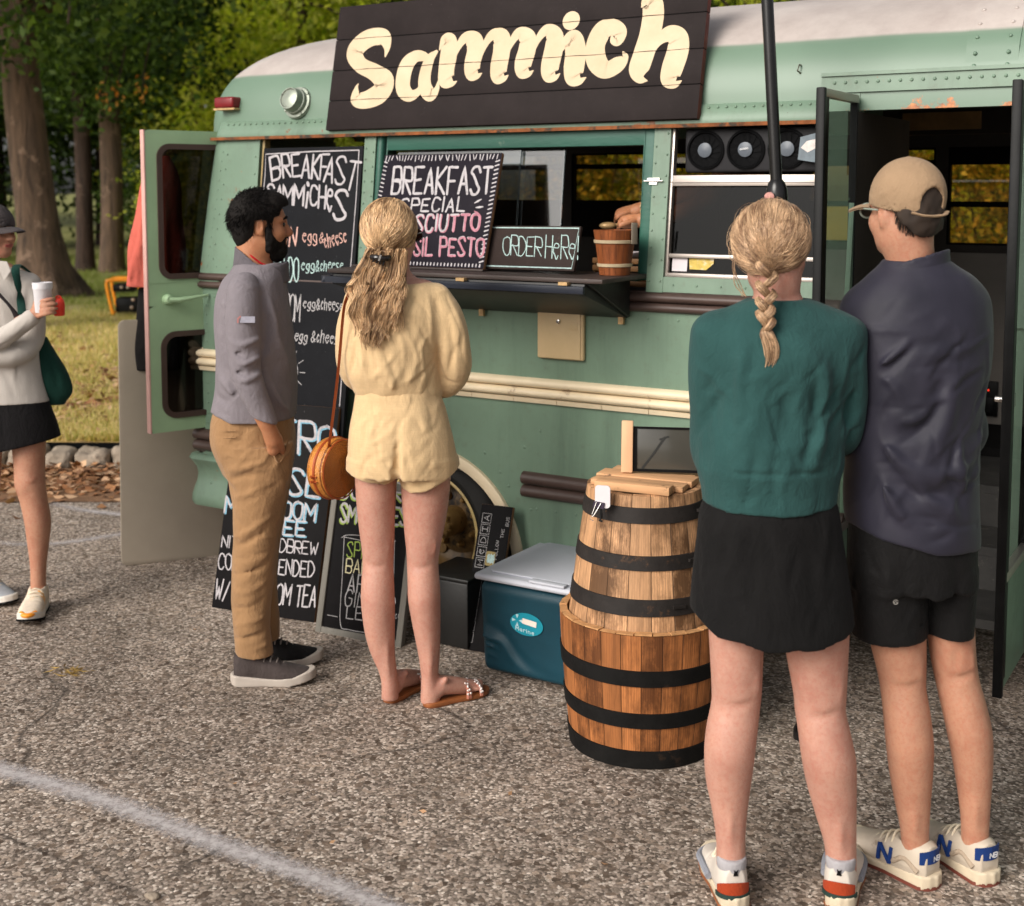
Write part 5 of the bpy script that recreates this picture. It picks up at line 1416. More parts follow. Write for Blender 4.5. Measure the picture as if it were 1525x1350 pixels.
def head(F, O, yaw, sc=1.0, tilt=0.0, male=True, neck=None, ear=1.0, detail=True):
    """head looking along +x of its frame, eyes at height 0; O is the middle of the head"""
    A = lambda p, k=.012: F.add(tf(p, yaw, O, sc, tilt), k)
    Cc = lambda p, k=.01: F.cut(tf(p, yaw, O, sc, tilt), k)
    A(ell((-.015, 0, .035), (.098, .077, .083)), 0)
    A(ell((.020, 0, -.035), (.066, .058, .082)), .03)
    A(ell((.045, 0, -.085), (.034, .036, .026)), .02); A(ell((.066, 0, -.097), (.018, .022, .018)), .016)
    for sg_ in (1, -1):
        A(ell((.0, .050 * sg_, -.062), (.034, .016, .030)), .025)
        A(ell((.052, .038 * sg_, -.028), (.030, .024, .026)), .02)
    A(ell((.072, 0, .022), (.016, .052, .013)), .016)
    A(chain([(.083, 0, .012, .008), (.095, 0, -.010, .0095), (.105, 0, -.028, .0125), (.098, 0, -.036, .009)]), .010)
    for sg_ in (1, -1): A(ell((.093, .013 * sg_, -.033), (.011, .008, .008)), .006)
    if detail:
        for sg_ in (1, -1):
            Cc(ell((.094, .031 * sg_, .006), (.020, .017, .012)), .012); A(ell((.066, .031 * sg_, .004), .0135), .002)
        A(ell((.084, 0, -.056), (.012, .024, .007)), .006); A(ell((.082, 0, -.069), (.012, .021, .008)), .006); Cc(ell((.097, 0, -.0625), (.008, .022, .0022)), .003)
    for sg_ in (1, -1):
        y = .071 * sg_ * (1 if male else .97)
        A(ell((-.012, y + .006 * sg_, -.004), (.018 * ear, .009, .031 * ear), yaw=.35 * sg_, pitch=-.18), .004)
        Cc(ell((-.009, y + .017 * sg_, .002), (.010 * ear, .009, .019 * ear), yaw=.35 * sg_, pitch=-.18), .004)
        A(ell((-.004, y + .005 * sg_, -.029), (.009, .006, .011)), .004)
    if neck is not None: F.add(chain(neck), .02)
def shoe(parent, O, yaw, L=.27, W=.094, style='trainer', mats=None, tilt=0):
    """one shoe: heel at O, toe along the turned +y; upper, sole and patches are parts"""
    M = Matrix.Translation(Vector(O)) @ Matrix.Rotation(yaw, 4, 'Z') @ Matrix.Rotation(tilt, 4, 'X')
    k = L / .27; w = W / .094
    F = Fld((-.07, -.03, -.01), (.07, L + .04, .16), .004)
    st = [(.006, 0, .055, .026 * w, .052), (.03, 0, .058, .036 * w, .056), (.075 * k, 0, .055, .038 * w, .052), (.12 * k, .002, .047, .040 * w, .045), (.165 * k, .004, .038, .045 * w, .036), (.21 * k, .004, .032, .045 * w, .028), (.245 * k, .002, .030, .034 * w, .022), (.268 * k, 0, .028, .014 * w, .012)]
    F.add(loft([(y, x, z, a, b, 2.3) for y, x, z, a, b in st], axis=1), 0)
    F.add(loft([(.05, 0, .062, .036 * w, .055), (.085, 0, .060, .034 * w, .052), (.098, 0, .058, .031 * w, .046)]), .012)
    F.cut(ell((0, .068, .112), (.026 * w, .040, .030)), .006)
    F.fold([(-.02, .115 * k, .085), (0, .118 * k, .093), (.02, .115 * k, .085)], .006, -.003); F.fold([(-.045, .16 * k, .05), (0, .165 * k, .078), (.045, .16 * k, .05)], .005, -.003)
    F.keep(lambda X, Y, Z: Z * -1 + .012 + 0 * X + 0 * Y, 0)
    up = F.mesh('shoe', mats['upper'], parent, M)
    F = Fld((-.07, -.03, -.01), (.07, L + .04, .06), .004)
    h = mats.get('sole_h', .030)
    OUT = crom(np.array([(-.007, .0), (-.004, .017), (.004, .028), (.02, .037), (.08 * k, .040), (.12 * k, .041), (.18 * k, .049), (.225 * k, .046), (.25 * k, .036), (.266 * k, .022), (.275 * k, .0)]), 6)
    def sole(X, Y, Z):
        a = np.interp(Y, OUT[:, 0], OUT[:, 1]) * w
        top = h + .006 * np.cos(Y / L * 6.3) + np.maximum(0, Y - .2 * k) * .18
        bot = np.maximum(0, Y - .19 * k) * .22 + np.maximum(0, .015 - Y) * .25
        return np.maximum(np.maximum(np.abs(X - .003) - a, Z - top), bot + .001 - Z) + 0 * X
    F.add((sole, np.array((-.06, -.01, 0)), np.array((.06, L + .01, .05))), 0)
    so_ = F.mesh('sole', mats['sole'], up)
    mb = MB()
    def sole_ring(h0, h1, off):
        ys = [-.006, .0, .02, .08 * k, .12 * k, .18 * k, .225 * k, .255 * k, .272 * k, .276 * k]; a = [.006, .024, .039, .041, .041, .050, .048, .035, .014, .004]
        pts = [(.003 - x * w - off, y) for x, y in zip(a, ys)] + [(.003 + x * w + off, y) for x, y in zip(a, ys)][::-1]
        mb.grid([[(x, y, h0 + max(0, y - .19 * k) * .22) for x, y in pts], [(x, y, h1 + max(0, y - .19 * k) * .22) for x, y in pts]], close_v=True)
    if 'outsole' in mats:
        sole_ring(.0005, .010, .0008); mb.build('outsole', mats['outsole'], up)
    # laces and collar lining
    mb = MB()
    for i in range(5):
        y = (.105 + .019 * i) * k; z = .1045 - .0072 * i - .0014 * i * i
        mb.tube(crom(np.array([(-.030, y, z - .020), (-.018, y + .003, z - .006), (0, y + .006, z), (.018, y + .003, z - .006), (.030, y, z - .020)]), 4), .0032, 6)
    mb.build('laces', mats['lace'], up)
    return up, M
def patch_on(F_M, name, mat, parent, pts, th=.004):
    """a soft patch: short fat curve hugging a shoe"""
    mb = MB(); mb.tube(crom(np.array(pts), 4), th, 8); return mb.build(name, mat, parent)

def ankle(P, px, y, yaw, dy=0.0):
    """where the heel of a shoe goes so that its collar closes round the ankle"""
    q = P.p(px, y, dy); return (q[0] + math.sin(yaw) * .052, q[1] - math.cos(yaw) * .052, 0)
# ---- shared skins and hairs
SK_FAIR = skin('fair_skin', (.49, .262, .195), .38); SK_WARM = skin('warm_skin', (.46, .235, .150), .36); SK_TAN = skin('tan_skin', (.43, .19, .095), .2)
HAIR_BLK = hairmat('black_hair', (.005, .004, .004), (.011, .009, .008), .75)
HAIR_BLK.node_tree.nodes['Principled BSDF'].inputs['Specular IOR Level'].default_value = .12
HAIR_BRN = hairmat('brown_hair', (.010, .006, .004), (.032, .018, .010), .8)
HAIR_BLD = hairmat('dark_blonde_hair', (.17, .085, .042), (.74, .49, .29), .45)
HAIR_GLD = hairmat('golden_blonde_hair', (.21, .105, .045), (.90, .60, .33), .45)
HAIR_BASE = plain('hair_underlayer', (.13, .07, .035), .6, .3, 30, 90, .4, .003)  # brown hair colour of the solid mass beneath the strands
nrng = np.random.RandomState(11)

def ray_shell(c, r, D):
    """points on an ellipsoid (centre c, radii r) along unit directions D"""
    return np.array(c) + D / np.sqrt(((D / np.array(r)) ** 2).sum(-1, keepdims=True))
def slerp(a, b, t):
    d = np.clip((a * b).sum(-1, keepdims=True), -1, 1); th = np.arccos(d); s_ = np.sin(th) + 1e-6
    return (np.sin((1 - t) * th) * a + np.sin(t * th) * b) / s_
def comb(c, r, starts, root, m=14, lift=.004, jit=.003, gather=.012, rad=.0013, rootoff=None):
    """strands that run over the skull from many starts to one gathering point"""
    n = len(starts); a = starts / np.linalg.norm(starts, axis=1, keepdims=True); b = np.array(root, float); b = b / np.linalg.norm(b)
    B = b + nrng.normal(0, gather / .08, (n, 3)); B /= np.linalg.norm(B, axis=1, keepdims=True)
    t = np.linspace(0, 1, m)[None, :, None]
    D = slerp(a[:, None, :], B[:, None, :], t)
    P = ray_shell(c, r, D)
    out = (P - np.array(c)); out /= np.linalg.norm(out, axis=2, keepdims=True)
    ph = nrng.uniform(0, 6.3, (n, 1, 1)); lf = nrng.uniform(.2, 1.0, (n, 1, 1)) * lift
    P += out * (lf * np.sin(np.pi * np.clip(t, .05, .95)) + .002) + nrng.normal(0, jit * .25, (n, 1, 3)) + out * jit * .5 * np.sin(t * 9 + ph)
    return P
# ================================================================= woman in yellow
Y = Per('woman seen from behind with long golden hair, yellow blouse and yellow shorts', 600, 4.16)
F = Fld((-.24, -.22, 0), (.26, .32, 1.70), .0058)
YO = Y.p(583, 352); YYAW = R(58)
head(F, YO, YYAW, .88, 0, False, [(*Y.p(585, 372, -.01), .046), (*Y.p(588, 398, -.01), .045), (*Y.p(590, 415, -.005), .052), (*Y.p(592, 432, 0), .07)], .9)
F.add(loft(Y.rows([(416, 560, 632, .045), (424, 540, 650, .055), (440, 528, 656, .07), (500, 530, 650, .085), (580, 540, 650, .09), (640, 535, 660, .11), (690, 534, 664, .115)])), .02)
F.add(loft(Y.rows([(670, 527, 594, .085), (735, 530, 590, .075), (780, 534, 588, .064), (820, 539, 587, .054), (842, 540, 586, .052), (870, 538, 587, .057, -.006), (900, 538, 588, .060, -.008), (940, 543, 588, .051, -.002), (970, 551, 588, .040), (1000, 564, 591, .034), (1018, 568, 593, .035), (1040, 568, 594, .034)])), .008)
F.add(loft(Y.rows([(670, 595, 674, .09), (740, 598, 669, .077), (780, 601, 663, .066), (820, 605, 655, .056), (842, 606, 653, .053), (870, 607, 655, .058, -.006), (895, 608, 656, .060, -.008), (940, 616, 656, .051, -.002), (975, 623, 655, .040), (1005, 627, 653, .034), (1022, 627, 654, .035), (1045, 626, 655, .034)])), .008)
Y.fold(F, [(542, 838), (562, 845), (585, 838)], .009, -.006, -.052); Y.fold(F, [(608, 841), (630, 847), (652, 839)], .009, -.006, -.052)
for x0 in (546, 582, 611, 649): Y.fold(F, [(x0, 805), (x0, 832)], .010, .005, -.045)
Y.fold(F, [(577, 955), (579, 1010)], .011, .006, -.04); Y.fold(F, [(641, 960), (641, 1012)], .011, .006, -.04)
feet = []
for hx, hy, yaw in ((579, 1046, -.55), (636, 1052, -1.0)):
    h = gnd(hx, hy); O = np.array((h[0] - Y.X, h[1] - Y.Y, .018)); feet.append((O, yaw))
    d = np.array([-math.sin(yaw), math.cos(yaw), 0]); l = np.array([d[1], -d[0], 0])
    T = lambda a, b, c: tuple(O + d * a + l * b + np.array([0, 0, c]))
    F.add(ell(T(.028, 0, .026), (.029, .029, .027)), .01)
    F.add(chain([(*T(.05, 0, .045), .033), (*T(.10, .003, .034), .030), (*T(.15, .004, .020), .026), (*T(.175, .004, .015), .022)]), .012)
    sd = 1 if hx > 600 else -1
    F.add(ell(T(.055, .030, .072), .011), .01); F.add(ell(T(.055, -.030, .066), .011), .01)
    for j, (b, L_, r) in enumerate(((-.026, .225, .0105), (-.011, .222, .0085), (.003, .214, .008), (.016, .205, .0078), (.028, .193, .0072))):
        F.add(chain([(*T(.165, b * .85 * sd + .003, .014), r), (*T(L_ - .012, b * sd + .004, .013), r), (*T(L_, b * sd + .004, .009), r * .85)], 3), .004)
for sx in (-1, 1):
    F.add(chain([(sx * .10, .09, 1.11, .033), (sx * .06, .16, 1.12, .030), (-sx * .02, .18, 1.135, .025)]), .01)
    for j in range(4): F.add(chain([(-sx * .03, .18, 1.15 - j * .016, .0085), (-sx * .065, .177, 1.155 - j * .016, .0085), (-sx * .095, .162, 1.15 - j * .016, .007)], 3), .004)
    F.add(chain([(-sx * .02, .185, 1.155, .0095), (-sx * .045, .19, 1.172, .0085)], 3), .006)
F.mesh('body', SK_FAIR, Y.root)
GAUZE = cloth('yellow_gauze', rgb(210, 179, 136), 400, .4, .05, .9, slub=.28, sheen=.2)
F = Fld((-.24, -.22, 1.0), (.26, .32, 1.48), .0048)
F.add(loft(Y.rows([(419, 556, 640, .050, -.005), (428, 538, 654, .066, -.008), (442, 524, 662, .080, -.01), (462, 515, 666, .098, -.012), (490, 512, 664, .110, -.012), (525, 511, 656, .118, -.01), (555, 516, 654, .120, -.006), (573, 522, 656, .116), (583, 526, 657, .108), (590, 531, 656, .100)])), 0)
F.add(Y.ch([(650, 444, -.005, .048), (664, 475, -.01, .056), (673, 515, -.005, .058), (676, 550, .02, .054), (664, 574, .06, .042), (640, 570, .12, .038), (600, 560, .16, .036)]), .016)
F.add(Y.ch([(532, 448, -.0, .046), (524, 490, .03, .052), (524, 540, .06, .050), (540, 566, .11, .04), (590, 560, .16, .036)]), .02)
F.cut(loft(Y.rows([(405, 560, 648, .055, -.01), (418, 563, 640, .052, -.01), (426, 575, 628, .045, -.005), (432, 585, 618, .03, -.0)])), .006)
for pts, w, d in (([(652, 500, -.10), (655, 540, -.10), (657, 578, -.08)], .010, -.020), ([(540, 560), (548, 575), (552, 588)], .009, .006), ([(560, 560), (566, 575), (568, 588)], .009, -.006), ([(580, 552), (584, 572), (585, 588)], .009, .006), ([(602, 556), (604, 574), (604, 588)], .009, -.006), ([(622, 552), (622, 572), (620, 588)], .009, .006), ([(640, 548), (640, 570), (636, 588)], .009, -.006),
                  ([(640, 490), (630, 530), (612, 570)], .018, .009), ([(648, 510), (638, 545), (622, 578)], .012, -.008), ([(530, 500), (536, 540), (548, 575)], .016, .007), ([(600, 470), (615, 500), (625, 540)], .02, -.005), ([(560, 500), (568, 535), (580, 565)], .018, .006), ([(545, 480), (545, 520), (552, 560)], .014, -.005),
                  ([(650, 450, -.06), (658, 480, -.09), (654, 510, -.11)], .010, -.006), ([(680, 470, -.05), (690, 510, -.04), (688, 555, -.02)], .014, .006), ([(668, 470, -.06), (674, 520, -.06), (672, 565, -.04)], .012, -.005), ([(515, 470, -.04), (514, 520, -.03), (520, 560, -.02)], .012, .006)): Y.fold(F, pts, w, d * 1.5, -.125)
F.noise(.007, (11, 11, 5), 33); F.noise(.002, (30, 30, 9), 34); F.creases(70, (-.17, .2), (1.07, 1.36), 78, 26, (.05, .15), (.006, .010), (.002, .0055), 14)
F.mesh('blouse', GAUZE, Y.root)
F = Fld((-.22, -.20, .66), (.24, .20, 1.14), .006)
F.add(loft(Y.rows([(566, 534, 650, .098), (577, 531, 655, .100), (590, 529, 657, .108), (612, 525, 665, .120, -.004), (645, 520, 674, .132, -.010), (680, 518, 680, .138, -.012), (705, 518, 680, .136, -.01)])), 0)
F.add(loft(Y.rows([(680, 517, 592, .112), (712, 516, 590, .108), (745, 517, 588, .104)])), .012); F.add(loft(Y.rows([(680, 594, 681, .116), (712, 596, 684, .112), (745, 598, 685, .108)])), .012)
hx_, hz_ = zip(*[(Y.p(x, y, -.09)[0], Y.p(x, y, -.09)[2]) for x, y in ((514, 709), (540, 718), (570, 726), (589, 720), (596, 731), (612, 735), (634, 731), (660, 719), (686, 700))])
F.keep(lambda X, Y_, Z: np.interp(X, hx_, hz_) + .03 * np.clip(Y_ + .02, 0, .2) - Z)
for a in (525, 547, 567): pass
F.cut(loft(Y.rows([(702, 523, 586, .090), (745, 521, 586, .092), (770, 521, 586, .092)])), .003); F.cut(loft(Y.rows([(702, 601, 676, .094), (745, 600, 680, .098), (770, 600, 680, .098)])), .003)
for pts, w, d in (([(592, 650), (592, 690), (593, 730)], .014, -.016), ([(570, 680), (582, 700), (590, 722)], .012, -.007), ([(620, 690), (606, 708), (598, 726)], .012, .006), ([(560, 590), (556, 620), (545, 660)], .014, .006), ([(620, 588), (628, 620), (640, 655)], .014, .005), ([(596, 590), (594, 620), (592, 650)], .012, -.005), ([(640, 690), (660, 700), (678, 697)], .012, .005), ([(540, 690), (560, 708), (572, 722)], .012, .006),
                  ([(536, 600), (532, 640), (528, 690)], .012, .004), ([(655, 610), (664, 650), (668, 690)], .012, -.005)): Y.fold(F, pts, w, d * 1.4, -.13)
for x in range(536, 655, 9): Y.fold(F, [(x, 584), (x + 2, 600)], .006, .0035, -.105)
F.noise(.004, (13, 13, 6), 43); F.noise(.0015, (36, 36, 16), 44); F.creases(45, (-.16, .16), (.78, 1.02), 80, 35, (.04, .11), (.006, .010), (.002, .004), 15)
F.mesh('shorts', GAUZE, Y.root)
# hair: half up in a dark clip, long loose waves below
yf = np.array([math.cos(YYAW), math.sin(YYAW), 0]); yr = np.array([yf[1], -yf[0], 0])
yc = np.array(YO) + np.array([-.008, -.012, .030])
F = Fld((-.15, -.18, 1.30), (.13, .14, 1.72), .005)
F.add(ell(yc, (.080, .087, .086)), 0)
F.keep(lambda X, Y_, Z: (X - YO[0]) * yf[0] + (Y_ - YO[1]) * yf[1] - .045 - np.maximum(0, Z - YO[2] - .02) * 1.1)
F.keep(lambda X, Y_, Z: YO[2] - .055 - Z + 0 * X)
F.add(loft(Y.rows([(372, 552, 606, .035, -.055), (400, 545, 606, .032, -.060), (440, 540, 604, .026, -.085), (470, 545, 596, .018, -.105)])), .02)
hb = F.mesh('hair', HAIR_BASE, Y.root)
clip_d = np.array(Y.p(566, 384, -.09)) - yc
D = nrng.normal(0, 1, (9000, 3)); D /= np.linalg.norm(D, axis=1, keepdims=True)
fwd, rgt = D @ yf, D @ yr
ok = (fwd < .45 + .45 * np.maximum(0, D[:, 2])) & (D[:, 2] > -.25) & ~((rgt > .5) & (D[:, 2] < -.02) & (fwd > -.1))
tubes('strands', comb(yc, (.086, .0915, .0905), D[ok][:2400], clip_d, 16, .006, .0012, .016), np.linspace(.0016, .0011, 16), HAIR_GLD, hb, 3)
locks = []
for q in range(70):
    u = nrng.uniform(0, 1); bk = nrng.uniform(0, 1)
    x0 = 547 + 58 * u; y0 = 366 + 26 * nrng.uniform(0, 1) + 8 * abs(u - .4)
    xe = 530 + 66 * u + nrng.normal(0, 7); ye = 470 + 55 * (1 - 1.5 * abs(u - .42)) + nrng.normal(0, 10) - 15 * bk
    amp, wl, ph = nrng.uniform(.006, .013), nrng.uniform(38, 60), nrng.uniform(0, 6.3)
    tt = np.linspace(0, 1, 22); ys = y0 + (ye - y0) * tt; xs = x0 + (xe - x0) * tt ** .8 - 12 * np.sin(tt * 3) * (1 - u)
    dep = np.interp(ys, [365, 395, 430, 460, 530], [-.085, -.082, -.098, -.122, -.138]) - .014 * bk
    C_ = np.array([Y.p(a, b, c) for a, b, c in zip(xs, ys, dep)])
    grow = np.clip(tt * 2.2, 0, 1)
    C_[:, 0] += amp * np.sin((ys - y0) / wl * 6.28 + ph) * grow; C_[:, 1] += amp * .6 * np.cos((ys - y0) / wl * 6.28 + ph) * grow
    wd = (.0085 * np.sin(np.clip(tt * 1.5 + .5, 0, 2.6)) + .002)
    for s_ in range(30):
        th, r_ = nrng.uniform(0, 6.28), math.sqrt(nrng.uniform(0, 1)); e_ = nrng.uniform(.80, 1.0)
        o = C_ + np.stack([wd * r_ * math.cos(th), wd * r_ * math.sin(th) * .8, 0 * tt], 1) + nrng.normal(0, .0012, (1, 3))
        o = np.stack([np.interp(tt * e_, tt, o[:, i]) for i in range(3)], 1)
        locks.append(o)
tubes('loose_waves', np.array(locks), np.linspace(.0013, .0006, 22), HAIR_GLD, hb, 3)
CM = Matrix.Translation(Vector(Y.p(566, 385, -.115))) @ Matrix.Rotation(.35, 4, 'Y')
mb = MB(); mb.tube(crom(np.array([(CM @ Vector(v)) for v in ((-.026, .012, -.006), (-.012, -.004, -.002), (.012, -.004, .004), (.026, .012, .010))]), 5), [.010] * 16, 10, 1.0)
for k_ in range(4): mb.box(-.02 + k_ * .011, -.014 + k_ * .011, -.006, .012, -.018, -.004, CM)
cl_ = mb.build('hair_clip', plain('tortoise_clip', (.012, .009, .008), .18, .3, 60, 90, .05, .001), hb)
mb = MB(); mb.box(-.003, .003, -.016, -.012, -.008, .012, CM); mb.build('clip_bar', MATS['chrome'], cl_)
# sunglasses
def YH(a, b, c): return np.array(YO) + (yf * a - yr * b) * .88 + np.array([0, 0, c * .88])
mb = MB()
for sg_ in (1, -1):
    mb.tube([YH(.108, .034 * sg_ + .027 * math.cos(t), .002 + .022 * math.sin(t)) for t in np.linspace(0, 2 * math.pi, 19)], .003, 6)
    mb.tube([YH(.106, .060 * sg_, .010), YH(.06, .078 * sg_, .010), YH(.0, .084 * sg_, .006)], .0032, 6)
sg__ = mb.build('sunglasses', plain('brown_frame', rgb(58, 28, 22), .25, .2, 40), Y.root)
for sg_ in (1, -1):
    mb = MB(); mb.face([YH(.108, .034 * sg_ + .026 * math.cos(t), .002 + .021 * math.sin(t)) for t in np.linspace(0, 2 * math.pi, 18, endpoint=False)]); mb.build('lens', plain('brown_lens', rgb(52, 26, 22), .1, .1), sg__)
# studded sandals
TANL = plain('tan_leather', rgb(142, 84, 46), .5, .15, 16, 120, .2, .001); ROSE = plain('rose_strap', rgb(176, 112, 92), .45, .12, 20); PEARL = plain('pearl_stud', rgb(226, 214, 208), .2, .04, 40, metal=.3)
for O, yaw in feet:
    M = Matrix.Translation(Vector((O[0], O[1], 0))) @ Matrix.Rotation(yaw, 4, 'Z')
    out = [(-.03, .0), (-.022, -.02), (0, -.027)]
    prof = [(-.03, .03), (-.034, .08), (-.040, .14), (-.046, .185), (-.036, .225), (-.012, .243), (.018, .235), (.042, .20), (.045, .16), (.036, .09), (.032, .03), (.022, -.004), (0, -.012), (-.022, -.004)]
    mb = MB(); mb.extrude([tuple(q) for q in crom(np.array(prof + prof[:1]), 3)[:-1]], .002, .017, 'xyz', M); so__ = mb.build('sandal_sole', TANL, Y.root, bevel=.003)
    mb = MB(); mb.extrude([tuple(q) for q in crom(np.array([(-.030, .07), (-.032, .03), (-.022, -.003), (0, -.011), (.022, -.003), (.032, .03), (.032, .07)]), 3)], .0, .010, 'xyz', M); mb.build('heel_block', plain('stacked_heel', rgb(112, 62, 34), .5, .2, 30), so__)
    mb = MB()
    arc = lambda y0, tw, h: [M @ Vector((.045 * math.cos(t) + .002, y0 + tw * math.cos(t), .012 + h * math.sin(t))) for t in np.linspace(.0, math.pi, 13)]
    S3 = [arc(.125, .02, .048), arc(.155, -.022, .044), arc(.175, .016, .036), arc(.195, -.01, .030)]
    for A_ in S3: mb.tube(A_, .0055, 6, .5)
    sp_ = mb.build('straps', ROSE, so__)
    mb = MB()
    for A_ in S3:
        for v in A_[1:-1]: mb.ball(v + Vector((0, -.002, .005)), .0042, None, 6)
    mb.build('studs', PEARL, sp_)
# round rattan bag with a long strap: a thing of its own
bgc = at(497, 697, 4.20)
BM = Matrix.Translation(Vector(bgc)) @ Matrix.Rotation(R(58), 4, 'Z') @ Matrix.Rotation(math.pi / 2, 4, 'X')
bag = thing('round_bag', 'round honey coloured rattan bag on a rust strap at the hip of the yellow woman', 'bag', BM)
t = NT('rattan'); wv = t.n('ShaderNodeTexWave', _wave_type='RINGS', _rings_direction='Z', Scale=60.0, Distortion=.6); t.l(t.co, wv.inputs['Vector'])
ck = t.n('ShaderNodeTexVoronoi', Scale=210.0); t.l(t.co, ck.inputs['Vector'])
b_ = t.ramp(wv.outputs['Fac'], [(.2, rgb(132, 72, 22)), (.7, rgb(206, 132, 54))]); b_ = t.mix(.4, b_, t.ramp(ck.outputs['Distance'], [(.1, 1.15), (.7, .4)]), 'MULTIPLY'); b_ = t.mix(.55, b_, t.ramp(t.noise(12, 4), [(.3, .6), (.7, 1.25)]), 'MULTIPLY')
t.col(b_); t.set(Roughness=.42); t.bump(t.math('ADD', wv.outputs['Fac'], ck.outputs['Distance']), .6, .003)
mb = MB(); mb.lathe([(.0001, -.038), (.06, -.040), (.094, -.036), (.101, -.024), (.103, -.003), (.100, 0), (.103, .003), (.101, .024), (.094, .036), (.06, .040), (.0001, .038)], 48, None, False); mb.build('body', t.m, bag, angle=50)
RST = plain('rust_leather', rgb(158, 72, 30), .5, .15, 20, 120, .15, .001)
mb = MB()
for z in (-.001, ): mb.lathe([(.1035, -.006), (.1065, -.003), (.1065, .003), (.1035, .006)], 48, None, False)
mb.lathe([(.098, .034), (.102, .037), (.098, .040)], 48, None, False); mb.build('rim_binding', RST, bag)
mb = MB()
for x in (-.008, .008): mb.tube([(-.103, x - .02, -.012), (-.112, x - .02, 0), (-.103, x - .02, .012)], .004, 6)
mb.build('clasp', RST, bag)
Bi = BM.inverted()
mb = MB()
st1 = [Vector(at(488, 672, 4.15)), Vector(at(492, 650, 4.13)), Vector(at(503, 560, 4.10)), Vector(at(511, 470, 4.07)), Vector(at(516, 446, 4.07)), Vector(at(524, 430, 4.10)), Vector(at(533, 428, 4.18)), Vector(at(530, 450, 4.27))]
mb.tube([Bi @ Vector(q) for q in crom(np.array(st1), 5)], .0075, 6, .35)
mb.build('strap', RST, bag)
def body_core(F, P, rows, hips=None):
    F.add(loft(P.rows(rows)), .02)
def heel_band(parent, M, name, mat, z0, z1, off, a0=-165, a1=-15, w=1.0, cy=.034, top=None):
    mb = MB(); P = []
    for a in np.linspace(R(a0), R(a1), 15):
        zt = z1 if top is None else z1 + top * (1 - abs((a + math.pi / 2) / 1.3) ** 2)
        P.append([((.0375 * w + off) * math.cos(a), cy + (.031 + off) * math.sin(a), z) for z in np.linspace(z0, zt, 4)])
    mb.grid(P)
    mb.grid([[(q[0][0] * .93, q[0][1] * .93 + cy * .07, q[0][2]), q[0]] for q in P]); mb.grid([[q[-1], (q[-1][0] * .93, q[-1][1] * .93 + cy * .07, q[-1][2])] for q in P])
    return mb.build(name, mat, parent, angle=60)

# ================================================================= woman in the green sweatshirt
G = Per('woman seen from behind with a blonde braid, dark green sweatshirt and black skirt', 1150, 2.97)
F = Fld((-.27, -.20, .0), (.24, .27, 1.70), .0055)
HO = G.p(1153, 376)
head(F, HO, R(60), .90, 0, False, [(*G.p(1155, 398, -.015), .047), (*G.p(1157, 425, -.015), .046), (*G.p(1158, 448, -.005), .052), (*G.p(1158, 470, 0), .07)], .95)
F.add(loft(G.rows([(470, 1075, 1240, .05), (520, 1050, 1262, .08), (600, 1056, 1250, .09), (680, 1052, 1240, .09), (760, 1050, 1240, .11), (860, 1046, 1254, .12), (905, 1046, 1256, .11)])), .02)
F.add(loft(G.rows([(870, 1050, 1145, .078), (930, 1055, 1138, .072), (985, 1058, 1136, .064), (1030, 1060, 1134, .056), (1050, 1059, 1132, .053, 0), (1085, 1052, 1128, .058, -.006), (1120, 1049, 1124, .060, -.008), (1160, 1051, 1119, .052, -.002), (1205, 1060, 1113, .040), (1245, 1066, 1110, .034), (1275, 1067, 1110, .036), (1320, 1066, 1110, .036)])), .01)
F.add(loft(G.rows([(870, 1156, 1262, .082), (935, 1164, 1264, .076), (985, 1173, 1262, .066), (1035, 1182, 1260, .057), (1058, 1184, 1259, .054), (1090, 1189, 1266, .058, -.006), (1130, 1194, 1274, .061, -.008), (1170, 1202, 1275, .054, -.002), (1215, 1215, 1275, .041), (1255, 1227, 1275, .035), (1285, 1230, 1275, .036), (1330, 1230, 1275, .037)])), .01)
G.fold(F, [(1062, 1046), (1095, 1053), (1132, 1046)], .009, -.006, -.055); G.fold(F, [(1186, 1062), (1220, 1070), (1258, 1060)], .009, -.006, -.055)
G.fold(F, [(1068, 1000), (1066, 1035)], .012, .005, -.045); G.fold(F, [(1128, 1000), (1130, 1038)], .012, .005, -.045); G.fold(F, [(1190, 1010), (1190, 1048)], .012, .005, -.045); G.fold(F, [(1252, 1010), (1254, 1045)], .012, .005, -.045)
G.fold(F, [(1088, 1215), (1089, 1270)], .011, .006, -.045); G.fold(F, [(1252, 1225), (1254, 1280)], .011, .006, -.045)
for a, b in ((1060, 1000), (1230, 1000)): pass
# folded forearms with hands tucked at the front
for sx in (-1, 1):
    F.add(chain([(sx * .10, .08, 1.08, .036), (sx * .05, .15, 1.10, .034), (-sx * .02, .175, 1.115, .027)]), .01)
    for j in range(4): F.add(chain([(-sx * .03, .175, 1.13 - j * .017, .009), (-sx * .07, .172, 1.135 - j * .017, .009), (-sx * .105, .155, 1.13 - j * .017, .0075)], 3), .004)
    F.add(chain([(-sx * .02, .18, 1.135, .010), (-sx * .05, .185, 1.155, .009)], 3), .006)
F.keep(lambda X, Y, Z: .06 - Z + 0 * X + 0 * Y)
F.mesh('body', SK_FAIR, G.root)
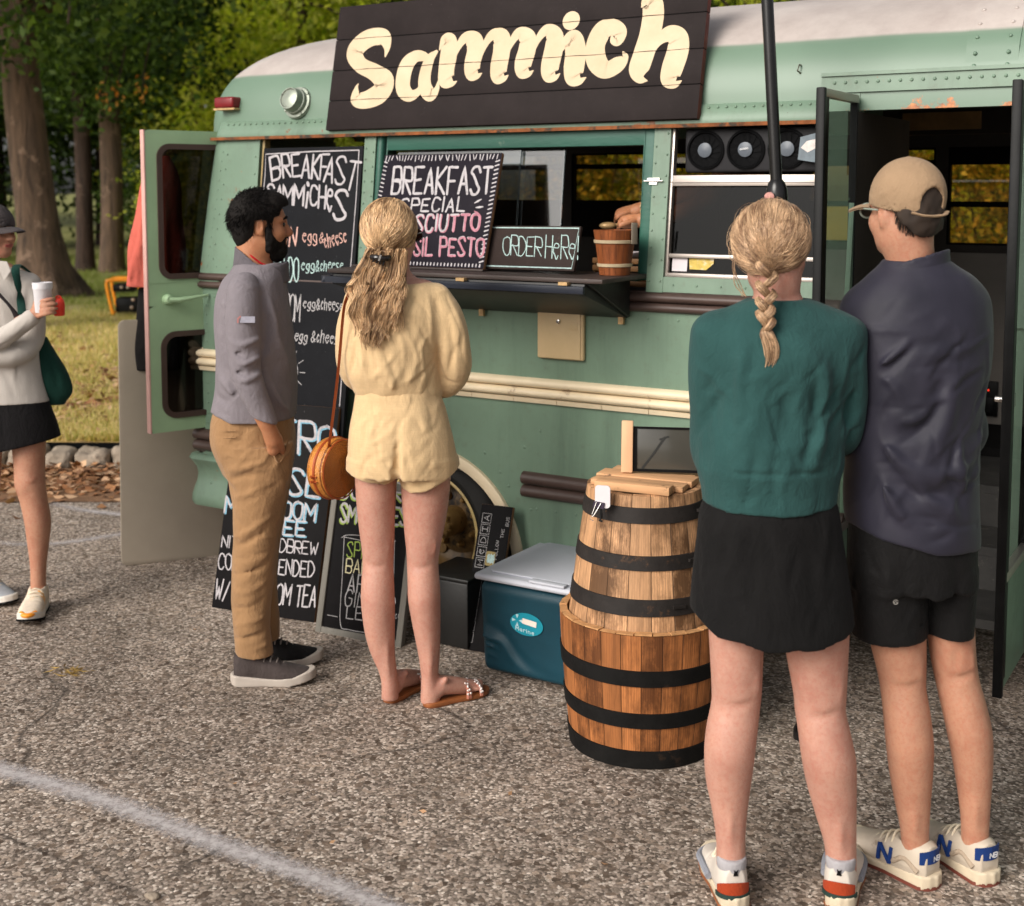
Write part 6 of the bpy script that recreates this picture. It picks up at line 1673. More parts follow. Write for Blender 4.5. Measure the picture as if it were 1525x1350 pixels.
# sweatshirt
F = Fld((-.27, -.20, .95), (.25, .27, 1.47), .0046)
F.add(loft(G.rows([(441, 1120, 1194, .058, -.005), (452, 1096, 1222, .068, -.005), (466, 1066, 1252, .078, -.005), (484, 1044, 1278, .092, -.008), (510, 1038, 1280, .108, -.01), (545, 1040, 1270, .118, -.01), (600, 1044, 1256, .122), (650, 1036, 1254, .126), (690, 1033, 1252, .128), (704, 1035, 1251, .126), (722, 1039, 1248, .122), (750, 1043, 1246, .118)])), 0)
F.add(G.ch([(1068, 502, -.005, .058), (1060, 560, .0, .054), (1060, 620, .03, .053), (1063, 672, .06, .052), (1090, 668, .13, .05), (1140, 650, .16, .045)]), .025)
F.add(G.ch([(1246, 504, -.005, .058), (1253, 545, -.004, .053), (1256, 600, .02, .050), (1252, 645, .05, .048), (1240, 652, .12, .05), (1190, 640, .16, .045)]), .018)
F.cut(loft(G.rows([(425, 1124, 1192, .050, -.003), (440, 1126, 1190, .050, -.003), (449, 1134, 1182, .045, .002)])), .006)
G.fold(F, [(1035, 702, -.07), (1060, 704, -.10), (1145, 708, -.13), (1230, 704, -.10), (1252, 700, -.07)], .006, -.005)
G.fold(F, [(1060, 498, -.06), (1100, 486, -.09), (1150, 484, -.10), (1200, 487, -.09), (1250, 505, -.06)], .004, -.003)     # yoke seam
for pts, w, d in (([(1252, 530), (1248, 590), (1232, 645)], .018, -.016), ([(1236, 560), (1236, 620), (1215, 690)], .020, .014), ([(1215, 600), (1210, 650), (1195, 700)], .016, -.008),
                  ([(1140, 540), (1120, 620), (1105, 695)], .024, .009), ([(1085, 520), (1080, 600), (1075, 690)], .022, -.009), ([(1110, 515), (1100, 560), (1095, 640)], .018, .007), ([(1175, 560), (1165, 640), (1160, 695)], .022, -.007), ([(1055, 560), (1060, 630), (1050, 690)], .02, .01),
                  ([(1190, 520), (1215, 545), (1240, 580)], .02, .009), ([(1100, 650), (1150, 672), (1210, 660)], .016, .006), ([(1270, 560, -.03), (1262, 610, -.03), (1270, 650, -.02)], .014, -.009), ([(1282, 590, -.0), (1270, 630, -.02), (1250, 655, -.03)], .012, .008),
                  ([(1044, 735, -.09), (1090, 738, -.11)], .012, .003)): G.fold(F, pts, w, d * 1.5, -.115)
F.noise(.007, (9, 9, 4), 3); F.noise(.0022, (24, 24, 10), 4); F.creases(30, (-.16, .15), (1.06, 1.30), 82, 24, (.06, .18), (.008, .014), (.002, .0045), 11); F.creases(16, (.05, .19), (1.08, 1.34), 60, 30, (.05, .12), (.006, .010), (.003, .006), 12)
for q in range(46): F.crease([(-.17 + q * .0074, 1.035), (-.17 + q * .0074, .998)], .0026, -.0016)
F.mesh('sweatshirt', cloth('green_fleece', rgb(44, 75, 73), 900, .25, .08, .95, sheen=.06), G.root)
# skirt
F = Fld((-.25, -.20, .62), (.24, .22, 1.05), .006)
F.add(loft(G.rows([(730, 1052, 1238, .105), (745, 1046, 1243, .112), (765, 1040, 1248, .124), (800, 1037, 1254, .13), (850, 1032, 1263, .138), (900, 1028, 1270, .145), (945, 1026, 1274, .150)])), 0)
_x = [G.p(x, y)[0] for x, y in ((1026, 906), (1060, 928), (1150, 942), (1238, 938), (1274, 922))]; _z = [G.p(x, y)[2] for x, y in ((1026, 906), (1060, 928), (1150, 942), (1238, 938), (1274, 922))]
F.keep(lambda X, Y, Z: np.interp(X, _x, _z) + .004 * np.sin(X * 55) - Z + 0 * Y)
F.cut(loft(G.rows([(905, 1046, 1254, .118), (945, 1044, 1256, .124), (970, 1044, 1256, .124)])), .004)
for pts, w, d in (([(1080, 765), (1070, 850), (1062, 930)], .018, .007), ([(1120, 770), (1118, 850), (1112, 940)], .02, -.006), ([(1160, 780), (1165, 870), (1172, 945)], .022, .007), ([(1200, 770), (1212, 850), (1220, 935)], .018, -.006), ([(1195, 785), (1230, 790), (1247, 795)], .010, .006), ([(1200, 800), (1235, 812), (1252, 815)], .010, -.005)): G.fold(F, pts, w, d, -.13)
F.noise(.003, (10, 10, 4), 8); F.creases(26, (-.17, .17), (.72, .96), 86, 14, (.06, .16), (.008, .013), (.002, .0045), 13)
F.mesh('skirt', cloth('black_knit', (.0085, .008, .008), 800, .3, .15, .85, sheen=.03), G.root)
# hair: dark underlayer, combed strands, braid
c_h = np.array(HO) + np.array([-.010, -.012, .030])
fw_ = np.array([math.cos(R(60)), math.sin(R(60)), 0]); rt_ = np.array([fw_[1], -fw_[0], 0])
F = Fld((-.13, -.16, 1.44), (.13, .14, 1.72), .005)
F.add(ell(c_h + np.array([0, 0, .003]), (.081, .087, .087)), 0)
F.keep(lambda X, Y, Z: (X - HO[0]) * fw_[0] + (Y - HO[1]) * fw_[1] - .045 - np.maximum(0, Z - HO[2] - .02) * 1.1)
F.keep(lambda X, Y, Z: HO[2] - .030 - Z - np.maximum(0, .02 - ((X - HO[0]) * rt_[0] + (Y - HO[1]) * rt_[1])) * .6 + .55 * np.maximum(0, (X - HO[0]) * fw_[0] + (Y - HO[1]) * fw_[1] + .01))
hb = F.mesh('hair', HAIR_BASE, G.root)
root_d = np.array(G.p(1143, 404, -.105)) - c_h
n = 2600
D = nrng.normal(0, 1, (n * 3, 3)); D /= np.linalg.norm(D, axis=1, keepdims=True)
fwd = D @ fw_; rgt = D @ rt_
ok = (fwd < .42 + .5 * np.maximum(0, D[:, 2])) & (D[:, 2] > -.28 - .1 * rgt) & ~((rgt > .55) & (D[:, 2] < .0) & (fwd > -.12))
D = D[ok][:n]
strand = comb(c_h, (.0855, .0905, .090), D, root_d, 16, .005, .0012, .010)
rd = np.linspace(.0016, .0010, 16)
tubes('strands', strand, rd, HAIR_BLD, hb, 3)
tubes('flyaways', comb(c_h, (.0865, .0915, .091), D[:130], root_d, 16, .016, .006, .02), .0005, HAIR_BLD, hb, 3)
bp = crom(np.array([G.p(1143, 396, -.104), G.p(1141, 425, -.094), G.p(1140, 450, -.098), G.p(1139, 470, -.106), G.p(1141, 486, -.110)]), 12)
def bpos(t): return np.array([np.interp(t, np.linspace(0, 1, len(bp)), bp[:, i]) for i in range(3)])
lobes = []
NL = 8
for j in range(NL):
    t = (j + .3) / NL; sgn = 1 if j % 2 else -1; c = bpos(t); wv = .0235 - .007 * t
    a0 = np.array([sgn * wv * .95, .006, .014]); a1 = np.array([sgn * wv * .80, -.011, .006]); a2 = np.array([sgn * wv * .10, -.013, -.010]); a3 = np.array([-sgn * wv * .35, -.001, -.022])
    ax_ = crom(np.array([a0, a1, a2, a3]), 4)
    for q in range(130):
        r_ = math.sqrt(nrng.uniform(0, 1)); th = nrng.uniform(0, 6.28)
        o1, o2 = r_ * math.cos(th), r_ * math.sin(th); env = np.sin(np.linspace(.45, 2.75, len(ax_)))[:, None]
        lobes.append(c + ax_ + env * (np.array([sgn * .77, 0, -.64]) * o1 * .0098 + np.array([0, -1, 0]) * o2 * .010) + nrng.normal(0, .0003, ax_.shape))
tubes('braid', np.array(lobes), np.linspace(.0011, .0009, len(lobes[0])), HAIR_BLD, hb, 3)
tail = []
tp = crom(np.array([G.p(1141, 487, -.112), G.p(1142, 497, -.118), G.p(1148, 515, -.122), G.p(1149, 532, -.124), G.p(1145, 548, -.124)]), 4)
for q in range(190):
    r_ = math.sqrt(nrng.uniform(0, 1)); th = nrng.uniform(0, 6.28); tt = np.linspace(0, 1, len(tp)); w_ = .006 + .011 * np.sin(tt * 2.4) * 1.0
    cut_ = nrng.uniform(.62, 1.0); P_ = np.stack([np.interp(tt * cut_, tt, tp[:, i]) for i in range(3)], 1)
    tail.append(P_ + np.stack([r_ * math.cos(th) * w_, r_ * math.sin(th) * w_ * .6, 0 * tt], 1) + np.stack([.002 * np.sin(tt * 5 + th), 0 * tt, 0 * tt], 1))
tubes('braid_tail', np.array(tail), np.linspace(.0011, .0006, len(tp)), HAIR_BLD, hb, 3)
mb = MB(); mb.lathe([(.009, -.006), (.0105, 0), (.009, .006)], 14, Matrix.Translation(Vector(G.p(1141, 486, -.111)))); mb.build('hair_tie', BLACKM, hb)
stray = [np.array([G.p(1098 + nrng.uniform(-3, 2), 365, -.02), G.p(1094 - nrng.uniform(0, 4), 398, -.03), G.p(1096 + nrng.uniform(-2, 8), 425, -.03), G.p(1106 + nrng.uniform(-2, 8), 442, -.03)]) for _ in range(7)]
tubes('loose_strands', np.array([crom(q, 4) for q in stray]), .0007, HAIR_BLD, hb, 3)
# shoes and socks
WHITE_L = plain('white_leather', rgb(206, 196, 184), .5, .08, 12, 160, .15, .001, dirt=(rgb(160, 144, 126), 14, .64)); SOLE_C = plain('cream_sole', rgb(206, 190, 164), .6, .1, 14, 120, .15, .001, dirt=(rgb(150, 128, 104), 12, .62))
GUM = plain('gum_sole', rgb(146, 88, 52), .6, .12, 14); RUST_S = cloth('rust_suede', rgb(158, 62, 34), 500, .3); PINE = plain('pine_rubber', rgb(34, 56, 50), .6, .15, 20); LACE = cloth('cream_lace', rgb(214, 200, 176), 600, .3); GREYS = cloth('grey_suede', rgb(136, 138, 146), 500, .3)
SOCK = cloth('grey_sock', rgb(168, 164, 166), 420, .5)
for hx, yaw in ((1088, .07), (1252, -.34)):
    O = ankle(G, hx, 1300, yaw)
    up, M = shoe(G.root, O, yaw, .252, .092, mats=dict(upper=WHITE_L, sole=SOLE_C, outsole=GUM, lace=LACE, sole_h=.030))
    heel_band(up, M, 'heel_patch', RUST_S, .040, .060, .003, -172, -20, .98, .031, .012); heel_band(up, M, 'heel_stripe', PINE, .030, .041, .005, -180, -5, 1.0, .031)
    mb = MB(); mb.tube(crom(np.array([(-.043, .10, .035), (-.046, .16, .04), (-.04, .21, .035), (0, .245, .036), (.04, .21, .035), (.047, .16, .04), (.043, .10, .035)]), 4), .009, 8); mb.build('toe_guard', GREYS, up)
    mb = MB(); mb.tube(crom(np.array([(0, .10, .095), (-.02, .092, .118), (-.03, .085, .10), (0, .10, .092), (.022, .09, .112), (.03, .10, .085)]), 5), .0028, 6); mb.build('bow', LACE, up)
    F = Fld((-.06, .0, .05), (.06, .12, .14), .004)
    F.add(loft([(.055, 0, .052, .035, .046), (.085, 0, .047, .034, .043), (.105, 0, .044, .036, .042), (.119, 0, .044, .034, .040)]))
    sk_ = F.mesh('sock', SOCK, up)
    mb = MB(); mb.extrude([(-.006, .088), (.006, .088), (.004, .096), (.006, .104), (.002, .1), (-.002, .1), (-.005, .104), (-.004, .096)], .0005, .002, 'xzy', Matrix.Translation((0, .0, 0))); mb.build('sock_mark', BLACKM, sk_)
# ================================================================= man in the navy pullover and tan cap
N = Per('man seen from behind in a tan baseball cap, navy pullover and black shorts', 1360, 3.06)
F = Fld((-.22, -.22, 0), (.27, .28, 1.78), .0058)
NO = N.p(1346, 316); NYAW = R(112); NS = .93
head(F, NO, NYAW, .90, 0, True, [(*N.p(1350, 340, -.01), .058), (*N.p(1354, 372, -.01), .056), (*N.p(1358, 400, .0), .060), (*N.p(1360, 430, 0), .08)], .95)
F.add(loft(N.rows([(430, 1300, 1420, .05), (480, 1285, 1440, .085), (560, 1280, 1440, .095), (680, 1285, 1430, .10), (790, 1285, 1435, .11), (860, 1285, 1440, .11)])), .02)
F.add(loft(N.rows([(830, 1285, 1372, .078), (900, 1289, 1376, .074), (950, 1295, 1378, .068), (1000, 1307, 1378, .060), (1022, 1311, 1378, .056), (1060, 1316, 1384, .060, -.006), (1105, 1320, 1389, .062, -.008), (1150, 1325, 1388, .054, -.004), (1195, 1333, 1385, .042), (1235, 1341, 1383, .035), (1265, 1343, 1384, .034), (1300, 1343, 1385, .035)])), .008)
F.add(loft(N.rows([(830, 1378, 1446, .074, .02), (900, 1380, 1448, .072, .02), (950, 1383, 1450, .066, .02), (985, 1388, 1453, .060, .02), (1010, 1393, 1457, .056, .02), (1050, 1402, 1468, .060, .015), (1090, 1411, 1476, .062, .012), (1135, 1420, 1477, .054, .016), (1180, 1427, 1475, .043, .02), (1215, 1431, 1473, .036, .02), (1240, 1432, 1472, .035, .02), (1285, 1432, 1473, .036, .02)])), .008)
N.fold(F, [(1314, 1017), (1345, 1024), (1376, 1018)], .009, -.006, -.056); N.fold(F, [(1396, 1003, -.035), (1424, 1012, -.036), (1454, 1002, -.035)], .009, -.007)
N.fold(F, [(1316, 985), (1314, 1012)], .011, .005, -.05); N.fold(F, [(1370, 985), (1374, 1012)], .011, .005, -.05); N.fold(F, [(1424, 965, -.04), (1423, 1000, -.04)], .010, -.005); N.fold(F, [(1445, 970, -.03), (1450, 1000, -.03)], .011, .006)
N.fold(F, [(1362, 1205), (1363, 1255)], .011, .006, -.04); N.fold(F, [(1452, 1190, -.02), (1454, 1240, -.02)], .011, .006)
for sx in (-1, 1):
    F.add(chain([(sx * .10, .09, 1.17, .040), (sx * .06, .15, 1.19, .036), (-sx * .02, .18, 1.205, .029)]), .01)
    for j in range(4): F.add(chain([(-sx * .03, .18, 1.22 - j * .018, .0095), (-sx * .075, .177, 1.225 - j * .018, .0095), (-sx * .11, .16, 1.22 - j * .018, .008)], 3), .004)
    F.add(chain([(-sx * .02, .185, 1.225, .011), (-sx * .05, .19, 1.245, .010)], 3), .006)
F.keep(lambda X, Y, Z: .06 - Z + 0 * X + 0 * Y)
F.mesh('body', SK_WARM, N.root)
# pullover
F = Fld((-.22, -.22, .82), (.24, .28, 1.62), .0048)
F.add(loft(N.rows([(386, 1316, 1410, .064, -.005), (398, 1306, 1426, .072, -.005), (412, 1290, 1448, .082, -.008), (430, 1272, 1461, .094, -.01), (455, 1257, 1469, .106, -.012), (495, 1251, 1473, .122, -.012), (550, 1252, 1470, .132, -.008), (610, 1256, 1460, .136), (680, 1259, 1455, .136), (740, 1258, 1454, .136), (790, 1262, 1455, .138), (812, 1266, 1454, .132)])), 0)
F.add(N.ch([(1288, 464, -.0, .054), (1284, 530, .01, .054), (1284, 610, .04, .052), (1280, 660, .10, .05), (1340, 650, .17, .045)]), .025)
F.add(N.ch([(1436, 458, .0, .052), (1436, 530, .01, .054), (1430, 600, .06, .052), (1436, 650, .10, .05), (1390, 650, .17, .045)]), .03)
_x = [N.p(x, y)[0] for x, y in ((1260, 778), (1300, 790), (1370, 806), (1455, 808))]; _z = [N.p(x, y)[2] for x, y in ((1260, 778), (1300, 790), (1370, 806), (1455, 808))]
F.keep(lambda X, Y, Z: np.interp(X, _x, _z) - Z + 0 * Y)
N.fold(F, [(1262, 762, -.06), (1300, 770, -.12), (1370, 783, -.14), (1452, 784, -.08)], .006, -.005)
for pts, w, d in (([(1350, 512), (1325, 535), (1300, 553)], .011, .008), ([(1355, 520), (1330, 545), (1300, 566)], .011, -.008), ([(1345, 600), (1325, 570), (1295, 560)], .012, .005),
                  ([(1400, 560), (1392, 600), (1370, 640), (1335, 650)], .020, -.012), ([(1420, 575), (1410, 630), (1385, 680)], .020, .010), ([(1395, 590), (1375, 620), (1350, 628)], .013, .010),
                  ([(1298, 640), (1330, 680), (1365, 705), (1420, 706), (1450, 690)], .016, .014), ([(1300, 660), (1325, 705), (1365, 735), (1420, 735)], .015, -.012), ([(1290, 665), (1310, 715), (1335, 760), (1350, 775)], .014, .013), ([(1288, 700), (1300, 745), (1320, 775)], .013, -.009),
                  ([(1360, 715), (1385, 745), (1420, 765)], .013, .011), ([(1400, 700), (1425, 730), (1440, 760)], .013, -.011), ([(1440, 640), (1430, 690), (1445, 740)], .014, .009), ([(1310, 450), (1340, 440), (1385, 440)], .03, .004), ([(1275, 470), (1268, 560), (1275, 640)], .014, -.012)): N.fold(F, pts, w, d * 1.45, -.128)
F.noise(.004, (9, 9, 5), 23); F.noise(.0014, (30, 30, 14), 24); F.creases(55, (-.15, .15), (.90, 1.36), 42, 28, (.06, .17), (.006, .011), (.002, .006), 8); F.creases(16, (-.12, .14), (1.30, 1.48), 10, 25, (.06, .14), (.007, .012), (.001, .003), 9)
NAVY = NT('navy_jersey'); _f = NAVY.noise(10, 4, .6)
NAVY.col(NAVY.ramp(_f, [(.3, rgb(34, 33, 44)), (.7, rgb(44, 42, 54))])); NAVY.set(Roughness=.58, Sheen__Weight=.10, Sheen__Roughness=.4); NAVY.b.inputs['Specular IOR Level'].default_value = .3
_w = NAVY.n('ShaderNodeTexWave', Scale=160.0, Distortion=1.0, _bands_direction='Z'); NAVY.l(NAVY.co, _w.inputs['Vector']); NAVY.bump(NAVY.math('ADD', _w.outputs['Fac'], NAVY.noise(500, 2)), .18, .0012)
pl = F.mesh('pullover', NAVY.m, N.root)
F = Fld((-.12, -.13, 1.50), (.14, .13, 1.68), .005)                 # stand-up collar
F.add(loft(N.rows([(430, 1300, 1424, .078, -.003), (410, 1308, 1418, .074, -.003), (392, 1312, 1414, .072, -.003), (372, 1313, 1413, .072, -.003), (360, 1313, 1413, .070, -.003)])), 0)
F.cut(loft(N.rows([(425, 1320, 1402, .055, -.003), (392, 1319, 1406, .060, -.003), (372, 1318, 1407, .063, -.003), (350, 1316, 1409, .064, -.003)])), .003)
cz0, cz1 = N.p(1313, 400)[2], N.p(1412, 371)[2]; cx0, cx1 = N.p(1313, 400)[0], N.p(1412, 371)[0]
F.keep(lambda X, Y, Z: Z - (cz0 + (X - cx0) / (cx1 - cx0) * (cz1 - cz0)) + .15 * Y)
N.fold(F, [(1312, 402, -.02), (1340, 398, -.07), (1375, 388, -.075), (1414, 378, -.02)], .006, -.005)
F.mesh('collar', NAVY.m, pl)
# shorts
F = Fld((-.2, -.2, .59), (.22, .22, 1.02), .006)
F.add(loft(N.rows([(740, 1268, 1448, .122), (780, 1264, 1453, .125), (820, 1262, 1454, .130), (870, 1263, 1452, .128)])), 0)
F.add(loft(N.rows([(840, 1263, 1374, .105), (890, 1265, 1378, .10), (945, 1268, 1379, .096)])), .012); F.add(loft(N.rows([(840, 1372, 1452, .10, .01), (890, 1376, 1449, .097, .015), (940, 1379, 1446, .092, .02)])), .012)
F.cut(loft(N.rows([(915, 1276, 1372, .085), (950, 1277, 1372, .085), (960, 1277, 1372, .085)])), .003); F.cut(loft(N.rows([(915, 1385, 1441, .078, .02), (950, 1385, 1441, .08, .02)])), .003)
for pts, w, d in (([(1376, 830), (1376, 880), (1378, 935)], .010, -.012), ([(1400, 825), (1395, 880), (1390, 930)], .016, .009), ([(1420, 830), (1428, 880), (1432, 930)], .016, -.007), ([(1310, 830), (1320, 880), (1318, 930)], .02, .006), ([(1345, 840), (1350, 890), (1352, 935)], .015, -.006)): N.fold(F, pts, w, d, -.11)
F.noise(.003, (12, 12, 6), 5); F.creases(26, (-.16, .13), (.66, .88), 80, 30, (.04, .10), (.006, .010), (.002, .004), 10)
sh_ = F.mesh('shorts', cloth('black_shorts', (.008, .0075, .0075), 700, .25, .12, .7, sheen=.03), N.root)
q = N.p(1334, 897, -.105)
ik = Ink(0); ik.stroke([(.0055 * math.cos(a), .0055 * math.sin(a)) for a in np.linspace(.5, 6.0, 16)], .0018); ik.stroke([(-.003, -.002), (0, .003), (.003, -.002)], .0016)
ik.build('badge', plain('silver_print', rgb(150, 146, 140), .35, .1), sh_, Matrix.Translation(Vector(q)) @ Matrix.Rotation(math.pi / 2, 4, 'X'))
# cropped hair at the nape
nf = np.array([math.cos(NYAW), math.sin(NYAW), 0]); nl_ = np.array([-nf[1], nf[0], 0])
def HF(a, b, c): return np.array(NO) + (nf * a + nl_ * b + np.array([0, 0, c])) * NS
F = Fld((-.14, -.14, 1.55), (.14, .14, 1.80), .0045)
F.add(tf(ell((-.017, 0, .035), (.099, .0765, .086)), NYAW, NO, NS), 0); F.add(tf(ell((-.050, 0, -.025), (.058, .066, .060)), NYAW, NO, NS), .03)
fx = lambda X, Y: (X - NO[0]) * nf[0] + (Y - NO[1]) * nf[1]
ly = lambda X, Y: (X - NO[0]) * nl_[0] + (Y - NO[1]) * nl_[1]
F.keep(lambda X, Y, Z: np.maximum(fx(X, Y) + .030 - 1.2 * np.maximum(0, Z - NO[2]), (NO[2] - .062 + .9 * np.maximum(0, fx(X, Y) + .085) + 6 * ly(X, Y) ** 2 + .0035 * np.sin(ly(X, Y) * 420) * np.sin(ly(X, Y) * 133 + 1)) - Z))
F.keep(lambda X, Y, Z: Z - NO[2] - .10 + 0 * X)
F.noise(.003, (70, 70, 70), 9)
nh = F.mesh('hair', HAIR_BRN, N.root)
D = nrng.normal(0, 1, (5000, 3)); D /= np.linalg.norm(D, axis=1, keepdims=True)
b_ = D @ nf
D = D[((b_ < -.42) & (D[:, 2] > -.9) & (D[:, 2] < -.22)) | ((b_ < -.75) & (D[:, 2] < .35))][:2600]
S_ = ray_shell(np.array(NO) - nf * .017 + np.array([0, 0, .02]), (.085, .073, .088), D)
ok = (S_[:, 2] > NO[2] - .060 + 1.0 * np.maximum(0, (S_ - np.array(NO)) @ nf + .075)); S_, D2 = S_[ok], D[ok]
tubes('stubble_strands', np.stack([S_ - D2 * .003, S_ + D2 * .002 + np.array([0, 0, -.006]), S_ + D2 * .003 + np.array([0, 0, -.013])], 1), np.array([.0010, .0009, .0005]), HAIR_BRN, nh, 3)
# cap
TAN = cloth('tan_twill', rgb(154, 128, 101), 600, .3, .07, .85)
F = Fld((-.20, -.20, 1.62), (.16, .20, 1.85), .004)
F.add(tf(ell((-.010, 0, .030), (.108, .083, .104)), NYAW, NO, NS), 0); F.add(tf(ell((-.02, 0, .055), (.096, .075, .080)), NYAW, NO, NS), .02)
F.cut(tf(ell((-.010, 0, .030), (.103, .078, .099)), NYAW, NO, NS), .001)
F.keep(lambda X, Y, Z: NO[2] + .008 + .16 * np.maximum(fx(X, Y), -.2) - Z)
F.cut(tf(ell((-.115, .004, .026), (.052, .031, .036)), NYAW, NO, NS), .004)
for a in np.linspace(0, 2 * math.pi, 7)[:-1]:                          # panel seams
    F.fold([HF(-.012 + .112 * math.sin(t) * math.cos(a), .081 * math.sin(t) * math.sin(a), .030 + .102 * math.cos(t)) for t in (.15, .6, 1.0, 1.4)], .004, -.0016)
for pts in ([(.02, .078, .035), (-.03, .083, .05), (-.06, .070, .07)], [(.03, .074, .05), (-.01, .081, .07)], [(.05, .066, .04), (.0, .081, .025)]): F.fold([HF(*q) for q in pts], .006, .002)
cap = F.mesh('cap', TAN, N.root)
mb = MB()
P = []
for i in range(15):
    a = -1.25 + 2.5 * i / 14; row = []
    for j, rr in enumerate(np.linspace(0, 1, 6)):
        f0, l0 = .092 * math.cos(a) * 1.0, .083 * math.sin(a)
        f1, l1 = .100 + .068 * math.cos(a * .95), .080 * math.sin(a)
        f_, l_ = f0 + (f1 - f0) * rr, l0 + (l1 - l0) * rr
        row.append(HF(f_, l_, .026 + .010 * rr - .020 * rr * rr - 1.9 * l_ * l_ - .004))
    P.append(row)
vs = mb.grid([[Vector(q) for q in r] for r in P]); mb.grid([[Vector(q) - Vector((0, 0, .004)) for q in r] for r in P], flip=True)
mb.grid([[Vector(r[-1]), Vector(r[-1]) - Vector((0, 0, .004))] for r in P])
mb.build('brim', TAN, cap, angle=50)
mb = MB(); mb.ball(Vector(HF(-.014, 0, .136)), .011, None, 10, (1, 1, .5)); mb.build('button', TAN, cap)
mb = MB()
mb.tube(crom(np.array([HF(-.090, .050, .000), HF(-.108, .02, -.008), HF(-.110, -.02, -.008), HF(-.092, -.050, .000)]), 6), .0075, 8, .5); mb.tube(crom(np.array([HF(-.112, -.008, -.008), HF(-.118, -.028, -.006), HF(-.104, -.050, .002)]), 5), .006, 8, .5)
mb.build('strap', TAN, cap)
for sg_ in (.5, -.35):
    mb = MB(); mb.ball(Vector(HF(-.080, .060 * sg_ * 1.3, .086)), .0032); mb.build('eyelet', plain('brown_eyelet', rgb(120, 84, 56), .6, .1), cap)
# glasses
mb = MB()
for sg_ in (1, -1):
    ring = [HF(.104 - .01 * abs(math.cos(t)) * 0, .033 * sg_ + .024 * math.cos(t), .002 + .019 * math.sin(t)) for t in np.linspace(0, 2 * math.pi, 19)]
    mb.tube(ring, .0026, 6); mb.tube([HF(.102, .057 * sg_, .008), HF(.06, .076 * sg_, .008), HF(.0, .083 * sg_, .006)], .0024, 6)
gl_ = mb.build('glasses', plain('clear_frame', rgb(150, 160, 148), .25, .1), N.root)
for sg_ in (1, -1):
    mb = MB(); mb.face([HF(.104, .033 * sg_ + .022 * math.cos(t), .002 + .017 * math.sin(t)) for t in np.linspace(0, 2 * math.pi, 18, endpoint=False)]); mb.build('lens', GLASS, gl_)
# shoes
OFFW = plain('off_white_leather', rgb(192, 178, 160), .55, .1, 12, 160, .15, .001, dirt=(rgb(140, 124, 106), 12, .6)); SUEDE = cloth('beige_suede', rgb(172, 154, 134), 500, .3); BLUE = cloth('royal_suede', rgb(30, 56, 112), 500, .25)
REDSOLE = plain('brick_outsole', rgb(116, 60, 48), .6, .12, 14); SILVER = plain('pale_logo', rgb(206, 206, 210), .5, .06)
for hx, yaw, dy_ in ((1366, .62, 0.0), (1454, .40, .02)):
    O = ankle(N, hx, 1285, yaw, dy_)
    up, M = shoe(N.root, O, yaw, .275, .102, mats=dict(upper=OFFW, sole=SOLE_C, outsole=REDSOLE, lace=LACE, sole_h=.031))
    hb_ = heel_band(up, M, 'heel_tab', BLUE, .066, .094, .0035, -150, -30, 1.1, .035, .006)
    ik = Ink(0)
    for P_ in letters('NB', np.array([-.012, 0]), np.array([.024, 0]), np.array([.003, .011]), random.Random(2), .0, .8): ik.stroke(P_, .003)
    ik.build('heel_mark', SILVER, hb_, Matrix.Translation((0, -.0045, .076)) @ Matrix.Rotation(math.pi / 2 - .15, 4, 'X'))
    for sgn in (-1, 1):
        pts = [(.0, .0), (.0, 1.0), (.55, .0), (.55, 1.0)]
        mb = MB()
        def side(u, v):                      # a point on the flank of the shoe
            y = .105 + .050 * u; z = .040 + .034 * v
            return Vector((sgn * (.0425 + .0045 * (y - .075) / .08 * 1 - .26 * max(0, z - .048) + .0035), y, z))
        ln = [(0, 0), (0, 1), (.5, 0), (.5, 1)] if sgn > 0 else [(.58, -.08), (.58, 1.05), (-.08, -.08), (-.08, 1.05)]
        mb.tube([side(*ln[0]), side((ln[0][0] + ln[1][0]) / 2, .5), side(*ln[1])], .0058, 6); mb.tube([side(*ln[1]), side((ln[1][0] + ln[2][0]) / 2, .5), side(*ln[2])], .0052, 6); mb.tube([side(*ln[2]), side((ln[2][0] + ln[3][0]) / 2, .5), side(*ln[3])], .0052, 6)
        mb.build('side_letter', BLUE, up)
        mb = MB(); mb.tube(crom(np.array([(sgn * .038, .022, .045), (sgn * .0405, .06, .066), (sgn * .041, .095, .045)]), 5), .007, 8); mb.build('side_panel', SUEDE, up)
    F = Fld((-.06, .0, .05), (.06, .12, .13), .004); F.add(loft([(.06, 0, .055, .034, .045), (.09, 0, .050, .034, .043), (.103, 0, .049, .032, .040)])); F.mesh('sock', cloth('white_sock', rgb(206, 202, 204), 420, .4), up)
# ================================================================= bearded man in profile
K = Per('bearded dark haired man in profile wearing a grey quarter zip jumper and khaki trousers', 380, 4.43)
F = Fld((-.24, -.34, 0), (.26, .30, 1.74), .0055)
KO = K.p(390, 336); KYAW = R(14); KS = .915
head(F, KO, KYAW, KS, 0, True, [(*K.p(379, 352, 0), .058), (*K.p(378, 372, 0), .060), (*K.p(378, 392, 0), .064), (*K.p(378, 415, 0), .08)], 1.0)
F.add(loft(K.rows([(415, 345, 415, .10), (450, 336, 425, .14), (540, 335, 430, .135), (620, 326, 425, .135), (690, 340, 425, .13), (760, 352, 418, .12)])), .02)
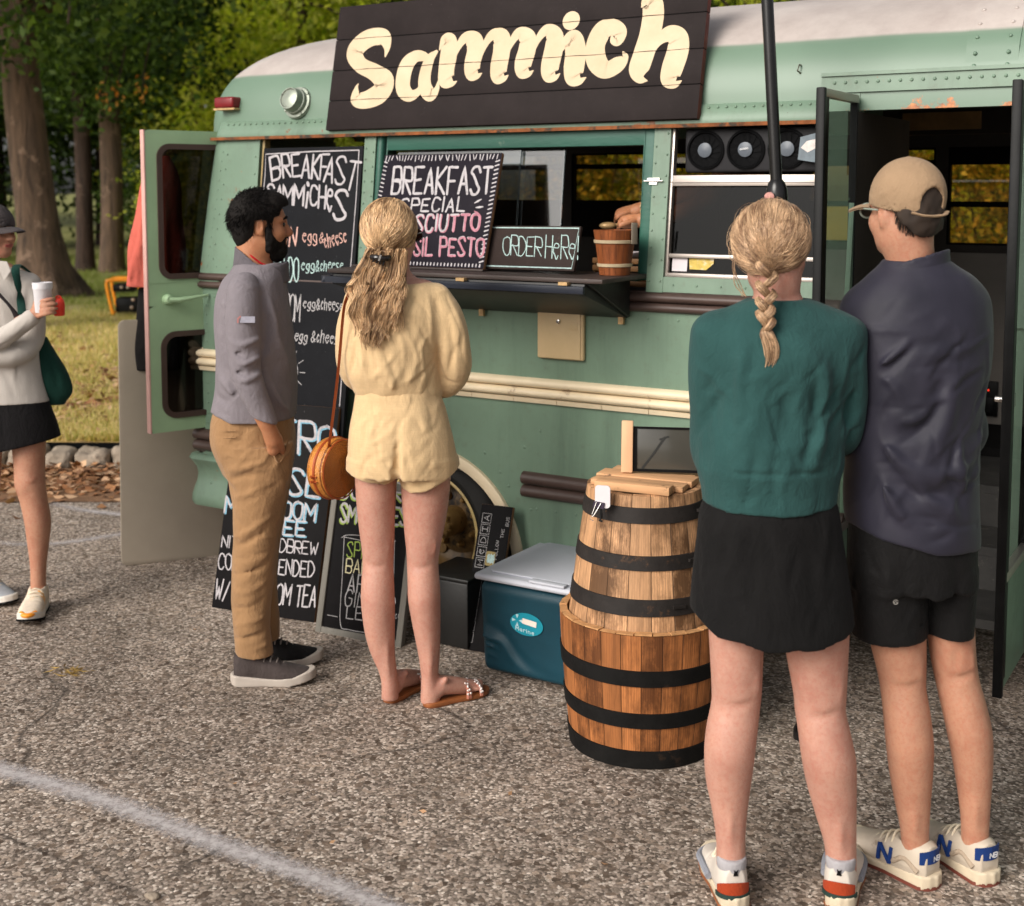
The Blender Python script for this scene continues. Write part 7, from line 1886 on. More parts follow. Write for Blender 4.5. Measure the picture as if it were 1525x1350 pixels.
# right arm into the pocket: bare wrist and hand at the cuff
F.add(K.ch([(366, 452, -.17, .045), (364, 540, -.20, .042), (378, 585, -.205, .036), (393, 622, -.20, .030), (401, 640, -.190, .027), (407, 655, -.172, .030)]), .01)
F.add(ell(K.p(409, 664, -.160), (.026, .024, .036), 0, -.3), .012)
for j, (dx, dd) in enumerate(((10, -.110), (5, -.120), (-1, -.125), (-6, -.125))): F.add(chain([(*K.p(408 + dx * .5, 672, dd), .0105), (*K.p(410 + dx, 690, dd + .012), .0098), (*K.p(410 + dx, 705, dd + .03), .0085)], 3), .005)
F.add(K.ch([(409, 648, -.186, .012), (418, 662, -.165, .011), (421, 676, -.130, .0095)]), .006)
F.add(K.ch([(372, 452, .17, .045), (380, 540, .19, .040), (400, 610, .16, .034), (418, 650, .13, .032)]), .01)
for j in range(4): F.add(chain([(*K.p(420 + j, 660, .12 + j * .012), .010), (*K.p(424 + j, 690, .11 + j * .012), .009)], 3), .004)
for xs_, dy in ((((352, 400, 958), (352, 398, 985)), -.09), (((392, 418, 930), (392, 416, 960)), .10)):
    F.add(chain([(*K.p(378 if dy < 0 else 400, 760, dy), .045), (*K.p(374 if dy < 0 else 396, 880, dy), .032), (*K.p(376 if dy < 0 else 400, 960, dy), .028), (*K.p(379 if dy < 0 else 402, 995, dy), .028)]), .01)
F.keep(lambda X, Y_, Z: .06 - Z + 0 * X + 0 * Y_)
F.mesh('body', SK_TAN, K.root)
kf = np.array([math.cos(KYAW), math.sin(KYAW), 0]); kl = np.array([-kf[1], kf[0], 0])
def KH(a, b, c): return np.array(KO) + (kf * a + kl * b + np.array([0, 0, c])) * KS
kfx = lambda X, Y_: ((X - KO[0]) * kf[0] + (Y_ - KO[1]) * kf[1]) / KS
kz = lambda Z: (Z - KO[2]) / KS
# hair with a short strand coat
F = Fld((-.16, -.16, 1.46), (.16, .16, 1.78), .0045)
F.add(tf(ell((-.020, 0, .040), (.105, .084, .092)), KYAW, KO, KS), 0); F.add(tf(ell((.035, 0, .082), (.064, .064, .046)), KYAW, KO, KS), .03); F.add(tf(ell((-.060, 0, -.03), (.050, .062, .060)), KYAW, KO, KS), .03)
def hairline(X, Y_, Z):
    f_, z_ = kfx(X, Y_), kz(Z)
    zl = np.interp(f_, [-.13, -.085, -.055, -.035, -.030, .012, .020, .034, .040, .062, .075, .12], [-.075, -.105, -.098, -.045, .018, .020, -.030, -.030, .030, .038, .068, .085])
    return zl - z_
F.keep(hairline, .006)
F.noise(.0022, (45, 45, 60), 51); F.noise(.0012, (120, 120, 120), 52)
kh = F.mesh('hair', HAIR_BLK, K.root)
D = nrng.normal(0, 1, (7000, 3)); D /= np.linalg.norm(D, axis=1, keepdims=True)
S_ = ray_shell(KH(-.019, 0, .038), np.array((.100, .082, .089)), D)
f_, z_ = kfx(S_[:, 0], S_[:, 1]), kz(S_[:, 2])
ok = hairline(S_[:, 0], S_[:, 1], S_[:, 2]) < -.006
S_, D2 = S_[ok][:3600], D[ok][:3600]
_w = np.clip((S_[:, 2:3] - KO[2] - .02) / .075, 0, 1)
dirn = _w * (kf[None] * .5 + np.array([[0, 0, .35]])) + (1 - _w) * (np.array([[0, 0, -.9]]) - kf[None] * .35) + nrng.normal(0, .28, (len(S_), 3))
tubes('hair_strands', np.stack([S_ - D2 * .004, S_ + D2 * .0015 + dirn * .007, S_ + D2 * .002 + dirn * .015], 1), np.array([.0010, .0009, .0004]), HAIR_BLK, kh, 3)
# beard
F = Fld((-.10, -.14, 1.44), (.16, .14, 1.64), .004)
F.add(tf(ell((.022, 0, -.037), (.073, .065, .089)), KYAW, KO, KS), 0); F.add(tf(ell((.060, 0, -.094), (.032, .036, .034)), KYAW, KO, KS), .02); F.add(tf(ell((.052, 0, -.112), (.030, .032, .024)), KYAW, KO, KS), .02)
for sg_ in (1, -1): F.add(tf(ell((.0, .052 * sg_, -.064), (.036, .017, .034)), KYAW, KO, KS), .02)
F.add(tf(ell((.092, 0, -.046), (.008, .024, .006)), KYAW, KO, KS), .006)
for sg_ in (1, -1): F.add(tf(ell((.024, .068 * sg_, -.040), (.017, .012, .046)), KYAW, KO, KS), .015)
F.cut(tf(ell((.092, 0, -.062), (.022, .020, .012)), KYAW, KO, KS), .004)
def bl(X, Y_, Z):
    f_, z_ = kfx(X, Y_), kz(Z)
    return np.maximum(z_ - np.interp(f_, [-.02, .01, .028, .036, .060, .078, .10], [-.055, .02, .02, -.035, -.062, -.045, -.040]), np.maximum(.006 - f_ - .0 * z_, 0 * f_ - 1))
F.keep(bl, .006); F.noise(.003, (90, 90, 90), 55)
bd = F.mesh('beard', HAIR_BLK, K.root)
for sg_ in (1, -1):
    mb = MB(); mb.tube([KH(.088, .014 * sg_, .026), KH(.090, .032 * sg_, .031), KH(.078, .052 * sg_, .024)], [.004, .0052, .003], 6); mb.build('eyebrow', HAIR_BLK, kh)
    mb = MB(); mb.ball(Vector(KH(.0765, .031 * sg_, .003)), .0085); mb.build('eye', plain('eye_dark', (.02, .012, .008), .1, .1), K.root)
# jumper
GREYJ = cloth('grey_fleece', rgb(124, 117, 121), 650, .35, .06, .9, sheen=.05)
F = Fld((-.24, -.30, .93), (.24, .30, 1.58), .005)
F.add(loft(K.rows([(392, 350, 420, .085), (404, 342, 424, .12), (420, 332, 425, .165, 0, 2.3), (445, 326, 429, .185, 0, 2.4), (484, 324, 434, .185, 0, 2.4), (540, 325, 440, .175, 0, 2.4), (585, 322, 441, .170, 0, 2.4), (615, 317, 440, .170, 0, 2.4), (650, 314, 437, .170, 0, 2.4)])), 0)
F.add(K.ch([(362, 436, -.160, .058), (362, 475, -.185, .050), (364, 520, -.19, .04)]), .02)
F.add(K.ch([(374, 436, .165, .058), (380, 520, .19, .052), (398, 590, .165, .044), (412, 630, .14, .040)]), .014)
_x = [K.p(x, y, -.15)[0] for x, y in ((312, 620), (350, 634), (400, 640), (440, 646))]; _z = [K.p(x, y, -.15)[2] for x, y in ((312, 621), (350, 634), (400, 640), (440, 648))]
arm_c = K.p(392, 612, -.207)
def hem(X, Y_, Z):
    base = np.interp(X, _x, _z) - Z + 0 * Y_
    return base
F.keep(hem)
FT_ = F; F = Fld((-.16, -.34, .93), (.16, -.06, 1.50), .0042)          # the near sleeve, pushed up into rings at the elbow
F.add(K.ch([(364, 428, -.150, .052), (362, 448, -.172, .058), (362, 475, -.193, .058), (364, 520, -.203, .055), (366, 552, -.208, .051), (376, 582, -.212, .046), (387, 606, -.208, .041), (396, 628, -.203, .038)]), .014)
F.keep(lambda X, Y_, Z: (K.p(392, 626, -.207)[2] - Z) - (X - arm_c[0]) * .35 + 0 * Y_)
SLEEVE = []
for pts, w, d in (([(341, 508, -.20), (362, 514, -.26), (391, 503, -.22)], .009, .008), ([(342, 522, -.20), (364, 528, -.265), (392, 517, -.22)], .008, -.008), ([(342, 536, -.20), (366, 542, -.265), (392, 530, -.22)], .009, .009), ([(343, 550, -.20), (366, 556, -.265), (390, 546, -.22)], .008, -.008), ([(346, 562, -.21), (368, 567, -.265), (390, 556, -.23)], .009, .008),
                  ([(347, 420, -.15), (343, 460, -.19), (344, 500, -.19)], .012, -.012), ([(395, 430, -.16), (399, 470, -.17), (394, 520, -.16)], .014, -.016), ([(405, 500, -.14), (420, 520, -.12), (432, 545, -.08)], .016, .007), ([(402, 540, -.15), (418, 565, -.13), (436, 580, -.08)], .016, -.007), ([(400, 570, -.16), (420, 600, -.13), (436, 615, -.08)], .016, .008),
                  ([(330, 560, -.12), (340, 580, -.17), (350, 600, -.19)], .014, .007), ([(325, 590, -.12), (340, 605, -.18), (362, 612, -.19)], .012, -.006), ([(400, 445, -.15), (412, 480, -.14), (418, 530, -.13)], .016, .006), ([(318, 612, -.13), (350, 624, -.18), (372, 628, -.19)], .005, -.003), ([(372, 612, -.25), (385, 617, -.255), (404, 608, -.24)], .004, -.003)):
    for F_ in (F, FT_): F_.fold([K.p(*q) for q in pts], w, d * 1.7)
F.noise(.002, (24, 24, 16), 63); F.creases(40, (-.12, .15), (.98, 1.40), -35, 30, (.06, .16), (.006, .011), (.002, .005), 5); FT_.creases(30, (-.10, .06), (1.02, 1.36), 5, 25, (.04, .09), (.005, .008), (.002, .004), 6)
FT_.noise(.004, (10, 10, 5), 61); FT_.noise(.0022, (30, 30, 16), 62)
ju = FT_.mesh('jumper', GREYJ, K.root); F.mesh('sleeve', GREYJ, ju)
# upright collar, open at the front
F = Fld((-.14, -.14, 1.40), (.16, .14, 1.60), .0045)
F.add(loft(K.rows([(432, 344, 430, .092), (412, 346, 430, .086), (392, 348, 430, .080), (372, 350, 430, .078), (355, 350, 430, .078)])), 0)
F.cut(loft(K.rows([(440, 352, 422, .082), (412, 353, 423, .077), (392, 355, 424, .072), (372, 357, 425, .070), (345, 357, 425, .070)])), .002)
_cx = [K.p(x, 380)[0] for x in (350, 365, 385, 402, 418, 431)]; _cz = [K.p(350, y)[2] for y in (366, 375, 391, 398, 395, 388)]
F.keep(lambda X, Y_, Z: Z - np.interp(X, _cx, _cz) + .05 * Y_); F.keep(lambda X, Y_, Z: (K.p(350, 436)[2] - Z) + 0 * X - np.interp(X, _cx, [-.055, -.04, -.02, -.005, 0, 0]) * -1)
F.fold([K.p(352, 378, -.03), K.p(372, 392, -.078), K.p(400, 404, -.075), K.p(428, 405, -.02)], .005, -.004)
F.mesh('collar', cloth('charcoal_fleece', rgb(96, 91, 95), 650, .35, .06), ju)
mb = MB(); mb.tube(crom(np.array([K.p(364, 371, -.050), K.p(376, 383, -.060), K.p(390, 393, -.060), K.p(404, 397, -.050)]), 5), .0036, 6); mb.build('undershirt', cloth('red_cotton', rgb(170, 30, 34), 600, .3), K.root)
ik = Ink(0); ik.stroke([(-.026, -.008), (-.026, .004), (-.018, .012)], .005); o1 = ik.build('red_curve', plain('badge_red', rgb(168, 110, 106), .6, .1), ju, Matrix.Translation(Vector(K.p(366, 477, -.2585))) @ Matrix.Rotation(math.pi / 2, 4, 'X'))
ik = Ink(0); ik.poly([(-.022, -.009), (.028, -.009), (.028, .012), (-.016, .012)]); ik.build('sleeve_badge', plain('badge_grey', rgb(154, 152, 164), .6, .14, 90), ju, Matrix.Translation(Vector(K.p(367, 477, -.259))) @ Matrix.Rotation(math.pi / 2, 4, 'X') @ Matrix.Rotation(.0, 4, 'Y'))
# trousers
KHAKI = cloth('khaki_twill', rgb(152, 117, 82), 620, .35, .08, .85, sheen=.15)
F = Fld((-.22, -.26, .10), (.24, .26, 1.03), .005)
F.add(loft(K.rows([(612, 320, 436, .150, 0, 2.4), (632, 315, 437, .158, 0, 2.4), (660, 317, 438, .165, 0, 2.4), (688, 326, 438, .165), (705, 334, 434, .160)])), 0)
F.add(loft(K.rows([(660, 322, 436, .095, -.08), (700, 336, 434, .092, -.085), (745, 346, 424, .088, -.085), (797, 349, 415, .080, -.085), (836, 346, 410, .076, -.085), (880, 345, 404, .072, -.085), (930, 346, 402, .066, -.085), (960, 349, 405, .060, -.085), (985, 352, 407, .054, -.085)])), .014)
F.add(loft(K.rows([(660, 340, 437, .09, .08), (700, 350, 436, .088, .085), (745, 360, 428, .082, .085), (800, 366, 418, .076, .085), (850, 370, 412, .07, .085), (900, 376, 413, .066, .085), (935, 382, 416, .06, .085), (958, 384, 416, .052, .085)])), .014)
F.cut(tf(ell((0, 0, 0), (.030, .035, .040)), 0, K.p(411, 658, -.160), 1, -.2), .012)
z_near = K.p(380, 975, -.085)[2]
F.keep(lambda X, Y_, Z: np.where(Y_ < 0, z_near, z_near - .02) - Z - .12 * X)
for pts, w, d in (([(388, 634, -.17), (398, 660, -.185), (416, 682, -.17)], .007, -.008), ([(418, 684, -.16), (430, 672, -.12), (435, 650, -.08)], .007, .007), ([(343, 700, -.15), (365, 697, -.175), (395, 688, -.18)], .010, .008), ([(345, 714, -.15), (370, 708, -.175), (400, 706, -.175)], .009, -.008), ([(350, 742, -.15), (375, 735, -.175), (400, 726, -.17)], .010, .006), ([(350, 800, -.14), (370, 792, -.165), (392, 776, -.16)], .010, .008), ([(350, 815, -.14), (372, 806, -.16), (395, 790, -.155)], .010, -.008), ([(352, 838, -.13), (372, 838, -.155), (402, 826, -.14)], .011, .009), ([(350, 856, -.13), (375, 850, -.15), (400, 842, -.14)], .009, -.008),
                  ([(348, 880, -.13), (368, 882, -.15), (398, 866, -.14)], .010, .007), ([(348, 905, -.13), (370, 905, -.15), (400, 890, -.13)], .011, -.006), ([(349, 930, -.12), (372, 926, -.148), (402, 918, -.13)], .010, .008), ([(350, 950, -.12), (375, 948, -.142), (404, 940, -.12)], .009, -.008), ([(352, 968, -.11), (378, 966, -.135), (405, 958, -.12)], .008, .006),
                  ([(405, 700, -.15), (396, 745, -.16), (384, 800, -.16), (374, 850, -.155), (368, 930, -.145)], .004, .003), ([(318, 648, -.13), (335, 652, -.16), (355, 655, -.17)], .004, -.003), ([(322, 700, -.08), (335, 720, -.12), (350, 735, -.15)], .012, -.006), ([(410, 700, -.14), (420, 725, -.12), (422, 750, -.08)], .014, .006)): F.fold([K.p(*q) for q in pts], w, d * 1.3)
F.noise(.005, (12, 12, 6), 71); F.noise(.0020, (30, 30, 18), 72); F.creases(75, (-.14, .13), (.16, .95), 22, 26, (.05, .13), (.005, .010), (.002, .0055), 7)
tr = F.mesh('trousers', KHAKI, K.root)
mb = MB(); mb.tube(crom(np.array([K.p(399, 652, -.172), K.p(405, 672, -.170), K.p(415, 689, -.154), K.p(424, 676, -.136), K.p(429, 655, -.120)]), 6), .0032, 6); mb.build('pocket_edge', KHAKI, tr)
mb = MB()
for y0, y1 in ((642, 640), (652, 650)): mb.tube([K.p(318, y0, -.118), K.p(332, y0 + 1, -.150), K.p(352, y1 + 2, -.168)], .0016, 5)
mb.build('back_pocket', KHAKI, tr)
CHAR = cloth('charcoal_knit_upper', rgb(70, 62, 60), 380, .6, .2, .85); PALE = plain('pale_foam_sole', rgb(176, 165, 154), .6, .08, 14, 120, .15, .001); BLKK = cloth('black_knit_upper', (.012, .011, .011), 380, .6, .2)
DLACE = cloth('dark_lace', rgb(128, 118, 112), 500, .3)
for hx, dy_, yaw, L_, mu in ((369, -.085, -1.50, .285, CHAR), (386, .085, -1.42, .28, BLKK)):
    O = ankle(K, hx, 985, yaw, dy_)
    up, M = shoe(K.root, O, yaw, L_, .098, mats=dict(upper=mu, sole=PALE, lace=DLACE, sole_h=.034))
    mb = MB()
    for y in np.arange(.02, .25, .012): mb.tube([(-.043 - .004 * math.sin(y * 12), y, .006), (-.045 - .004 * math.sin(y * 12), y, .026)], .0022, 5)
    mb.build('sole_ridges', PALE, up)
# ================================================================= walking woman at the left edge
W_ = Per('woman in a grey cap, white shirt and black skirt walking in at the left edge', 5, 5.16)
F = Fld((-.28, -.30, 0), (.32, .26, 1.68), .0058)
WO = W_.p(-10, 345); WYAW = R(-22)
head(F, WO, WYAW, .90, 0, False, [(*W_.p(-22, 360, .02), .045), (*W_.p(-22, 378, .02), .045), (*W_.p(-20, 396, .01), .055)], .9)
F.add(loft(W_.rows([(392, -50, 15, .05), (420, -62, 40, .07), (500, -58, 46, .08), (580, -50, 58, .09), (640, -48, 66, .10)])), .02)
F.add(loft(W_.rows([(630, 14, 70, .062, -.01), (665, 19, 67, .066, -.025), (700, 22, 66, .062, -.03), (722, 23, 67, .058, -.035), (745, 30, 70, .052, -.03), (775, 37, 75, .055, -.025), (805, 41, 73, .046, -.025), (838, 45, 69, .035, -.03), (862, 46, 68, .033, -.03), (890, 46, 68, .033, -.03)])), .008)
W_.fold(F, [(38, 708), (46, 716), (58, 712)], .012, .006, -.09); W_.fold(F, [(38, 732), (46, 736), (56, 733)], .008, -.004, -.09)
F.add(loft(W_.rows([(630, -50, 10, .078, .03), (665, -45, 3, .070, .04), (720, -40, -1, .06, .06), (770, -40, -4, .055, .09), (820, -36, -6, .042, .12), (862, -32, -10, .034, .14), (890, -32, -10, .034, .15)])), .008)
# hand round the cup: palm at the left of the cup, four fingers wrapping its front, thumb up its side
F.add(W_.ch([(30, 482, -.14, .030), (50, 470, -.145, .026), (57, 462, -.145, .025)]), .01)
F.add(ell(W_.p(58, 458, -.150), (.022, .020, .036), 0, .25), .01)
for j, (y, e) in enumerate(((448, 80), (455, 83), (462, 83), (468, 81))):
    F.add(chain([(*W_.p(57, y + 3, -.165), .0095), (*W_.p(66, y, -.196), .0092), (*W_.p(e - 3, y - 2, -.190), .0082), (*W_.p(e + 1, y - 2, -.170), .0072)], 4), .003)
F.add(chain([(*W_.p(56, 455, -.14), .011), (*W_.p(58, 444, -.128), .010), (*W_.p(64, 437, -.125), .0085)], 3), .005)
F.keep(lambda X, Y_, Z: .06 - Z + 0 * X + 0 * Y_)
F.mesh('body', SK_WARM, W_.root)
wf = np.array([math.cos(WYAW), math.sin(WYAW), 0]); wl_ = np.array([-wf[1], wf[0], 0])
def WH(a, b, c): return np.array(WO) + (wf * a + wl_ * b + np.array([0, 0, c])) * .90
DG = cloth('dark_grey_cotton', rgb(74, 68, 68), 600, .3)
F = Fld((-.24, -.18, 1.54), (.16, .18, 1.72), .0045)
F.add(tf(ell((-.012, 0, .03), (.112, .090, .100)), WYAW, WO, .9), 0); F.cut(tf(ell((-.012, 0, .03), (.106, .084, .094)), WYAW, WO, .9), .001)
F.keep(lambda X, Y_, Z: WO[2] + .016 + .06 * ((X - WO[0]) * wf[0] + (Y_ - WO[1]) * wf[1]) - Z)
cp_ = F.mesh('cap', DG, W_.root)
mb = MB(); P = []
for i in range(13):
    a = -1.2 + 2.4 * i / 12; P.append([WH(.090 * math.cos(a) + (.012 + .066 * math.cos(a)) * rr, .082 * math.sin(a) * (1 - .05 * rr), .022 + .006 * rr - .022 * rr * rr - 2.4 * (.08 * math.sin(a)) ** 2) for rr in np.linspace(0, 1, 5)])
mb.grid([[Vector(q) for q in r] for r in P]); mb.grid([[Vector(q) - Vector((0, 0, .004)) for q in r] for r in P], flip=True); mb.grid([[Vector(r[-1]), Vector(r[-1]) - Vector((0, 0, .004))] for r in P])
mb.build('brim', DG, cp_, angle=50)
for sg_ in (1, -1):
    mb = MB(); mb.ball(Vector(WH(.0755, .031 * sg_, .004)), .0105); mb.build('eye', plain('eye_white', rgb(200, 190, 184), .1, .1), W_.root)
    mb = MB(); mb.ball(Vector(WH(.083, .031 * sg_, .003)), .005); mb.build('iris', MATS['eye_dark'], W_.root)
    mb = MB(); mb.tube([WH(.089, .014 * sg_, .020), WH(.090, .032 * sg_, .024), WH(.078, .050 * sg_, .018)], [.003, .0036, .002], 6); mb.build('eyebrow', HAIR_BRN, W_.root)
mb = MB(); mb.tube(crom(np.array([WH(.088, .024, -.0605), WH(.0955, .010, -.0575), WH(.0965, 0, -.0585), WH(.0955, -.010, -.0575), WH(.088, -.024, -.0605)]), 3), .0034, 6); mb.tube(crom(np.array([WH(.087, .022, -.063), WH(.0945, 0, -.0685), WH(.087, -.022, -.063)]), 4), .0038, 6); mb.build('lips', plain('lip_rose', rgb(176, 92, 84), .4, .1), W_.root)
F = Fld((-.22, -.16, 1.36), (.14, .18, 1.70), .005); F.add(tf(ell((-.022, 0, .02), (.098, .082, .10)), WYAW, WO, .9), 0); F.add(tf(ell((-.09, 0, -.05), (.04, .05, .09)), WYAW, WO, .9), .03)
F.keep(lambda X, Y_, Z: (X - WO[0]) * wf[0] + (Y_ - WO[1]) * wf[1] + .01); F.noise(.003, (50, 50, 20), 81); F.mesh('hair', HAIR_BRN, W_.root)
WSH = cloth('white_knit_shirt', rgb(186, 178, 170), 700, .3, .05, .85, wrinkle=.12)
F = Fld((-.28, -.26, .86), (.32, .22, 1.46), .006)
F.add(loft(W_.rows([(390, -42, 4, .055), (398, -55, 22, .066), (408, -68, 42, .08), (425, -74, 52, .092), (460, -72, 55, .10), (520, -66, 58, .104), (570, -62, 67, .110), (606, -62, 74, .114)])), 0)
F.add(W_.ch([(44, 424, 0, .046), (50, 465, -.01, .046), (48, 508, -.03, .046), (28, 528, -.09, .041), (-15, 532, -.13, .036)]), .018)
F.add(W_.ch([(-64, 424, 0, .046), (-62, 480, -.04, .045), (-48, 528, -.10, .043), (-10, 512, -.14, .040), (24, 490, -.15, .036), (46, 474, -.148, .032)]), .018)
for pts, w, d in (([(10, 500, -.17), (25, 494, -.18), (40, 478, -.175)], .008, .006), ([(-5, 514, -.16), (12, 512, -.175), (30, 500, -.17)], .008, -.006), ([(44, 430, -.05), (40, 470, -.06), (36, 500, -.06)], .012, -.010), ([(20, 545, -.10), (35, 565, -.11), (50, 590, -.10)], .012, .006), ([(5, 550, -.10), (15, 575, -.11), (25, 600, -.11)], .012, -.006), ([(40, 480, -.05), (52, 490, -.04), (58, 500, -.02)], .008, .005), ([(-10, 420, -.08), (0, 470, -.10), (2, 530, -.10)], .006, -.004)): F.fold([W_.p(*q) for q in pts], w, d)
F.noise(.004, (11, 11, 5), 91); F.noise(.0012, (36, 36, 18), 92); F.creases(30, (-.05, .24), (.98, 1.34), 70, 35, (.05, .12), (.006, .010), (.002, .004), 16)
ws = F.mesh('shirt', WSH, W_.root)
mb = MB()
for a_, b_, c_ in (((-8, 388), (6, 418), (16, 404)), ((-30, 388), (-24, 420), (-8, 406))):
    pts = [Vector(W_.p(*a_, -.075)), Vector(W_.p(*b_, -.098)), Vector(W_.p(*c_, -.085)), Vector(W_.p((a_[0] + c_[0]) / 2 + 6, a_[1] + 2, -.068))]
    mb.face(pts); mb.face([q + Vector((0, .004, 0)) for q in pts][::-1])
mb.build('collar', WSH, ws)
F = Fld((-.26, -.22, .64), (.34, .22, .95), .006)
F.add(loft(W_.rows([(592, -54, 70, .108), (610, -56, 76, .118), (635, -60, 85, .132), (672, -64, 94, .148)])), 0)
F.keep(lambda X, Y_, Z: W_.p(0, 668)[2] + (X - W_.p(0, 668)[0]) * .20 - Z + 0 * Y_)
for x in (-30, 0, 30, 60): F.fold([W_.p(x, 610, -.12), W_.p(x + 4, 640, -.135), W_.p(x + 6, 668, -.145)], .014, .006 if x % 60 else -.006)
F.mesh('skirt', cloth('black_skirt_knit', (.0095, .0085, .009), 700, .3, sheen=.04), W_.root)
PEACH = plain('white_mesh_upper', rgb(216, 200, 180), .7, .1, 60, 300, .4, .001, dirt=(rgb(232, 168, 96), 14, .56)); ORNG = plain('orange_toe', rgb(240, 150, 40), .5, .1); WFOAM = plain('white_foam', rgb(214, 206, 196), .6, .06)
up, M = shoe(W_.root, ankle(W_, 57, 880, math.pi + .16, -.03), math.pi + .16, .265, .098, mats=dict(upper=PEACH, sole=WFOAM, outsole=BLACKM, lace=LACE, sole_h=.034), tilt=.02)
mb = MB(); mb.tube(crom(np.array([(-.026, .238, .044), (-.01, .262, .042), (.012, .264, .042), (.03, .238, .044)]), 4), .010, 8); mb.build('toe_bumper', ORNG, up)
up, M = shoe(W_.root, ankle(W_, -21, 876, math.pi + .9, .145), math.pi + .9, .265, .098, mats=dict(upper=plain('grey_mesh_upper', rgb(150, 152, 156), .7, .1, 40), sole=WFOAM, outsole=BLACKM, lace=LACE, sole_h=.034))
# what she carries
cpt = W_.p(64, 455, -.160)
cup = thing('cup', 'white tapered paper cup held by the woman at the left edge', 'cup', Vector((W_.X + cpt[0], W_.Y - .160, cpt[2] - .028)))
mb = MB(); mb.lathe([(.0285, 0), (.030, .002), (.0365, .112), (.038, .114), (.0375, .117), (.0345, .116), (.0335, .09), (.0001, .09)], 32, None, False); mb.build('body', plain('white_foam_cup', rgb(222, 218, 220), .55, .03, 20), cup, angle=40)
mb = MB(); mb.lathe([(.0372, .092), (.0378, .094), (.0384, .112), (.0388, .118), (.036, .119)], 32, None, False); mb.build('rim', MATS['white_foam_cup'], cup)
rm = at(88, 457, 5.03)
mug = thing('mug', 'bright red plastic mug held beside the white cup by the woman at the left', 'mug', Vector((rm[0], rm[1], rm[2] - .036)))
mb = MB(); mb.lathe([(.018, 0), (.021, .003), (.0225, .045), (.018, .064), (.008, .072), (.0001, .073)], 24, None, False); RP = plain('red_plastic', rgb(232, 62, 42), .35, .05); mb.build('body', RP, mug, angle=50)
mb = MB(); mb.tube(crom(np.array([(-.012, -.006, .066), (-.004, -.008, .078), (.008, -.006, .076), (.014, -.004, .062)]), 4), .0035, 6); mb.build('handle', RP, mug)
F = Fld((-.12, -.10, -.34), (.14, .12, .12), .006)
bo = W_.p(70, 530, .06)
F.add(loft([(.08, -.03, 0, .03, .03), (.0, -.015, 0, .055, .05), (-.08, .008, 0, .075, .06), (-.15, .025, 0, .070, .055), (-.20, .018, 0, .045, .04)]), 0)
for pts, w, d in (([(-.02, -.05, .05), (.0, -.06, -.05), (.03, -.06, -.16)], .014, .009), ([(-.04, -.04, .02), (-.03, -.06, -.08), (-.02, -.06, -.15)], .012, -.009), ([(.03, -.04, .0), (.05, -.05, -.07), (.06, -.05, -.14)], .012, -.007)): F.fold(pts, w, d)
F.noise(.006, (16, 16, 9), 93)
tote = thing('tote_bag', 'dark green cloth bag hanging behind the white shirted woman at the left edge', 'bag', Vector((W_.X + bo[0], W_.Y + bo[1], bo[2])))
GC = cloth('dark_green_canvas', rgb(26, 58, 50), 500, .3)
F.mesh('bag', GC, tote)
mb = MB(); off = Vector((W_.X + bo[0], W_.Y + bo[1], bo[2])); base = Vector((W_.X, W_.Y, 0))
mb.tube([Vector(q) for q in crom(np.array([Vector(W_.p(*q)) + base - off for q in ((58, 520, .05), (60, 470, .04), (52, 418, .03), (30, 396, -.02), (23, 402, -.085), (27, 425, -.105), (31, 450, -.112), (33, 468, -.16))]), 5)], .016, 6, .25); mb.build('strap', GC, tote)
mb = MB(); mb.tube([Vector(q) for q in crom(np.array([Vector(W_.p(*q)) + base for q in ((-70, 400, -.05), (-30, 412, -.10), (0, 440, -.112), (22, 466, -.116), (32, 490, -.14))]), 4)], .016, 6, .25)
tag(mb.build('shoulder_strap', cloth('grey_webbing', rgb(70, 62, 64), 500, .4), None), 'dark grey webbing strap across the chest of the woman at the left edge', 'strap')

# ================================================================= the cook behind the hatch
def bl_(s, t, z): return tuple(busw(s, t, z))
ckr = thing('person', 'cook behind the serving hatch reaching both hands over the counter', 'person', Vector(busw(.74, .80, .63)))
cb0 = busw(.74, .80, .63)
lc = lambda s, t, z: tuple(np.array(busw(s, t, z)) - cb0)
F = Fld((-.62, -.75, 0), (.35, .45, 1.75), .0065)
ho = lc(.74, .70, 2.20)
head(F, ho, BA * -1 + R(-115), .97, 0, True, [(*lc(.74, .76, 2.16), .055), (*lc(.74, .78, 2.06), .06)])
F.add(loft([(1.40, 0, 0, .11, .08), (1.30, 0, 0, .18, .10), (1.0, 0, 0, .16, .11), (.8, 0, 0, .16, .11), (.6, 0, 0, .10, .10), (.08, 0, 0, .08, .08)]), .02)
def hand(F, w, d, l, cu, sc=1.0, thumb=1):
    """palm from the wrist along d, fingers fanned along l and curling towards cu"""
    w, d, l, cu = map(np.array, (w, d, l, cu))
    F.add(chain([(*w, .026 * sc), (*(w + d * .045), .029 * sc), (*(w + d * .075), .027 * sc)]), .01)
    for j, (o, L_) in enumerate(((-.028, .072), (-.010, .080), (.009, .076), (.026, .060))):
        b = w + d * .082 + l * o
        F.add(chain([(*(b), .0098 * sc), (*(b + d * L_ * .42 + cu * .006), .0092 * sc), (*(b + d * L_ * .72 + cu * .022), .0085 * sc), (*(b + d * L_ * .80 + cu * .042), .0072 * sc)], 4), .004)
    t0 = w + d * .03 + l * .028 * -thumb
    F.add(chain([(*t0, .013 * sc), (*(t0 + d * .03 - l * .022 * thumb + cu * .008), .0115 * sc), (*(t0 + d * .062 - l * .022 * thumb + cu * .022), .0095 * sc)], 3), .007)
w1, w2 = lc(.39, .36, 1.645), lc(.465, .26, 1.610)
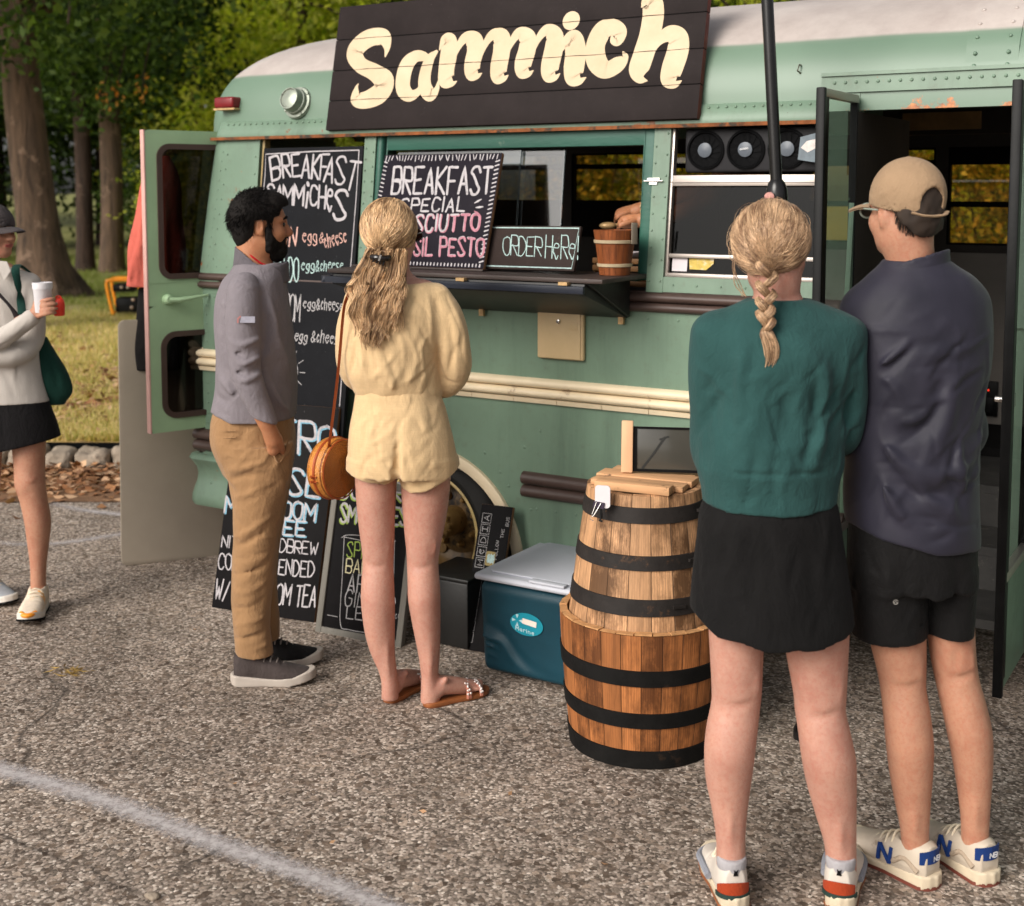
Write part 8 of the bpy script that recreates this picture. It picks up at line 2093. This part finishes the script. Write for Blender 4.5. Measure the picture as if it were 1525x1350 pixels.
F.add(chain([(*lc(.88, .78, 2.02), .052), (*lc(.82, .58, 1.84), .045), (*lc(.62, .46, 1.73), .040), (*w1, .028)]), .02)
F.add(chain([(*lc(.60, .78, 2.02), .052), (*lc(.72, .48, 1.80), .045), (*lc(.64, .34, 1.66), .038), (*w2, .028)]), .02)
hd = -BE * .94 - BZ * .22; hand(F, w1, hd, BN, -BZ, .98, 1)
hand(F, w2, -BE * .95 - BZ * .1 - BN * .2, BN, -BZ, .98, 1)
F.mesh('body', SK_TAN, ckr)
F = Fld((-.45, -.55, .55), (.35, .30, 1.48), .008)
F.add(loft([(1.40, 0, 0, .12, .09), (1.30, 0, 0, .20, .12), (1.0, 0, 0, .18, .13), (.8, 0, 0, .18, .13), (.6, 0, 0, .19, .13)]), 0)
F.add(chain([(*lc(.88, .78, 2.00), .07), (*lc(.83, .62, 1.87), .06)]), .02); F.add(chain([(*lc(.60, .78, 2.00), .07), (*lc(.70, .54, 1.85), .06)]), .02)
F.mesh('shirt', cloth('charcoal_shirt', (.018, .017, .017), 500, .3), ckr)
mb = MB(); mb.tube([np.array(w1) + hd * -.03 + (BN * math.cos(t) + BZ * math.sin(t)) * .033 for t in np.linspace(0, 6.28, 16)], .005, 6); mb.build('wristband', plain('pale_band', rgb(190, 160, 120), .6, .1), ckr)
F = Fld((-.2, -.3, 1.4), (.2, .2, 1.76), .007); F.add(ell(np.array(ho) + np.array([0, .02, .04]), (.095, .10, .095)), 0); F.keep(lambda X, Y_, Z: ho[2] + .02 - Z + 0 * X); F.mesh('hair', HAIR_BLK, ckr)
tn = thing('tongs', 'small brass coloured scoop held over the counter by the cook', 'scoop', Vector(busw(.275, .33, 1.585)))
mb = MB(); mb.ball(Vector((0, 0, 0)), .026, None, 10, (1.3, .8, .55)); mb.tube([(.02, 0, .0), (.07, .01, .012)], .006, 8); mb.build('scoop', MATS['worn_brass'], tn)
# ================================================================= kerb, leaf litter, grass
STONE = plain('field_stone', rgb(146, 132, 116), .85, .28, 7, 40, .7, .012, dirt=(rgb(78, 70, 62), 5, .56))
krb = thing('stone_kerb', 'low rough stone kerb between the asphalt and the lawn', 'kerb', (0, KERB_Y, 0))
kr = np.random.RandomState(3)
x = -7.5
while x < .6:
    w = kr.uniform(.12, .32); h_ = kr.uniform(.10, .15)
    F = Fld((-.24, -.16, -.03), (.24, .16, .26), .014)
    F.add(rbox(-w / 2, w / 2, -.10, .12, -.02, h_, .035), 0); F.noise(.022, (12, 12, 12), int(kr.randint(1e6))); F.noise(.008, (36, 36, 36), int(kr.randint(1e6)))
    F.mesh('stone', STONE, krb, Matrix.Translation((x + w / 2, kr.uniform(-.02, .02), 0))); x += w + .012
def leafmat(name, cols, trans=.35, rough=.6, far=None):
    t = NT(name)
    g = t.n('ShaderNodeNewGeometry').outputs['Random Per Island']
    c = t.ramp(g, [(i / (len(cols) - 1), q) for i, q in enumerate(cols)])
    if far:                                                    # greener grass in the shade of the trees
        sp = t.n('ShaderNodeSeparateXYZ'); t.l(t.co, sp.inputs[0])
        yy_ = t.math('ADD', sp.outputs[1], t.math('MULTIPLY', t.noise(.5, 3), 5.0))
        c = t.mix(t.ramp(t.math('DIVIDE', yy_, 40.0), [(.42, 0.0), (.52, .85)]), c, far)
    t.col(c); t.set(Roughness=rough); t.b.inputs['Specular IOR Level'].default_value = .25
    tr = t.n('ShaderNodeBsdfTranslucent'); t.l(t.mix(1.0, c, (1.5, 1.6, .7), 'MULTIPLY'), tr.inputs[0])
    mx = t.n('ShaderNodeMixShader'); mx.inputs[0].default_value = trans
    t.l(t.b.outputs[0], mx.inputs[1]); t.l(tr.outputs[0], mx.inputs[2]); t.l(mx.outputs[0], t.out.inputs[0]); return t.m
def leaves(name, P, size, mat, parent=None, droop=.5, flat=False, seed=1, M=None, asp=.55):
    """leaf blades: a folded four-point blade at every point"""
    rs = np.random.RandomState(seed); n = len(P); P = np.asarray(P, np.float32)
    size = np.broadcast_to(np.asarray(size, np.float32), (n,)) * rs.uniform(.7, 1.3, n)
    d = rs.normal(0, 1, (n, 3)); d[:, 2] = d[:, 2] * (.15 if flat else .6) - (0 if flat else droop)
    d /= np.linalg.norm(d, axis=1, keepdims=True)
    u = rs.normal(0, 1, (n, 3)); u = u - d * (u * d).sum(1, keepdims=True)
    if flat: u = np.cross(d, np.array([0, 0, 1.0]) + rs.normal(0, .35, (n, 3)))
    u /= np.linalg.norm(u, axis=1, keepdims=True) + 1e-9
    w = np.cross(d, u)
    s = size[:, None]
    V = np.stack([P - d * s * .5, P + u * s * asp * .5 + w * s * .10, P + d * s * .5, P - u * s * asp * .5 + w * s * .10], 1).reshape(-1, 3)
    F = np.arange(4 * n).reshape(n, 4)
    me = np_mesh(name, V, F); return obj(name, me, mat, parent, M)
lr = np.random.RandomState(5)
DRY = leafmat('dry_leaves', [rgb(96, 60, 38), rgb(140, 94, 60), rgb(172, 128, 92), rgb(206, 170, 136), rgb(120, 78, 52)], .1, .8)
n = 4600
yy = KERB_Y - .12 - np.abs(lr.normal(0, .32, n)); xx = lr.uniform(-6, .3, n)
tag(leaves('leaf_litter', np.stack([xx, yy, .014 + lr.uniform(0, .05, n) * np.clip(1 - (KERB_Y - .1 - yy) * 2.5, 0, 1)], 1), .062, DRY, None, flat=True, seed=2, asp=.7), kind='stuff', label='brown dry leaves drifted against the stone kerb', cat='leaves')
n = 2400
yy = KERB_Y + .15 + np.abs(lr.normal(0, 2.2, n)); xx = -yy * lr.uniform(.22, .55, n)
tag(leaves('lawn_leaves', np.stack([xx, yy, [LAWN_Z + lawn_h(a, b) + .025 for a, b in zip(xx, yy)]], 1), .08, DRY, None, flat=True, seed=3, asp=.7), kind='stuff', label='dry leaves scattered over the lawn', cat='leaves')
pts_ = [gnd(x, y) for x, y in ((108, 1002), (290, 940), (940, 1180), (495, 1258), (760, 1185), (630, 1212), (225, 1340), (350, 1170), (900, 1290), (870, 1252))]
for i, q in enumerate(pts_):
    if i == 0:
        tag(leaves('grass_tuft', np.stack([q[0] + lr.normal(0, .03, 40), q[1] + lr.normal(0, .02, 40), np.full(40, .008)], 1), .05, leafmat('dead_grass', [rgb(150, 120, 60), rgb(180, 150, 90), rgb(120, 92, 50)], .1), None, flat=True, seed=4, asp=.12), label='yellow tuft of dead grass lying on the open asphalt', cat='grass tuft')
    elif i < 9:
        o = leaves('fallen_leaf', np.array([[0, 0, 0.0]]), .019, DRY, None, flat=True, seed=20 + i, asp=.5); o.location = (q[0], q[1], .008)
        tag(o, 'small dry brown leaf lying alone on the asphalt', 'leaf', 'fallen leaves on the asphalt')
for px_, py_, r_ in ((228, 1338, .02), ):
    q = gnd(px_, py_); F = Fld((-.04, -.03, -.01), (.04, .03, .03), .004); F.add(ell((0, 0, .006), (.022, .014, .010)), 0); F.noise(.004, (60, 60, 60), 7)
    o = F.mesh('pebble', STONE); o.location = q; tag(o, 'small grey pebble on the asphalt near the bottom left corner', 'pebble')
# grass blades on the near lawn, thinning out into the distance
n = 90000
yy = KERB_Y + .12 + 22 * lr.uniform(0, 1, n) ** 1.9; xx = -yy * lr.uniform(.24, .46, n)
clump = np.sin(xx * 3.1 + np.sin(yy * 2.3) * 2) * np.sin(yy * 2.7 + 1.3) + .7 * np.sin(xx * 7.7 + yy * 1.1)
ok = clump > lr.uniform(-1.6, 1.0, n); xx, yy = xx[ok], yy[ok]; n = len(xx)
zz = np.array([LAWN_Z + lawn_h(a, b) for a, b in zip(xx, yy)])
hh = lr.uniform(.025, .065, n) * (1 + yy * .02); wd = .0035 * (1 + yy * .05); an = lr.uniform(0, 6.28, n); ln = lr.normal(0, .025, (n, 2))
b0 = np.stack([xx - wd * np.cos(an), yy - wd * np.sin(an), zz], 1); b1 = np.stack([xx + wd * np.cos(an), yy + wd * np.sin(an), zz], 1); b2 = np.stack([xx + ln[:, 0], yy + ln[:, 1], zz + hh], 1)
me = np_mesh('grass', np.stack([b0, b1, b2], 1).reshape(-1, 3), np.arange(3 * n).reshape(n, 3))
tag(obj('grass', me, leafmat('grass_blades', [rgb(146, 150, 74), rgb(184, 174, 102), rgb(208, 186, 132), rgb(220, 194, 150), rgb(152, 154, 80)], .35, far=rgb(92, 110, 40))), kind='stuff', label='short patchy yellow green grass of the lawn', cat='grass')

# ================================================================= trees
def barkmat(name, c, sc=9):
    t = NT(name); c = np.array(c)
    wv = t.noise(sc, 8, .7, t.map((1, 1, .14)), .6); g = t.noise(sc * .35, 5, .7)
    b = t.ramp(wv, [(.32, tuple(c * .28)), (.5, tuple(c * .9)), (.68, tuple(c * 1.35))])
    b = t.mix(t.ramp(g, [(.58, 0.0), (.66, .75)]), b, tuple(np.minimum(c * 2.2 + .03, .6)))
    t.col(b); t.set(Roughness=.95); t.bump(wv, 1.0, .05); return t.m
BARK = barkmat('oak_bark', rgb(98, 78, 62)); BARK_L = barkmat('pale_bark', rgb(150, 132, 114)); BARK_D = barkmat('dark_bark', rgb(62, 46, 36))
def trunk(mb, base, top, r0, r1, flare=1.0, seed=0, n=14, rings=16, lobes=5):
    rs = random.Random(seed); ph = [rs.uniform(0, 6.28) for _ in range(3)]; P = []
    for i in range(rings + 1):
        k = i / rings; c = np.array(base) * (1 - k) + np.array(top) * k + np.array([math.sin(k * 5 + ph[0]), math.cos(k * 4 + ph[1]), 0]) * .04 * k * 4
        z = (np.array(top) - np.array(base))[2] * k
        fl = 1 + flare * math.exp(-z / .32); r = (r0 + (r1 - r0) * k)
        P.append([(c[0] + r * (1 + (fl - 1) * (.75 + .4 * math.sin(lobes * a + ph[2]))) * (1 + .05 * math.sin(3 * a + k * 7)) * math.cos(a), c[1] + r * (1 + (fl - 1) * (.75 + .4 * math.sin(lobes * a + ph[2]))) * (1 + .05 * math.sin(3 * a + k * 7)) * math.sin(a), c[2] - (.1 if i == 0 else 0)) for a in np.linspace(0, 2 * math.pi, n, endpoint=False)])
    mb.grid(P, close_v=True)
def crown_points(c, r, n_cl, per, cl_r, seed, shell=.35, zmin=None, hole=.25):
    rs = np.random.RandomState(seed); D = rs.normal(0, 1, (n_cl, 3)); D /= np.linalg.norm(D, axis=1, keepdims=True)
    rad = rs.uniform(shell, 1.0, (n_cl, 1)) ** .6
    lump = 1 + .22 * np.sin(D[:, :1] * 5 + seed) * np.sin(D[:, 1:2] * 4 + seed * 2) + .12 * np.sin(D[:, 2:3] * 9 + seed)
    Cc = np.array(c) + D * rad * np.array(r) * lump
    if zmin is not None: Cc = Cc[Cc[:, 2] > zmin]
    nn = len(Cc); q = rs.normal(0, 1, (nn, per, 3)) * np.array([1, 1, .6]) * cl_r * rs.uniform(.5, 1.2, (nn, 1, 1))
    return Cc, (Cc[:, None] + q).reshape(-1, 3)
OAK = leafmat('oak_leaves', [rgb(36, 52, 24), rgb(54, 76, 32), rgb(78, 102, 42), rgb(104, 126, 60), rgb(60, 84, 36)], .4)
OAKB = leafmat('bright_leaves', [rgb(122, 142, 46), rgb(164, 172, 60), rgb(194, 196, 80), rgb(214, 208, 108), rgb(140, 154, 52)], .55)
DARKL = leafmat('dark_leaves', [rgb(30, 44, 20), rgb(46, 64, 26), rgb(62, 82, 34), rgb(84, 102, 46)], .35)
GOLD = leafmat('golden_leaves', [rgb(60, 70, 30), rgb(120, 100, 40), rgb(168, 136, 62), rgb(84, 92, 40), rgb(44, 56, 26), rgb(190, 166, 96)], .35)
def tree(name, label, base, h, r0, crown, mat, bark, n_cl, per, cl_r, ls, seed, r1=None, flare=.6, lean_=(0, 0), zmin=None, group=None, cat='tree', shell=.35):
    base = np.array(base, float); t = thing(name, label, cat, Vector(base), group)
    mb = MB(); trunk(mb, (0, 0, 0), (lean_[0], lean_[1], h), r0, r1 or r0 * .55, flare, seed)
    Cc, Pp = crown_points(np.array(crown[0]) - base, crown[1], n_cl, per, cl_r, seed, shell, None if zmin is None else zmin - base[2])
    rs = random.Random(seed)
    for k_ in range(9):                                          # limbs out into the crown
        z0 = h * rs.uniform(.45, .95); st = np.array([lean_[0] * z0 / h, lean_[1] * z0 / h, z0]); en = Cc[rs.randrange(len(Cc))]
        md = (st + en) / 2 + np.array([rs.uniform(-.3, .3), rs.uniform(-.3, .3), rs.uniform(0, .5)])
        rr = r0 * rs.uniform(.14, .26); P_ = crom(np.array([st, md, en]), 4); mb.tube(P_, [rr * (1 - .75 * i / (len(P_) - 1)) for i in range(len(P_))], 6)
    mb.build('trunk', bark, t, angle=80)
    leaves('crown', Pp, ls, mat, t, seed=seed)
    return t
zl = lambda x, y: LAWN_Z + lawn_h(x, y)
def foot(px, py):
    q = gnd(px, py, LAWN_Z); 
    for _ in range(4): q = gnd(px, py, zl(q[0], q[1]))
    return q
b1 = foot(66, 442)
tree('oak_tree', 'thick trunked oak with brown furrowed bark rising behind the capped woman', b1, 7.5, .31, ((b1[0] - .4, b1[1] - 1.0, 6.3), (4.4, 4.0, 3.3)), OAK, BARK, 330, 60, .42, .15, 11, .22, 1.35, (-.40, 0), 3.0)
tree('pale_tree', 'slim pale barked tree cut by the left edge of the photo', (-6.10, 14.6, zl(-6.1, 14.6)), 7, .25, ((-7.2, 14.2, 7.0), (3.0, 2.8, 2.2)), OAK, BARK_L, 120, 60, .4, .14, 12, .15, .5, (-.35, 0), 4.6)
b3 = foot(166, 405)
tree('straight_tree', 'straight brown trunked tree left of the coral jacket', b3, 8, .225, ((b3[0] - .3, b3[1] - .5, 6.4), (2.8, 2.6, 3.6)), OAK, BARK, 190, 60, .45, .17, 13, .17, .25, (.15, 0), 2.7)
b4 = foot(127, 404)
tree('dark_tree', 'thin dark trunked tree between the thick oak and the straight trunk', b4, 8, .17, ((b4[0] - .8, b4[1] + 1.5, 6.5), (3.8, 3, 3.4)), DARKL, BARK_D, 260, 60, .45, .17, 14, .13, .3, (-.1, 0), 2.6)
# low dry branch tips with orange leaves
for i, (px_, py_) in enumerate(((155, 145), (176, 138), (212, 132))):
    q = at(px_, py_, 19.5); P = q + lr.normal(0, 1, (14, 3)) * np.array([.05, .05, .10])
    tg = thing('dead_twig', ('hanging twig of orange dead leaves, leftmost of three', 'hanging twig of orange dead leaves, largest and middle of three', 'hanging twig of orange dead leaves, rightmost of three')[i], 'twig', Vector(q), 'orange dead twigs in the oak')
    leaves('leaves', P - q, .085, leafmat('orange_leaves', [rgb(196, 112, 36), rgb(232, 150, 60), rgb(244, 180, 100)], .4) if i == 0 else bpy.data.materials['orange_leaves'], tg, 1.4, seed=40 + i)
    mb = MB(); mb.tube([(0, 0, -.1), (.02, 0, .2), (.1, .1, .7)], .012, 5); mb.build('stem', BARK_D, tg)
# understorey and wood edge behind
row = [(-15.5, 31, 3.6, 0), (-13.2, 33, 3.4, 0), (-11.2, 35, 3.6, 0), (-8.2, 34, 3.2, 1), (-5.4, 33, 3.8, 1), (-7.0, 39, 5.0, 1), (-3.0, 36, 4.4, 1), (-1.0, 33, 4.0, 0), (1.8, 35, 4.4, 1), (4.6, 32, 4.2, 1), (7.6, 34, 4.6, 0), (10.4, 31, 4.2, 1), (13.4, 33, 4.6, 1), (16.5, 30, 4.2, 0)]
names = [('dark_leafed_tree', 'dark leafed tree of the wood edge', DARKL), ('bright_leafed_tree', 'yellow green tree of the wood edge', OAKB)]
side = ['furthest left in the background', 'behind the pale trunk on the left', 'left of the straight brown trunk', 'directly behind the straight brown trunk', 'left of the bus roof corner', 'tallest above the open rear door', 'behind the rear end of the bus roof', 'hidden behind the painted sign', 'behind the right half of the sign', 'showing over the roof right of the sign', 'seen through the serving hatch', 'seen through the small far windows', 'seen through the open entrance door', 'furthest right behind the bus']
for i, (x, y, r, k_) in enumerate(row):
    nm, lb, mt = names[k_]
    tree(nm, lb + ', ' + side[i], (x, y, zl(x, y)), 8, .2, ((x, y, 5.6), (r * .75, r * .6, 4.6)), mt, BARK_D, 210, 55, .5, .21, 60 + i, .12, .3, (0, 0), None, 'trees of the wood edge', shell=.5)
for i, (x, y, r, h_, mt, where) in enumerate(((-13.0, 27.5, 1.3, 1.5, DARKL, 'left of the thick oak trunk'), (-7.4, 27.0, 1.1, 1.35, OAK, 'right of the straight brown trunk'), (-6.0, 24.5, 1.0, 1.2, OAKB, 'just left of the open rear door'), (-4.6, 26.0, 1.5, 2.0, OAKB, 'behind the open rear door'), (3.6, 18, 1.6, 1.6, GOLD, 'golden one seen through the serving hatch'), (6.0, 16, 1.5, 1.25, GOLD, 'golden one seen through the entrance door'), (7.6, 18, 2.0, 1.9, OAKB, 'pale one beyond the entrance door'), (1.2, 19, 1.4, 1.8, GOLD, 'behind the hazy sliding glass'), (9.5, 16, 1.6, 1.4, GOLD, 'golden one furthest right'))):
    b = np.array([x, y, zl(x, y)]); sb_ = thing('bush', 'leafy bush on the lawn, ' + where, 'bush', Vector(b), 'bushes at the wood edge')
    Cc, Pp = crown_points((0, 0, h_), (r, r * .8, h_ * .95), 90, 60, .28, 80 + i, .4, .02); leaves('crown', Pp, .095, mt, sb_, seed=80 + i)
    mb = MB()
    for k_ in range(5): mb.tube([(0, 0, -.05), tuple(Cc[k_] * .5), tuple(Cc[k_])], [.03, .02, .008], 5)
    mb.build('stem', BARK_D, sb_)
# far wood: one dense mass
rs = np.random.RandomState(77); n = 46000
P = np.stack([rs.uniform(-40, 40, n), 46 + rs.normal(0, 1.6, n), rs.uniform(.2, 1, n) ** .8 * 15], 1)
P[:, 1] += 2.5 * np.sin(P[:, 0] * .6) + 1.5 * np.sin(P[:, 2] * .9 + P[:, 0] * .3)
P = P[(P[:, 2] > 1.6 + np.sin(P[:, 0] * 1.7) * .9)]
tag(leaves('far_wood', P, .75, leafmat('far_leaves', [rgb(30, 46, 18), rgb(52, 70, 26), rgb(86, 100, 38), rgb(120, 124, 54), rgb(40, 56, 24)], .4), None, seed=78, asp=.8), kind='stuff', label='dense far wood behind the lawn', cat='wood')
